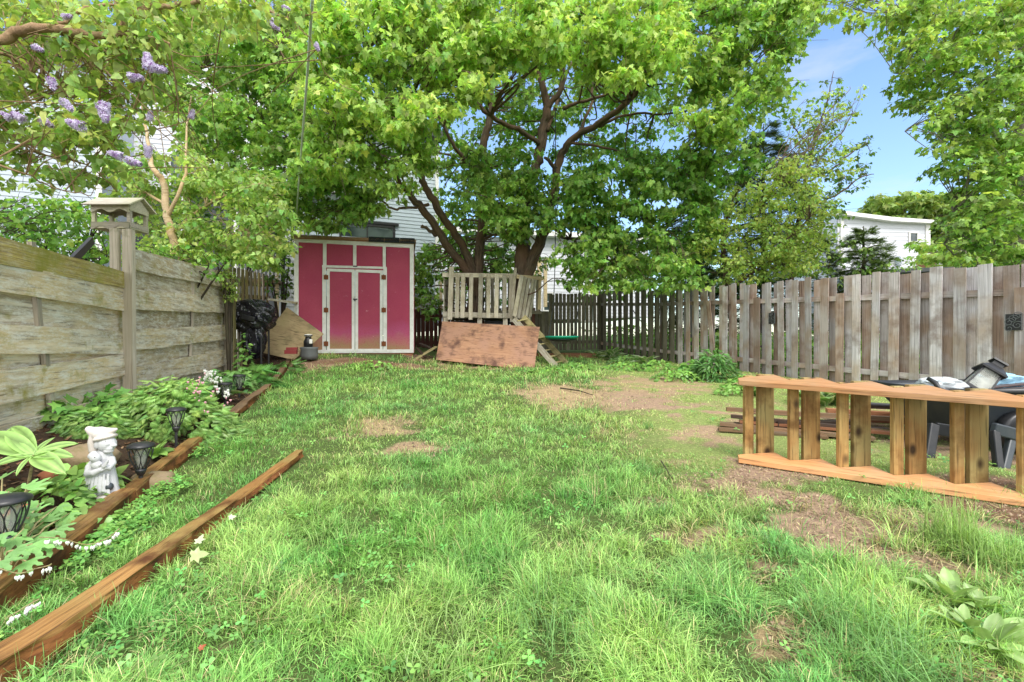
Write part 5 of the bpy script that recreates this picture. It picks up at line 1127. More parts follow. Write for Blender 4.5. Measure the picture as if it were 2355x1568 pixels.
cl += fill([(985, 330), (1090, 330), (1100, 470), (1085, 560), (1040, 540), (1000, 440)], 26, 11.9, 13.2, .22, .36, (.2, .8), 109)
cl += fill([(1130, 400), (1190, 380), (1195, 600), (1130, 620)], 22, 12.0, 13.2, .2, .34, (.2, .8), 110)
cl += fill([(1000, 520), (1050, 500), (1190, 520), (1180, 640), (1030, 640)], 20, 13.4, 14.4, .22, .36, (.2, .8), 111)
cl += fill([(1020, 560), (1060, 540), (1060, 600), (1170, 560), (1180, 640), (1030, 640)], 16, 12.8, 13.4, .2, .32, (.1, .4), 9)
cl += fill([(600, 100), (1150, -150), (1250, -500), (500, -400)], 40, 9, 12.5, .4, .6, (.4, .9), 10)
twigs(mb, nodes, cl, .022, .005, 1, 4.2, 2); mb.build('trunk', M['bark'], t, True)
crown(t, cl, 150, .112, (LG1, LG2), up=.55, droop=1.15, rnd=.75, vj=.3)
# --- right maple
b = P(1200, 800, 11.75); t = tree('maple_tree', (b.x, b.y, gz(b.x, b.y)), 'thick reddish-brown single-trunk maple rising through the right of the treehouse')
mb = MB(); nodes = limbs(mb, [
    [(1203, 830, 11.75, .30), (1201, 740, 11.75, .27), (1200, 650, 11.75, .255), (1202, 590, 11.75, .24), (1204, 540, 11.75, .20), (1208, 480, 11.7, .17), (1222, 420, 11.7, .155), (1238, 360, 11.7, .15), (1248, 300, 11.7, .145), (1258, 240, 11.6, .12), (1240, 180, 11.4, .09), (1222, 120, 11.2, .06), (1200, 30, 11, .04)],
    [(1205, 640, 11.75, .20), (1236, 570, 11.6, .17), (1258, 510, 11.6, .15), (1275, 440, 11.5, .13), (1283, 380, 11.5, .12), (1310, 325, 11.3, .10), (1375, 285, 11.0, .09), (1440, 235, 10.6, .075), (1488, 180, 10.3, .06), (1515, 120, 10.0, .045), (1545, 60, 9.8, .03), (1590, -20, 9.6, .02)],
    [(1258, 250, 11.6, .09), (1290, 200, 11.4, .075), (1296, 140, 11.2, .06), (1300, 60, 11, .04)],
    [(1245, 335, 11.7, .08), (1200, 303, 11.3, .07), (1143, 276, 10.9, .065), (1100, 240, 10.6, .055), (1060, 205, 10.3, .045), (1015, 165, 10, .03), (980, 110, 9.6, .02)],
    [(1283, 390, 11.5, .07), (1250, 360, 11.2, .04)],
    [(1296, 250, 11.4, .06), (1340, 232, 11.2, .045), (1400, 215, 11, .035), (1470, 190, 10.8, .02)],
    [(1320, 320, 11.3, .05), (1360, 240, 11.5, .04), (1365, 160, 11.5, .03), (1400, 60, 11.3, .02)],
    [(1375, 290, 11.0, .05), (1450, 262, 11, .035), (1560, 260, 10.8, .025), (1640, 235, 10.6, .015)],
    [(1310, 330, 11.3, .045), (1400, 340, 11, .03), (1460, 365, 10.8, .025), (1560, 400, 10.5, .015)],
    [(1262, 500, 11.6, .06), (1300, 560-12, 11.4, .045), (1370, 540, 11.2, .035), (1420, 548, 11, .02)],
    [(1270, 460, 11.5, .05), (1360, 440, 11.2, .035), (1440, 490, 11, .03), (1520, 520, 10.7, .02)],
    [(1258, 300, 11.6, .06), (1300, 180, 12.2, .04), (1340, 90, 12.6, .03)]], jit=.03)
cl = []
cl += fill([(1040, -20), (1500, -30), (1560, 60), (1530, 150), (1450, 200), (1330, 150), (1230, 140), (1130, 150), (1060, 110)], 105, 7.8, 9.6, .28, .48, (.5, 1), 12, ((1365, 155, 25, 20), (1290, 130, 20, 16)))
cl += fill([(1500, -20), (1830, -30), (1850, 60), (1800, 150), (1825, 230), (1770, 260), (1720, 330), (1610, 330), (1540, 250), (1530, 120)], 115, 8.6, 10.8, .26, .48, (.25, .85), 13, ((1570, 150, 20, 16), (1660, 210, 18, 14)))
cl += fill([(1330, 380), (1460, 350), (1700, 330), (1740, 380), (1640, 440), (1660, 520), (1600, 640), (1500, 660), (1440, 600), (1380, 560), (1320, 460)], 120, 9.6, 11.4, .26, .45, (.0, .45), 14, ((1470, 310, 18, 20), (1420, 400, 26, 28), (1560, 440, 18, 22), (1290, 560, 12, 18)))
cl += fill([(1060, 400), (1240, 380), (1360, 400), (1420, 480), (1400, 560), (1300, 530), (1180, 520), (1080, 500)], 58, 10.0, 10.9, .22, .36, (.1, .6), 15, ((1140, 560, 20, 30), (1260, 560, 16, 20)))
cl += fill([(1270, 560), (1440, 560), (1470, 600), (1450, 655), (1340, 660), (1290, 640)], 40, 10.0, 10.9, .2, .32, (.1, .7), 16, ((1300, 625, 18, 22),))
cl += fill([(1150, 120), (1500, 150), (1560, 330), (1420, 400), (1280, 380), (1160, 330)], 58, 11.8, 13.6, .3, .48, (.0, .45), 17, ((1250, 210, 24, 30), (1340, 290, 35, 20), (1440, 275, 26, 14), (1420, 395, 30, 22), (1190, 250, 18, 20)))
cl += fill([(1640, -40), (1900, -40), (1900, 30), (1840, 50), (1700, 60)], 22, 8.8, 10.2, .25, .42, (.4, .8), 18)
cl += fill([(1250, -50), (1800, -50), (1700, -500), (1150, -500)], 45, 9, 12.5, .4, .6, (.4, .9), 19)
cl += fill([(1150, 560), (1200, 550), (1260, 600), (1240, 640)], 5, 12.6, 13.2, .2, .3, (.2, .5), 20)
twigs(mb, nodes, cl, .022, .005, 1, 4.2, 2); mb.build('trunk', M['bark'], t, True)
crown(t, cl, 150, .112, (LG1, LG2), up=.55, droop=1.15, rnd=.75, vj=.3)
# --- maple at right edge
b = P(2362, 700, 8.2); t = tree('maple_tree', (b.x, b.y, gz(b.x, b.y)), 'grey-trunked maple at the right edge behind the fence')
mb = MB(); nodes = limbs(mb, [
    [(2400, 900, 8.2, .17), (2352, 640, 8.2, .15), (2340, 500, 8.2, .14), (2346, 380, 8.2, .13), (2352, 200, 8.2, .11), (2346, 60, 8.2, .09), (2330, -80, 8.2, .07)],
    [(2345, 400, 8.2, .07), (2310, 370, 8.1, .055), (2290, 300, 8.0, .05), (2300, 210, 8, .04), (2285, 120, 7.9, .03), (2250, 30, 7.9, .02)],
    [(2292, 300, 8, .04), (2230, 280, 7.9, .03), (2150, 270, 7.8, .02), (2080, 300, 7.7, .012)],
    [(2346, 220, 8.2, .05), (2250, 180, 8, .035), (2150, 160, 7.9, .02), (2050, 170, 7.8, .012)],
    [(2348, 80, 8.2, .05), (2200, 50, 8, .03), (2080, 20, 7.8, .02)], [(2342, 560, 8.2, .045), (2260, 520, 8, .03), (2190, 490, 7.8, .02)],
    [(2230, 655, 8.0, .02), (2205, 600, 8.0, .018), (2170, 560, 7.9, .012)], [(2250, 655, 8.0, .02), (2245, 590, 8.0, .018), (2215, 540, 7.9, .012)], [(2262, 655, 8.0, .02), (2280, 580, 8.0, .018), (2290, 520, 7.9, .012)]], 10, .02)
cl = fill([(2030, -20), (2400, -30), (2400, 380), (2250, 400), (2190, 370), (2140, 290), (2080, 240), (2140, 215), (2060, 190), (2080, 130), (2020, 60)], 165, 6.9, 8.4, .2, .36, (.25, .85), 22, ((2340, 120, 14, 60), (2090, 205, 40, 12), (2335, 300, 14, 50)))
cl += fill([(2170, 300), (2400, 340), (2400, 610), (2210, 610), (2170, 540), (2190, 440), (2150, 400)], 115, 7.0, 8.6, .18, .32, (.15, .7), 23, ((2340, 450, 12, 60), (2165, 320, 25, 10), (2250, 480, 18, 16)))
cl += fill([(1830, -30), (2000, -30), (1990, 50), (1920, 60)], 12, 7.4, 8.0, .15, .25, (.5, .9), 24)
cl += fill([(2400, -40), (2700, 0), (2700, 600), (2400, 600)], 40, 7.2, 9, .3, .45, (.3, .8), 25)
twigs(mb, nodes, cl, .016, .004, 1, 4, 2); mb.build('trunk', M['barkgrey'], t, True)
crown(t, cl, 165, .088, (LG1, (.47, .62, .16)), vj=.3, up=.95, rnd=.6, droop=.8)
# --- birch at left
b = P(405, 700, 8.9); t = tree('birch_tree', (b.x, b.y, gz(b.x, b.y)), 'slim pale-trunked birch with rounded light leaves behind the board fence')
mb = MB(); nodes = limbs(mb, [[(415, 760, 7.7, .10), (402, 580, 7.7, .075), (384, 500, 7.7, .068), (374, 420, 7.7, .06), (350, 380, 7.7, .045), (335, 290, 8.7, .03), (320, 200, 8.6, .015)],
    [(384, 500, 7.7, .04), (420, 420, 7.7, .03), (430, 300, 8.7, .02), (440, 220, 8.6, .012)], [(395, 540, 7.7, .03), (460, 480, 8.6, .025), (540, 440, 8.4, .015), (600, 420, 8.2, .01)], [(380, 470, 7.7, .03), (300, 420, 8.7, .02), (240, 380, 8.5, .012)], [(398, 560, 7.7, .03), (470, 560, 8.5, .02), (560, 530, 8.2, .012)]], 10, .015)
cl = fill([(250, 380), (420, 340), (640, 420), (680, 540), (640, 610), (480, 600), (340, 590), (280, 470)], 120, 7.6, 9.2, .2, .34, (.3, 1), 31, ((384, 480, 22, 75), (300, 440, 26, 30), (560, 480, 22, 12)))
cl += fill([(120, 300), (380, 250), (480, 340), (300, 390), (130, 430)], 20, 8.2, 9.4, .16, .28, (.3, .8), 32, ((150, 380, 60, 30),))
twigs(mb, nodes, cl, .012, .003, 1, 4, 2); mb.build('trunk', M['barkbirch'], t, True); crown(t, cl, 230, .085, ((.18, .34, .07), (.50, .66, .19)), OVAL, droop=1.1, up=.6)
# --- shrubs behind the board fence
def bush(name, poly, n, Y0, Y1, r0, r1, per, size, cols, label, seed, tpl=OVAL, tone=(.1, .8), holes=(), base=None, barkm='barkdark', group=None, **kw):
    cl = fill(poly, n, Y0, Y1, r0, r1, tone, seed, holes); cx = sum(c[0] for c in cl)/len(cl); cy = sum(c[1] for c in cl)/len(cl); t = thing(name, (cx, cy, gz(cx, cy)), label, 'shrub', group)
    g = Vector((cx, cy, gz(cx, cy))); mb = MB(); nodes = [(g, .04)]
    for k in range(5): e = Vector(random.choice(cl)[:3]); m = g.lerp(e, .5)+Vector((0, 0, .15)); pts = bez([(g, .03), (m, .02), (e, .01)], 4); mb.tube([p for p, _ in pts], [r for _, r in pts], 6); nodes += pts
    twigs(mb, nodes, cl, .01, .003, 1, 3, 1); mb.build('stem', M[barkm], t, True); crown(t, cl, per, size, cols, tpl, name='foliage', **kw); return t
GS = 'shrubs behind the left board fence'
bush('leafy_shrub', [(-150, 450), (60, 460), (200, 450), (250, 490), (270, 600), (100, 580), (-150, 500)], 130, 5.6, 7.0, .16, .28, 90, .07, ((.10, .26, .05), (.34, .56, .10)), 'low dark shrub filling the space above the fence at the far left', 41, holes=((120, 430, 60, 12),), group=GS)
bush('leafy_shrub', [(120, 560), (420, 560), (520, 600), (500, 640), (300, 590)], 34, 6.6, 8.0, .14, .25, 90, .075, ((.12, .28, .05), (.38, .60, .11)), 'bright shrub rising directly behind the feeder post', 42, group=GS)
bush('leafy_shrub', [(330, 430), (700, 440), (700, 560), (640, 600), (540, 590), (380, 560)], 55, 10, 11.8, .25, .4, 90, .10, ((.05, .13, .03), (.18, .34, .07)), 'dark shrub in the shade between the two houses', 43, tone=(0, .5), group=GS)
bush('fence_vine', [(500, 612), (530, 606), (545, 640), (540, 690), (524, 690), (512, 650)], 26, 8.0, 8.35, .06, .11, 220, .04, ((.14, .28, .05), (.42, .55, .14)), 'light green vine climbing over the end post of the board fence', 44, tone=(.5, 1))
bush('fence_vine', [(100, 590), (170, 600), (220, 640), (150, 640)], 8, 5.2, 5.35, .03, .05, 500, .03, ((.10, .25, .04), (.2, .38, .06)), 'small weeds sprouting along the mossy top board', 45)
bush('leafy_shrub', [(640, 620), (676, 600), (676, 700), (640, 690), (600, 640)], 18, 10.8, 11.6, .14, .22, 90, .09, ((.07, .18, .035), (.2, .36, .07)), 'dark shrub squeezed between picket fence and shed', 46, group=GS)
# --- hemlock / conifers behind the right fence
def conifer(name, px, Yc, ptop, width, label, n, seed, c1=(.035, .075, .03), c2=(.10, .15, .05), lean=0):
    b = P(px, 800, Yc); g0 = gz(b.x, b.y); top = P(px+lean, ptop, Yc); t = tree(name, (b.x, b.y, g0), label, None)
    mb = MB(); base = Vector((b.x, b.y, g0)); mb.tube([base, base.lerp(top, .5), top], [.11, .07, .01], 8); rg = random.Random(seed); PP, NN, TT, SS, KK = [], [], [], [], []; hgt = top.z-g0
    for k in range(n):
        f = min(.99, max(.1, .12+.86*(k/n)+rg.uniform(-.02, .02))); p0 = base.lerp(top, f); a = k*2.4+rg.uniform(-.4, .4); L = width*(1-f)**.55*rg.uniform(.3, 1.15)+.15; dr = Vector((math.cos(a), math.sin(a), 0))
        pts = [p0, p0+dr*L*.5+Vector((0, 0, .10*L)), p0+dr*L*.85+Vector((0, 0, -.02*L)), p0+dr*L+Vector((0, 0, -.14*L))]; bz = [p for p, _ in bez([(p, 1) for p in pts], 4)]; mb.tube(bz, [.018*(1-i/len(bz))+.004 for i in range(len(bz))], 5, False)
        side = Vector((-dr.y, dr.x, 0)); m = int(105*L)+22
        for _ in range(m):
            q = rg.uniform(.12, 1); p = bz[min(len(bz)-1, int(q*len(bz)))]; w = (1-q*.75)*L*.42*rg.uniform(-1, 1); p = p+side*w+Vector((0, 0, -abs(w)*.28+rg.gauss(0, .03)))
            PP.append(tuple(p)); tt = dr*.7+side*(w*2.2)+Vector((rg.gauss(0, .25), rg.gauss(0, .25), -.35)); TT.append(tuple(tt)); NN.append((rg.gauss(0, .35), rg.gauss(0, .35), 1)); SS.append(rg.uniform(.12, .24)); u = rg.random(); kk = rg.uniform(.6, 1.5); KK.append([(c1[i]*(1-u)+c2[i]*u)*kk for i in range(3)])
    # spray: a narrow axis with short needles both sides
    v = []; f_ = []
    for i in range(7):
        y = i/7; w = .30*(1-.7*y)
        for s_ in (-1, 1): q = len(v); v += [(0, y, 0), (s_*w, y+.16, -.05), (s_*w*.3, y+.15, -.01)]; f_.append((q, q+1, q+2))
    mb.build('trunk', M['barkdark'], t, True); bulk('crown', v, f_, np.array(PP), frames(np.array(NN), np.array(TT)), np.array(SS), np.array(KK), M['needle'], t)
conifer('hemlock_tree', 1755, 13.2, 285, 2.0, 'dark drooping hemlock half hidden by the maple at centre right', 105, 5, (.06, .11, .045), (.15, .22, .07))
b = P(1790, 700, 12.4); t = tree('sparse_tree', (b.x, b.y, gz(b.x, b.y)), 'tall thin-leaved tree with wispy top against the open sky')
mb = MB(); nodes = limbs(mb, [[(1800, 760, 12.4, .10), (1830, 560, 12.4, .08), (1850, 420, 12.4, .06), (1880, 300, 12.4, .04), (1905, 220, 12.4, .02), (1915, 165, 12.4, .008)], [(1850, 420, 12.4, .04), (1910, 390, 12.3, .03), (1960, 350, 12.2, .02), (2000, 325, 12.1, .01)], [(1840, 480, 12.4, .04), (1920, 450, 12.3, .03), (1975, 410, 12.2, .02), (2010, 400, 12.1, .01)], [(1865, 360, 12.4, .03), (1930, 310, 12.3, .02), (1960, 260, 12.2, .01)], [(1870, 340, 12.4, .03), (1830, 300, 12.4, .02), (1815, 270, 12.4, .01)], [(1890, 270, 12.4, .02), (1940, 220, 12.4, .01), (1955, 200, 12.4, .006)]], 8)
cl = fill([(1810, 260), (1900, 240), (1940, 330), (1940, 480), (1880, 600), (1790, 600), (1790, 380)], 62, 11.6, 13, .16, .3, (.0, .7), 151); cl += fill([(1900, 170), (1960, 190), (1975, 260), (1900, 270), (1850, 230)], 14, 12, 12.8, .08, .14, (.2, .8), 152); cl += fill([(1940, 330), (2005, 310), (2015, 410), (1960, 460), (1930, 420)], 16, 12, 12.6, .09, .16, (0, .3), 153)
twigs(mb, nodes, cl, .012, .004, 1, 4, 3); mb.build('trunk', M['bark'], t, True); crown(t, cl, 190, .085, ((.10, .20, .05), (.36, .56, .14)), OVAL, up=.8, droop=.7)
conifer('hemlock_tree', 1600, 14.0, 430, 1.6, 'shaded hemlock beside the grey pole', 60, 7)
conifer('young_conifer', 1985, 12.0, 520, 1.1, 'short spreading conifer in front of the far right house', 60, 8, (.07, .14, .045), (.24, .34, .09))
# --- light green young tree
b = P(1672, 700, 11.0); t = tree('young_tree', (b.x, b.y, gz(b.x, b.y)), 'bright yellow-green small-leaved tree standing behind the middle of the right fence')
mb = MB(); nodes = limbs(mb, [[(1675, 720, 11, .09), (1670, 640, 11, .08), (1662, 570, 11, .065), (1672, 500, 11, .04), (1700, 430, 10.8, .02)], [(1668, 640, 11, .04), (1700, 570, 10.9, .035), (1740, 500, 10.8, .02), (1780, 420, 10.6, .015)], [(1690, 655, 11, .04), (1740, 620, 10.6, .03), (1800, 560, 10.4, .02), (1860, 500, 10.3, .012)]], 9)
cl = fill([(1630, 450), (1750, 380), (1850, 360), (1900, 430), (1910, 540), (1880, 620), (1760, 645), (1640, 645), (1600, 560)], 210, 9.6, 11.4, .16, .3, (.3, 1), 51, ((1660, 590, 14, 45), (1700, 470, 22, 14), (1900, 600, 25, 14)))
cl += fill([(1840, 230), (1950, 240), (1970, 400), (1900, 400), (1820, 340)], 34, 11, 12, .1, .2, (.3, .8), 52); cl += fill([(1880, 190), (1990, 200), (1960, 280), (1870, 260)], 8, 11, 12, .08, .14, (.3, .8), 54)
twigs(mb, nodes, cl, .012, .003, 1, 5, 2); mb.build('trunk', M['bark'], t, True); crown(t, cl, 240, .072, ((.25, .40, .08), (.60, .74, .20)), OVAL, up=.9, droop=.6)
# --- far rounded tree on the skyline
b = P(2060, 640, 42); t = tree('distant_tree', (b.x, b.y, gz(b.x, b.y)), 'distant pale green rounded tree crown above the far right house'); mb = MB(); g0 = Vector((b.x, b.y, gz(b.x, b.y)))
mb.tube([g0, P(2060, 500, 42)], [.4, .2], 8); cl = fill([(1975, 480), (2010, 458), (2080, 445), (2160, 452), (2300, 470), (2300, 560), (2000, 560)], 190, 39, 45, .7, 1.2, (.3, 1), 61)
twigs(mb, [(P(2060, 520, 42), .2)], cl, .06, .02, 4, 30, 0); mb.build('trunk', M['barkdark'], t); crown(t, cl, 18, .42, ((.16, .28, .05), (.40, .52, .14)), MAPLE_FAR, up=1)
for i, (poly, lab) in enumerate((([(1330, 560), (1560, 540), (1700, 600), (1700, 680), (1340, 680)], 'dense green tree mass behind the back fence and grey pole'), ([(2120, 560), (2400, 520), (2400, 640), (2130, 640)], 'bright tree crown behind the right maple and brick house'))):
    bush('background_shrub', poly, 60, 17 if i == 0 else 14, 19 if i == 0 else 17, .35, .6, 70, .16, (LG1, (.24, .38, .08) if i == 0 else (.45, .6, .12)), lab, 71+i, MAPLE_FAR, tone=(0, .6) if i == 0 else (.4, 1))
bush('background_shrub', [(1890, 560), (1960, 540), (2020, 590), (2110, 600), (2120, 650), (1880, 650)], 34, 11, 12.4, .14, .26, 150, .085, ((.14, .26, .07), (.44, .62, .17)), 'light green shrub partly hiding the far right house', 76)
bush('background_shrub', [(1000, 590), (1060, 570), (1180, 600), (1180, 690), (1010, 690)], 26, 14.2, 15.5, .25, .4, 80, .13, (LG1, (.22, .36, .07)), 'shrub in the gap behind the treehouse and grey house', 75, MAPLE_FAR)

# --- lilac in the near top left
b = Vector((-3.6, 2.4, 0)); t = tree('lilac_tree', (b.x, b.y, gz(b.x, b.y)), 'flowering lilac whose branches overhang the top left', None, 'tree')
mb = MB(); nodes = limbs(mb, [[(-600, 700, 2.6, .06), (-420, 420, 2.7, .055), (-240, 220, 2.8, .05), (-60, 120, 2.9, .042), (10, 88, 3.0, .038), (60, 68, 3.0, .035), (130, 66, 3.0, .030), (200, 78, 3.05, .028), (262, 80, 3.1, .026), (310, 76, 3.1, .018), (352, 86, 3.1, .012), (392, 104, 3.1, .007)],
    [(255, 80, 3.1, .026), (285, 62, 3.1, .025), (305, 38, 3.1, .022), (335, 20, 3.15, .020), (400, 12, 3.2, .017), (480, 5, 3.3, .016), (560, 14, 3.4, .014), (610, 26, 3.5, .012), (670, 44, 3.6, .008), (730, 30, 3.7, .005)],
    [(130, 62, 3.0, .012), (200, 20, 3.1, .012), (280, 8, 3.2, .01), (340, -10, 3.2, .008)],
    [(-60, 120, 2.9, .02), (20, 130, 3.1, .012), (90, 190, 3.3, .010), (150, 215, 3.4, .008), (215, 260, 3.5, .006)],
    [(670, 44, 3.6, .006), (720, 100, 3.7, .004), (755, 175, 3.9, .004), (830, 215, 4.2, .003)], [(-100, 220, 3, .02), (0, 290, 3.2, .010), (90, 350, 3.4, .008), (200, 380, 3.6, .006), (270, 440, 3.8, .004)],
    [(-100, 350, 3, .015), (60, 400, 3.2, .007), (120, 430, 3.4, .005), (210, 450, 3.5, .004)], [(120, 60, 3.0, .01), (190, 110, 3.2, .008), (260, 190, 3.4, .006), (300, 290, 3.6, .005), (350, 360, 3.7, .003)]], 9, .01)
cl = fill([(-60, -30), (560, -30), (700, 20), (600, 70), (420, 110), (330, 230), (250, 330), (120, 330), (-60, 300)], 175, 3.0, 4.2, .09, .19, (.2, .9), 81, ((290, 60, 60, 14), (550, 90, 20, 20)))
cl += fill([(-60, 300), (250, 300), (240, 420), (100, 450), (-60, 400)], 22, 3.3, 4.2, .07, .13, (.2, .8), 82)
twigs(mb, nodes, cl, .007, .0022, 1, 2.5, 3)
for _ in range(90):
    a = random.choice(nodes); e = P(random.uniform(-40, 520), random.uniform(40, 440), random.uniform(3.1, 4.3)); 
    if (e-a[0]).length < 1.4: mb.tube([p for p, _ in bez([(a[0], 1), (a[0].lerp(e, .5)+Vector((random.gauss(0, .06), 0, random.gauss(0, .06))), 1), (e, 1)], 3)], [.0045]*3+[.003]*3+[.002], 4, False)
mb.build('branch', M['barklilac'], t, True)
p, r, s, c = cluster_leaves(cl, 420, .052, ((.24, .40, .09), (.56, .70, .22)), up=.8, droop=.7, rnd=.8); bulk('crown', HEART[0], HEART[1], p, r, s, c, M['leaf'], t)
def lilacflower(px, py, Y, L, d, t):
    d = Vector(d).normalized(); c0 = P(px, py, Y*.88); L = L*.8; n = int(240*L/.10); pos = []; nn = []; cc = []
    for _ in range(n):
        f = random.random(); rr = L*.36*math.sqrt(1-f*.85)*(.55+.45*random.random()); a = random.uniform(0, 6.28); s1 = d.cross(Vector((0, 1, .1))).normalized(); s2 = d.cross(s1); o = (s1*math.cos(a)+s2*math.sin(a)); pos.append(tuple(c0+d*L*(f-.35)+o*rr)); nn.append(tuple(o+Vector([random.gauss(0, .3) for _ in range(3)])+Vector((0, -.3, 0))))
        k = random.random(); cc.append([.50*(1-k)+.72*k, .44*(1-k)+.66*k, .62*(1-k)+.78*k] if random.random() > .2 else [.26, .12, .34])
    nn = np.array(nn); tv = [(0, 0, 0)]; tf = []
    for q in range(4):
        a = q*math.pi/2; i = len(tv); tv += [(math.cos(a-.35)*.7, math.sin(a-.35)*.7, .1), (math.cos(a), math.sin(a), .0), (math.cos(a+.35)*.7, math.sin(a+.35)*.7, .1)]; tf += [(0, i, i+1), (0, i+1, i+2)]
    o = bulk('flower_cluster', tv, tf, np.array(pos), frames(nn, RN.normal(size=(n, 3))), RN.uniform(.009, .014, n), np.array(cc)*1.15, M['petal'], t)
for q in [(342, 148, 3.3, .13, (-.2, 0, 1)), (362, 158, 3.3, .10, (1, 0, -.2)), (308, 178, 3.3, .10, (.9, 0, 0)), (238, 322-70, 3.1, .13, (.2, 0, -1)), (152, 240, 3.2, .09, (.6, 0, -.6)), (178, 288, 3.2, .12, (-.8, 0, .3)), (105, 280, 3.4, .09, (.7, 0, -.5)), (45, 270, 3.4, .10, (-.6, 0, .4)),
          (18, 268, 3.4, .08, (-.6, 0, .4)), (85, 110, 3.3, .07, (.6, 0, -.3)), (270, 465-108, 3.4, .10, (-.9, 0, .3)), (305, 372, 3.4, .10, (.9, 0, -.3)), (620, 45, 3.8, .08, (-.5, 0, .5)), (630, 60, 3.8, .08, (.6, 0, -.4)), (656, 18, 3.9, .06, (.6, 0, -.2)), (728, 106, 3.9, .06, (.4, 0, -1)), (345, 270, 3.7, .08, (.1, 0, 1)), (340, 345, 3.7, .10, (0, 0, -1)), (118, 189, 3.1, .08, (.3, 0, -1)), (152, 38, 3.4, .06, (1, 0, 0)), (440, 265, 3.9, .07, (.3, 0, 1))]:
    lilacflower(*q, t)

# ================================================================== GARDEN PLANTS
def strap(L=1, w=.28, segs=7, arch=.5, tipdrop=.5, ribs=True, shape=1.0):
    v = []; 
    for i in range(segs+1):
        k = i/segs; ww = w*math.sin(math.pi*min(1, (k*.92+.06))**shape)**.8 if i < segs else 0; z = arch*k-tipdrop*k*k; y = k
        v += [(-ww, y, z+.10*ww/w*.3), (-ww*.5, y, z-.01), (0, y, z-.03*w), (ww*.5, y, z-.01), (ww, y, z+.10*ww/w*.3)]
    f = []
    for i in range(segs):
        for j in range(4): a = i*5+j; f += [(a, a+1, a+6), (a, a+6, a+5)]
    return np.array(v, float), np.array(f)
def rosette(name, c, n, L, w, col, label, cat='plant', edge=None, group=None, elev=(.2, .9), arch=.5, drop=.6, spread=.03, seed=0, shape=1.0, az=None, mid=None, stem=False):
    rg = np.random.default_rng(seed+5); tv, tf = strap(w=w, arch=arch, tipdrop=drop, shape=shape); a = (np.arange(n)*2.4+rg.normal(0, .25, n)) if az is None else rg.uniform(az[0], az[1], n); e = rg.uniform(*elev, n)
    T = np.stack([np.cos(a)*np.cos(e), np.sin(a)*np.cos(e), np.sin(e)], 1); Nn = np.stack([-np.cos(a)*np.sin(e), -np.sin(a)*np.sin(e), np.cos(e)], 1)+rg.normal(0, .15, (n, 3))
    pos = np.array(list(c))[None]+np.stack([np.cos(a), np.sin(a), np.zeros(n)], 1)*spread*rg.random((n, 1)); s = L*rg.uniform(.6, 1.1, n); cols = np.array(col)[None]*rg.normal(1, .16, (n, 1)).clip(.6, 1.5)
    vm = np.ones((len(tv), 3))
    for i in range(len(tv)):
        j = i % 5
        if edge is not None and j in (0, 4): vm[i] = np.array(edge)/np.array(col)
        if mid is not None and j in (2,): vm[i] = np.array(mid)/np.array(col)
        if j in (1, 3): vm[i] *= .88
    t = thing(name, c, label, cat, group); o = bulk('foliage', tv, tf, pos, frames(Nn, T), s, cols, M['broad'], t, vm); return t
def gpl(px, py): p = gp(px, py); return (p.x, p.y, p.z)
# big striped leaves on the left
c = gp(75, 1120); c = Vector((-2.75, 2.55, gz(-2.75, 2.55))); hub = P(78, 1046, 2.45)
t = thing('striped_lily', (hub.x, hub.y, gz(hub.x, hub.y)), 'tall plant with long ribbed pale green leaves at the left edge of the bed', 'plant')
MB().tube([(hub.x-.05, hub.y, gz(hub.x, hub.y)), hub], [.008, .006], 6).build('stem', M['mossladder'], t)
tv, tf = strap(w=.145, arch=.25, tipdrop=.28, segs=10, shape=.9); tv = tv.copy(); dirs = [(160, 1005, .0), (162, 1045, -.05), (118, 998, .08), (40, 1095, -.1), (-40, 1060, -.1), (-60, 1000, .1), (20, 975, .15), (150, 1075+14, -.12)]
pos = []; T = []; S = []; Nn = []; 
for x, y, dy in dirs:
    e = P(x, y, 2.45+dy); dd = e-hub; pos.append(tuple(hub)); T.append(tuple(dd)); S.append(dd.length*1.02); Nn.append((random.gauss(0, .15), -.75, 1))
vm = np.ones((len(tv), 3)); vm[1::5] *= .6; vm[3::5] *= .6; vm[0::5] *= 1.5; vm[4::5] *= 1.5; vm[2::5] *= 1.4
bulk('foliage', tv, tf, np.array(pos), frames(np.array(Nn), np.array(T)), np.array(S), np.array([(.30, .48, .14)]*len(pos))*RN.uniform(.85, 1.1, (len(pos), 1)), M['broad'], t, vm)
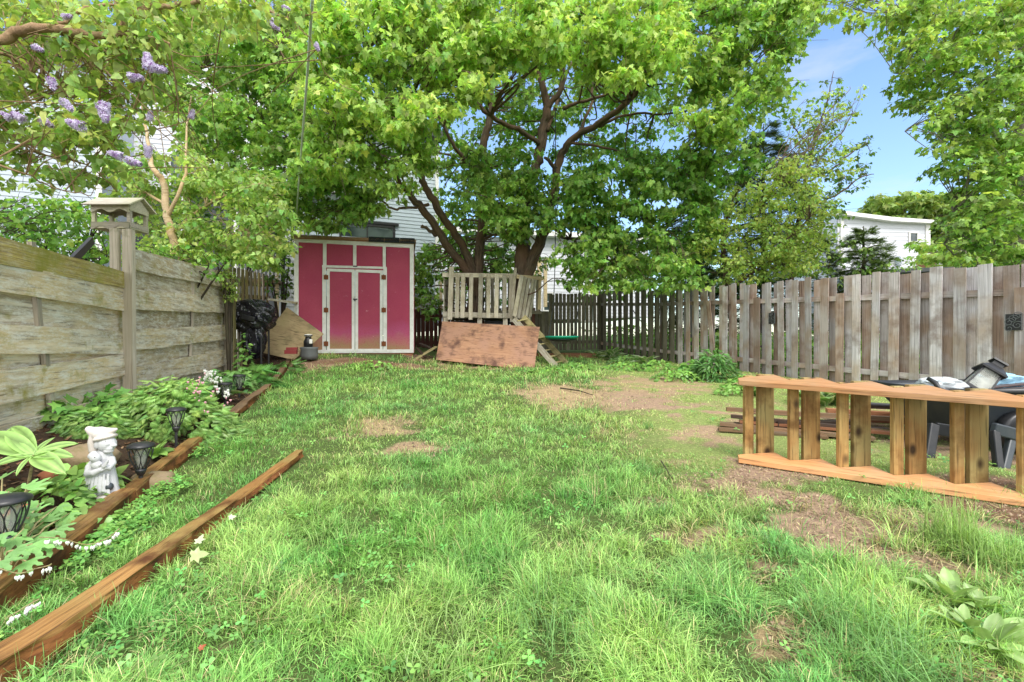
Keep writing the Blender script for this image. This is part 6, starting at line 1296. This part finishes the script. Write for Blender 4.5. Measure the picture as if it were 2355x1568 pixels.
# fern-leaved mound with pink flowers
def frond(pairs=8):
    v = []; f = []
    for i in range(pairs):
        y = .12+.85*i/pairs; L = .34*(1-(i/pairs)**1.4)+.04
        for s_ in (-1, 1):
            for (a, b, k) in ((0, 0, 1), (.35, .10, .62), (.62, .14, .45)):
                q = len(v); bx, by = s_*L*a, y+L*a*.45; v += [(bx, by, -.15*a*L), (bx+s_*L*.30*k, by+L*.02, -.05), (bx+s_*L*.55*k, by+L*.42*k, -.10), (bx+s_*L*.12*k, by+L*.38*k, -.02)]; f += [(q, q+1, q+2), (q, q+2, q+3)]
    q = len(v); v += [(-.012, 0, 0), (.012, 0, 0), (0, 1, -.02)]; f.append((q, q+1, q+2)); return np.array(v), np.array(f)
def mound(name, c, rad, hgt, n, L, col, label, tpl, mat='broad', cat='plant', group=None, up=.9, seed=0, sq=1.0):
    rg = np.random.default_rng(seed+77); a = rg.uniform(0, 2*np.pi, n); q = np.sqrt(rg.random(n)); z = hgt*(1-q**2)*rg.uniform(.5, 1.05, n)+.02
    X = c[0]+np.cos(a)*q*rad; Y = c[1]+np.sin(a)*q*rad*sq; pos = np.stack([X, Y, ground(X, Y)+z], 1); out = np.stack([np.cos(a), np.sin(a), np.zeros(n)], 1)
    T = out*(.5+q[:, None])+rg.normal(0, .6, (n, 3))+np.array([0, 0, -.1]); Nn = np.array([0, 0, up])+out*.45*q[:, None]+np.array([0, -.25, 0])+rg.normal(0, .28, (n, 3))
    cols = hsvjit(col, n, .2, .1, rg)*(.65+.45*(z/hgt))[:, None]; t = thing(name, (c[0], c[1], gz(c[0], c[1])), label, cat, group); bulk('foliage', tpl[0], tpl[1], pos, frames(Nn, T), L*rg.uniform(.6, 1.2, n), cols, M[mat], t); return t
FR = frond()
c = gp(435, 985); m1 = mound('fern_leaf_plant', (-2.98, 4.25), .50, .42, 1500, .095, (.34, .56, .15), 'mounded ferny plant with small pink flowers over the bed edge', FR, seed=1)
mound('fern_leaf_plant', (-3.25, 3.75), .26, .16, 500, .085, (.26, .46, .12), 'lower ferny clump left of the tall solar lamp', FR, seed=2)
def hearts(par, pts, col, size, name='flower'):
    for p in pts:                    # every blossom a part of its own
        mb = MB(); s = size*random.uniform(.75, 1.1); Rm = Matrix.Rotation(random.uniform(0, 3), 3, 'Z')
        for sx_ in (-.22, .22): mb.ell(Vector(p)+Rm@Vector((sx_*s, 0, 0)), (s*.34, s*.24, s*.48), Rm@Matrix.Rotation(sx_*1.6, 3, 'Y'), 8, 6)
        mb.ell(Vector(p)+Vector((0, 0, -s*.55)), (s*.12, s*.12, s*.25), None, 6, 4)
        mb.build(name, col, par, True)
M['pink'] = paint('pink_petal', (.72, .36, .42), .2, (.7, .6, .6), .5); M['whitepetal'] = paint('white_petal', (.82, .82, .76), .15, (.6, .65, .45), .45)
M['yellowleaf'] = paint('pale_yellow_leaf', (.62, .66, .30), .3, (.4, .45, .15), .5)
pp = [P(x, y, 4.05) for x, y in ((452, 876), (456, 884), (452, 892), (449, 898), (460, 900), (448, 915), (472, 925), (466, 880), (430, 893), (400, 943), (384, 952), (490, 900), (500, 895), (470, 945), (459, 868), (520, 915), (530, 920))]
hearts(m1, pp+[p+Vector((random.gauss(0, .02), 0, random.gauss(0, .03))) for p in pp], M['pink'], .020)
t = thing('white_flower', gpl(488, 905), 'clump of white blossoms above the ferny mound', 'flower'); hearts(t, [P(482+random.gauss(0, 8), 862+random.gauss(0, 6), 4.9) for _ in range(22)]+[P(500+random.gauss(0, 7), 880+random.gauss(0, 7), 4.9) for _ in range(14)]+[P(520+random.gauss(0, 6), 905+random.gauss(0, 6), 4.7) for _ in range(9)], M['whitepetal'], .028)
MB().tube([gp(500, 930), P(488, 870, 4.9)], .005, 5).build('stem', M['mossladder'], t)
t = thing('pink_flower', gpl(332, 960), 'single pink bloom near the foot of the tall fence post', 'flower'); hearts(t, [P(334, 948, 4.5), P(331, 955, 4.5), P(336, 953, 4.5)], M['pink'], .03); MB().tube([gp(333, 965), P(333, 955, 4.5)], .004, 5).build('stem', M['mossladder'], t)
# hostas
HW = 'variegated hostas by the fences'
rosette('hosta', gpl(355, 1050), 12, .17, .24, (.25, .44, .10), 'small light hosta between the gnome lamp and the timber', seed=3, elev=(.1, .9))
rosette('hosta', (-3.55, 5.6, gz(-3.55, 5.6)), 18, .36, .26, (.14, .30, .09), 'hosta with cream-edged leaves behind the ferny mound', edge=(.55, .62, .40), group=HW, seed=4)
rosette('hosta', (-3.35, 5.0, gz(-3.35, 5.0)), 14, .30, .26, (.16, .33, .08), 'hosta leaning on the board fence left of the white blossoms', edge=(.45, .55, .3), group=HW, seed=5)
for px, py, L, n, lab, sd in ((1408, 828, .42, 26, 'variegated hosta at the far corner of the lawn', 6), (1370, 822, .3, 16, 'small variegated hosta left of the corner one', 16), (1487, 842, .40, 26, 'bright cream and green hosta along the long fence', 7), (1895, 905, .42, 20, 'white-edged hosta showing behind the stair frame top', 8), (1745, 890, .30, 14, 'hosta at the left end behind the stair frame', 9), (1925, 935, .30, 14, 'low white-edged hosta seen between the stair treads', 10), (1840, 900, .25, 12, 'small hosta tight behind the first treads', 11)):
    p = gp(px, py) if px < 1700 else None
    if p is None: Yh = 5.9 if px > 1850 else 6.6; x = (px-CX)/F*Yh; p = Vector((x, Yh, gz(x, Yh)))
    rosette('hosta', (p.x, p.y, p.z), n, L, .24, (.18, .36, .10), lab, edge=(.62, .66, .45), group=HW, seed=sd, elev=(.25, 1.1))
# dark lance-leaved bush
lance = strap(w=.11, arch=.3, tipdrop=.35)
p = gp(1642, 872); mound('lance_leaf_bush', (p.x, p.y), .40, .50, 760, .15, (.13, .30, .07), 'dark glossy narrow-leaved bush at the foot of the right fence', lance, seed=9, cat='shrub')
p = gp(1590, 862); mound('broad_leaf_plant', (p.x, p.y), .26, .25, 90, .13, (.20, .40, .08), 'round-leaved plant left of the dark glossy bush', HEART, seed=10)
# ground plants along the back
for i, (x, y, r, h, n, lab) in enumerate(((1440, 850, .55, .14, 300, 'weedy strip in front of the corner hosta'), (1560, 875, .5, .16, 280, 'weedy patch between hosta and glossy bush'), (1330, 850, .5, .12, 240, 'weeds at the foot of the ladder'), (1700, 905, .35, .15, 160, 'weeds at the left end of the stair frame'), (860, 845, .5, .10, 160, 'weeds growing in front of the shed doors'), (1515, 852, .5, .22, 320, 'taller weeds at the fence foot between the two hostas'), (1600, 868, .45, .20, 280, 'taller weeds left of the glossy bush'), (1720, 892, .4, .18, 240, 'weeds tucked against the fence right of the glossy bush'), (1440, 838, .5, .20, 300, 'weeds at the dark stretch of the long fence'), (1260, 858, .4, .10, 180, 'weeds below the right corner of the reddish plywood'))):
    p = gp(x, y); mound('weed_patch', (p.x, p.y), r, h, n, .07, (.24, .46, .09), lab, OVAL, seed=20+i, group='weed patches along the back', sq=.6)
# bed plants
lob = MAPLE
BP = 'small leafy plants in the planting bed'
for i, (x, y, Y, r, h, n, L, col, tp, lab) in enumerate(((245, 955, 4.35, .26, .16, 130, .10, (.18, .40, .08), MAPLE_FAR, 'toothed leafy plant against the fence left of the tall post'), (135, 985, 3.75, .16, .18, 60, .11, (.18, .38, .08), MAPLE_FAR, 'leafy plant below the fence batten'), (95, 975, 3.8, .14, .2, 60, .10, (.14, .34, .07), MAPLE_FAR, 'dark leafy plant at the base of the fence'), (195, 1095, 2.75, .14, .12, 60, .12, (.32, .54, .13), OVAL, 'light broad-leaved plant left of the gnome'), (125, 1150, 2.45, .3, .09, 220, .06, (.24, .44, .10), OVAL, 'low ground cover left of the gnome'), (215, 1165, 2.4, .2, .07, 160, .045, (.22, .42, .09), OVAL, 'low ground cover in front of the gnome'),
        (540, 850, 6.6, .3, .3, 180, .10, (.20, .40, .11), MAPLE_FAR, 'leafy perennial behind the far solar lamps'), (500, 852, 6.9, .22, .3, 120, .10, (.18, .38, .10), MAPLE_FAR, 'leafy perennial against the end of the board fence'), (560, 800, 8.3, .16, .7, 130, .08, (.16, .32, .07), OVAL, 'tall weedy plant under the black bag'))):
    p = P(x, y, Y); mound('bed_plant', (p.x, p.y), r, h, n, L, col, lab, tp, seed=40+i, group=BP)
p = P(592, 845, 7.4); mound('garden_fern', (p.x, p.y), .25, .26, 60, .30, (.14, .33, .07), 'bright fern beyond the solar lamps', FR, seed=60)
p = P(660, 835, 8.8); mound('garden_fern', (p.x, p.y), .25, .14, 40, .25, (.12, .26, .06), 'small dark fern in the mulch before the tilted plywood', FR, seed=61)
# near bleeding heart: lobed leaves and white heart strings
t = thing('bleeding_heart', gpl(40, 1290), 'white-flowered bleeding heart plant with lobed leaves in the near left corner', 'plant'); rg = np.random.default_rng(5); pos = []; T = []; Nn = []; S = []
def trifol():
    v = []; f = []
    for a in (-1.15, -.55, 0, .55, 1.15):
        L = 1-.18*abs(a); q = len(v); w = .17; ca, sa = math.cos(a), math.sin(a); loc = [(0, 0), (w, .45), (.09, .62), (.12, .8), (0, 1), (-.12, .8), (-.09, .62), (-w, .45)]; loc = [(x*L, y*L) for x, y in loc]
        v += [(x*ca+y*sa, -x*sa+y*ca, -.12*(y*y)) for x, y in loc]+[(.5*L*sa, .5*L*ca, -.06)]; f += [(q+8, q+i, q+(i+1) % 8) for i in range(8)]
    return np.array(v), np.array(f)
mb = MB(); root = Vector((-2.0, 1.85, gz(-2.0, 1.85)))
for x, y, Y, s in [(20, 1130, 2.1, .13), (60, 1125, 2.2, .13), (90, 1160, 2.15, .14), (130, 1165, 2.2, .14), (30, 1185, 2.0, .13), (10, 1225, 1.85, .13), (55, 1215, 1.95, .14), (100, 1200, 2.1, .13), (30, 1265, 1.8, .12), (75, 1250, 1.9, .13), (110, 1245, 1.95, .10), (0, 1290, 1.75, .12), (130, 1215, 2.1, .12), (70, 1180, 2.1, .12), (-20, 1160, 2.0, .14), (-20, 1240, 1.85, .14), (60, 1290, 1.8, .09), (160, 1180, 2.2, .10), (40, 1150, 2.15, .13), (5, 1100, 2.3, .12), (35, 1235, 1.9, .12), (95, 1225, 2.0, .12)]:
    p = P(x, y, Y); pos.append(tuple(p)); o = p-root; T.append((o.x+.2+random.gauss(0, .2), o.y-.3+random.gauss(0, .3), -.25)); Nn.append((random.gauss(0, .2), -.45, 1)); S.append(s*random.uniform(.6, .9)); mb.tube([root, root.lerp(p, .6)+Vector((0, 0, .05)), p], [.005, .004, .003], 5)
TR = trifol(); bulk('foliage', TR[0], TR[1], np.array(pos), frames(np.array(Nn), np.array(T)), np.array(S), np.array([(.26, .50, .16)])*rg.uniform(.8, 1.2, (len(pos), 1)), M['broad'], t)
pos2 = []
for arc in ([(90, 1235, 1.9), (140, 1238, 1.95), (200, 1252, 2.0), (245, 1238, 2.02), (275, 1215, 2.05)], [(-20, 1300, 1.7), (40, 1318, 1.72), (80, 1308, 1.75), (112, 1300, 1.77), (118, 1296, 1.78)], [(20, 1420, 1.6), (50, 1400, 1.62), (75, 1385, 1.64), (90, 1378, 1.65)]):
    bz = [p for p, _ in bez([(P(*q), 1) for q in arc], 5)]; MB().tube(bz, .0022, 5).build('flower_stem', M['mossladder'], t, True); pos2.append(bz)
mb.build('stem', M['mossladder'], t, True)
for bz, cnt in zip(pos2, (20, 7, 9)):
    fl = []
    for k in range(cnt): q = bz[min(len(bz)-1, int((.12+.85*k/cnt)*len(bz)))]; fl.append(q+Vector((random.gauss(0, .008), random.gauss(0, .006), -.016)))
    hearts(t, fl, M['whitepetal'], .017, 'flower')
# clover patch between the timbers
CL = []
for (x, y, r, n) in ((330, 1150, .30, 420), (270, 1230, .22, 260), (420, 1050, .22, 220), (200, 1290, .2, 200)):
    p = gp(x, y); a = RN.uniform(0, 6.28, n); q = np.sqrt(RN.random(n))*r; CL.append(np.stack([p.x+np.cos(a)*q*.7, p.y+np.sin(a)*q], 1))
CL = np.concatenate(CL); CL = CL[CL[:, 0] > edge_x(CL[:, 1])+.07]; n = len(CL); clv = []; clf = []
for a in (0, 2.09, 4.19):
    q = len(clv); clv += [(0, 0, 0)]+[(math.cos(a+b)*r_, math.sin(a+b)*r_, .05) for b, r_ in ((-.5, .7), (-.25, 1), (.25, 1), (.5, .7))]; clf += [(q, q+1, q+2), (q, q+2, q+3), (q, q+3, q+4)]
o = bulk('clover', clv, clf, np.stack([CL[:, 0], CL[:, 1], ground(CL[:, 0], CL[:, 1])+RN.uniform(.03, .075, n)], 1), frames(np.stack([RN.normal(0, .3, n), RN.normal(-.2, .3, n), np.ones(n)], 1), RN.normal(size=(n, 3))), RN.uniform(.014, .026, n), hsvjit((.20, .44, .09), n), M['broad']); tag(o, 'clover growing in the grass strip between the two timbers', None, None, 'stuff')
# clover and small weeds through the whole lawn
n = 3800; yy = 1.3*(11/1.3)**RN.random(n); xx = RN.uniform(-1.1, 1.1, n)*(yy+.2); fb = lawn_fields(xx, yy); kk = (fbm(xx, yy, 1.7, 333) > .50) & (fb[0] < .5) & (xx > edge_x(yy)+.1) & (xx < FEN(yy)) & ~((yy > 10.2) & (xx < -1.9)); xx, yy = xx[kk], yy[kk]; n = len(xx); fk = 1+.12*yy
o = bulk('lawn_clover', clv, clf, np.stack([xx, yy, ground(xx, yy)+RN.uniform(.02, .06, n)], 1), frames(np.stack([RN.normal(0, .3, n), RN.normal(-.2, .3, n), np.ones(n)], 1), RN.normal(size=(n, 3))), RN.uniform(.010, .020, n)*fk, hsvjit((.20, .44, .10), n), M['broad']); tag(o, 'clover and tiny weeds mixed through the whole lawn', None, None, 'stuff')
# broad weeds at lower right
WG = 'broad-leaved weeds in the lower right corner'
for i, (x, y, L, n, lab) in enumerate(((2185, 1385, .19, 8, 'light broad-leaved weed nearest the long dirt patch'), (2245, 1400, .17, 8, 'broad-leaved weed beside the topmost one at lower right'), (2270, 1490, .20, 9, 'largest broad-leaved weed in the lower right corner'), (2330, 1510, .16, 7, 'broad-leaved weed touching the right picture edge'), (2215, 1450, .14, 6, 'smaller broad-leaved weed in the middle of the weed group'), (1945, 1385, .09, 5, 'little light weed left of the weed group under the dirt patch'))):
    rosette('broad_leaf_weed', gpl(x, y), n+4, L*.72, .20, (.36, .54, .18), lab, 'weed', group=WG, elev=(.45, 1.15), arch=.4, drop=.55, seed=70+i, mid=(.40, .55, .22))
for i, (x, y, n, L, lab) in enumerate(((720, 1305, 9, .05, 'small clump of pale rounded leaves mid foreground lawn'), (1290, 1400, 12, .05, 'small clump of pale leaves in the centre foreground lawn'), (930, 1530, 6, .035, 'tiny pale sprout at the bottom centre-left'))):
    rosette('lawn_sprout', gpl(x, y), n, L, .34, (.36, .52, .22), lab, 'weed', group='pale sprouts in the lawn', elev=(.1, .7), seed=80+i)
# fallen maple leaves
FL = 'fallen leaves on the grass'
for i, (x, y, s, a, col, lab) in enumerate(((440, 1278, .10, .4, (.50, .60, .26), 'largest pale green fallen leaf against the loose timber'), (455, 1248, .07, 1.6, (.62, .70, .45), 'pale fallen leaf standing up behind the largest one'), (527, 1190, .05, .6, (.70, .74, .50), 'narrow pale fallen leaf by the far half of the timber'), (458, 1492, .03, 1.0, (.40, .10, .03), 'small rust coloured leaf near the bottom'))):
    p = gp(x, y, .07); nrm_ = np.array([[math.cos(a)*.5, -.7, .8]]); T = np.array([[math.cos(a), .3, math.sin(a)*.6]]); o = bulk('fallen_leaf', MAPLE[0], MAPLE[1], np.array([list(p)]), frames(nrm_, T), np.array([s*.68]), np.array([col]), M['broad']); tag(o, lab, 'leaf', FL)
# twig lying on the straw patch
tag(MB().tube([gp(1288, 892, .03), gp(1330, 898, .035), gp(1362, 908, .03)], [.012, .009, .005], 6).build('fallen_twig', M['barkdark']), 'thin dark twig lying on the bare patch at the back of the lawn', 'twig')
tag(MB().tube([gp(1520, 1060, .02), gp(1545, 1100, .03)], [.006, .004], 5).build('fallen_twig', M['barkdark']), 'short twig in the pale right part of the lawn', 'twig')
# low greenery beyond the fence
def beyond():
    n = 9000; Y = RN.uniform(4.5, 16, n); X = FEN(Y)+.35+RN.random(n)**1.3*3.5; z = RN.random(n)**1.5*.75; a = RN.uniform(0, 6.28, n)
    T = np.stack([np.cos(a), np.sin(a), RN.normal(0, .3, n)], 1); Nn = RN.normal(0, .5, (n, 3))+np.array([0, -.2, 1]); c = hsvjit((.24, .46, .09), n, .3)
    o = bulk('undergrowth', OVAL[0], OVAL[1], np.stack([X, Y, ground(X, Y)+z], 1), frames(Nn, T), RN.uniform(.06, .14, n), c, M['leaf']); tag(o, 'leafy green undergrowth seen through the gaps of the right fence', None, None, 'stuff')
beyond()

# ================================================================== SKY, SUN, CAMERA
w = bpy.data.worlds.new('World'); bpy.context.scene.world = w; w.use_nodes = True; nt = w.node_tree; nt.nodes.clear()
EL, AZ = R(50), R(158)     # high, behind the camera and a little to its right
sky = nt.nodes.new('ShaderNodeTexSky'); sky.sky_type = 'NISHITA'; sky.sun_disc = False; sky.sun_elevation = EL; sky.sun_rotation = AZ; sky.air_density = 1.15; sky.dust_density = .5; sky.ozone_density = 2.2
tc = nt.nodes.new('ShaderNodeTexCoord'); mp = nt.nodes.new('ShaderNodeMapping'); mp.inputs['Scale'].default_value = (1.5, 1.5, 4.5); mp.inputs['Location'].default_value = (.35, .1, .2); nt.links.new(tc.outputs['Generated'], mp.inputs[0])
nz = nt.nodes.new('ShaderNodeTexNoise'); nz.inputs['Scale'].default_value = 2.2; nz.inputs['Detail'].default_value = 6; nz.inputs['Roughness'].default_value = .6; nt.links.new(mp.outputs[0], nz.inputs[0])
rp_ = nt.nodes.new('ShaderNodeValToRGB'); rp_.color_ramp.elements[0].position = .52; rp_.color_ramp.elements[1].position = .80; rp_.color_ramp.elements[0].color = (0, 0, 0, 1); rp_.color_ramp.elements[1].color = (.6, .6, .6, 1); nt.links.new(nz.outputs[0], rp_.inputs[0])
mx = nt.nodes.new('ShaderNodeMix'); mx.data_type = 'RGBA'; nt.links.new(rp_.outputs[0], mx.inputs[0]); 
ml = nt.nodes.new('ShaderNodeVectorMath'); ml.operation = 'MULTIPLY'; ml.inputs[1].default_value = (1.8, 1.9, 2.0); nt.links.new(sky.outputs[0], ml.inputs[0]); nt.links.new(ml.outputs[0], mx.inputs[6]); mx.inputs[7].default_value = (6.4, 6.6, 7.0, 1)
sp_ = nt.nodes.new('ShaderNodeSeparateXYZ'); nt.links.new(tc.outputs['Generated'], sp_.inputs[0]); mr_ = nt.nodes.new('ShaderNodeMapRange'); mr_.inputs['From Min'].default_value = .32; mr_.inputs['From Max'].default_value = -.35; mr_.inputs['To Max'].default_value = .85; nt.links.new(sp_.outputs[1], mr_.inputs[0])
mx2 = nt.nodes.new('ShaderNodeMix'); mx2.data_type = 'RGBA'; mx2.inputs[7].default_value = (15.5, 15.4, 15.2, 1); mr2 = nt.nodes.new('ShaderNodeMapRange'); mr2.inputs['From Min'].default_value = .62; mr2.inputs['From Max'].default_value = .9; mr2.inputs['To Max'].default_value = .8; nt.links.new(sp_.outputs[2], mr2.inputs[0]); mm_ = nt.nodes.new('ShaderNodeMath'); mm_.operation = 'MAXIMUM'; nt.links.new(mr_.outputs[0], mm_.inputs[0]); nt.links.new(mr2.outputs[0], mm_.inputs[1]); nt.links.new(mm_.outputs[0], mx2.inputs[0]); nt.links.new(mx.outputs[2], mx2.inputs[6])   # added bright cloud, unseen behind the camera and overhead, as fill light
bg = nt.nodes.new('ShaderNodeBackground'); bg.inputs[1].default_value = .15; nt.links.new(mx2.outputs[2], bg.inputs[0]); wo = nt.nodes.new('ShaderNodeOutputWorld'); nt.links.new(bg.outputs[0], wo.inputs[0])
sl_ = bpy.data.lights.new('sun', 'SUN'); sl_.energy = 3.3; sl_.angle = R(24); sl_.color = (1, .965, .90); so = bpy.data.objects.new('sun', sl_); C.objects.link(so)
sd = Vector((math.sin(AZ)*math.cos(EL), math.cos(AZ)*math.cos(EL), math.sin(EL)))
so.rotation_euler = sd.to_track_quat('Z', 'Y').to_euler(); so.location = (0, -5, 12)
cam = bpy.data.cameras.new('camera'); cam.sensor_width = 36; cam.lens = 36*F/2354.0; cam.clip_start = .05; cam.clip_end = 2000; co = bpy.data.objects.new('camera', cam); C.objects.link(co); co.location = (0, 0, H); co.rotation_euler = (R(90), 0, 0); bpy.context.scene.camera = co
sc = bpy.context.scene; sc.view_settings.view_transform = 'Standard'; sc.view_settings.look = 'None'; sc.view_settings.exposure = 0; sc.render.engine = 'CYCLES'
sc.cycles.use_denoising = True; sc.cycles.max_bounces = 8; sc.cycles.diffuse_bounces = 4; sc.cycles.transparent_max_bounces = 12; sc.cycles.transmission_bounces = 4
# put every parented mesh under its thing without moving it, and drop the helper property
for o in list(bpy.data.objects):
    if o.parent and o.parent.type == 'MESH':
        pass
    if '_w' in o: del o['_w']
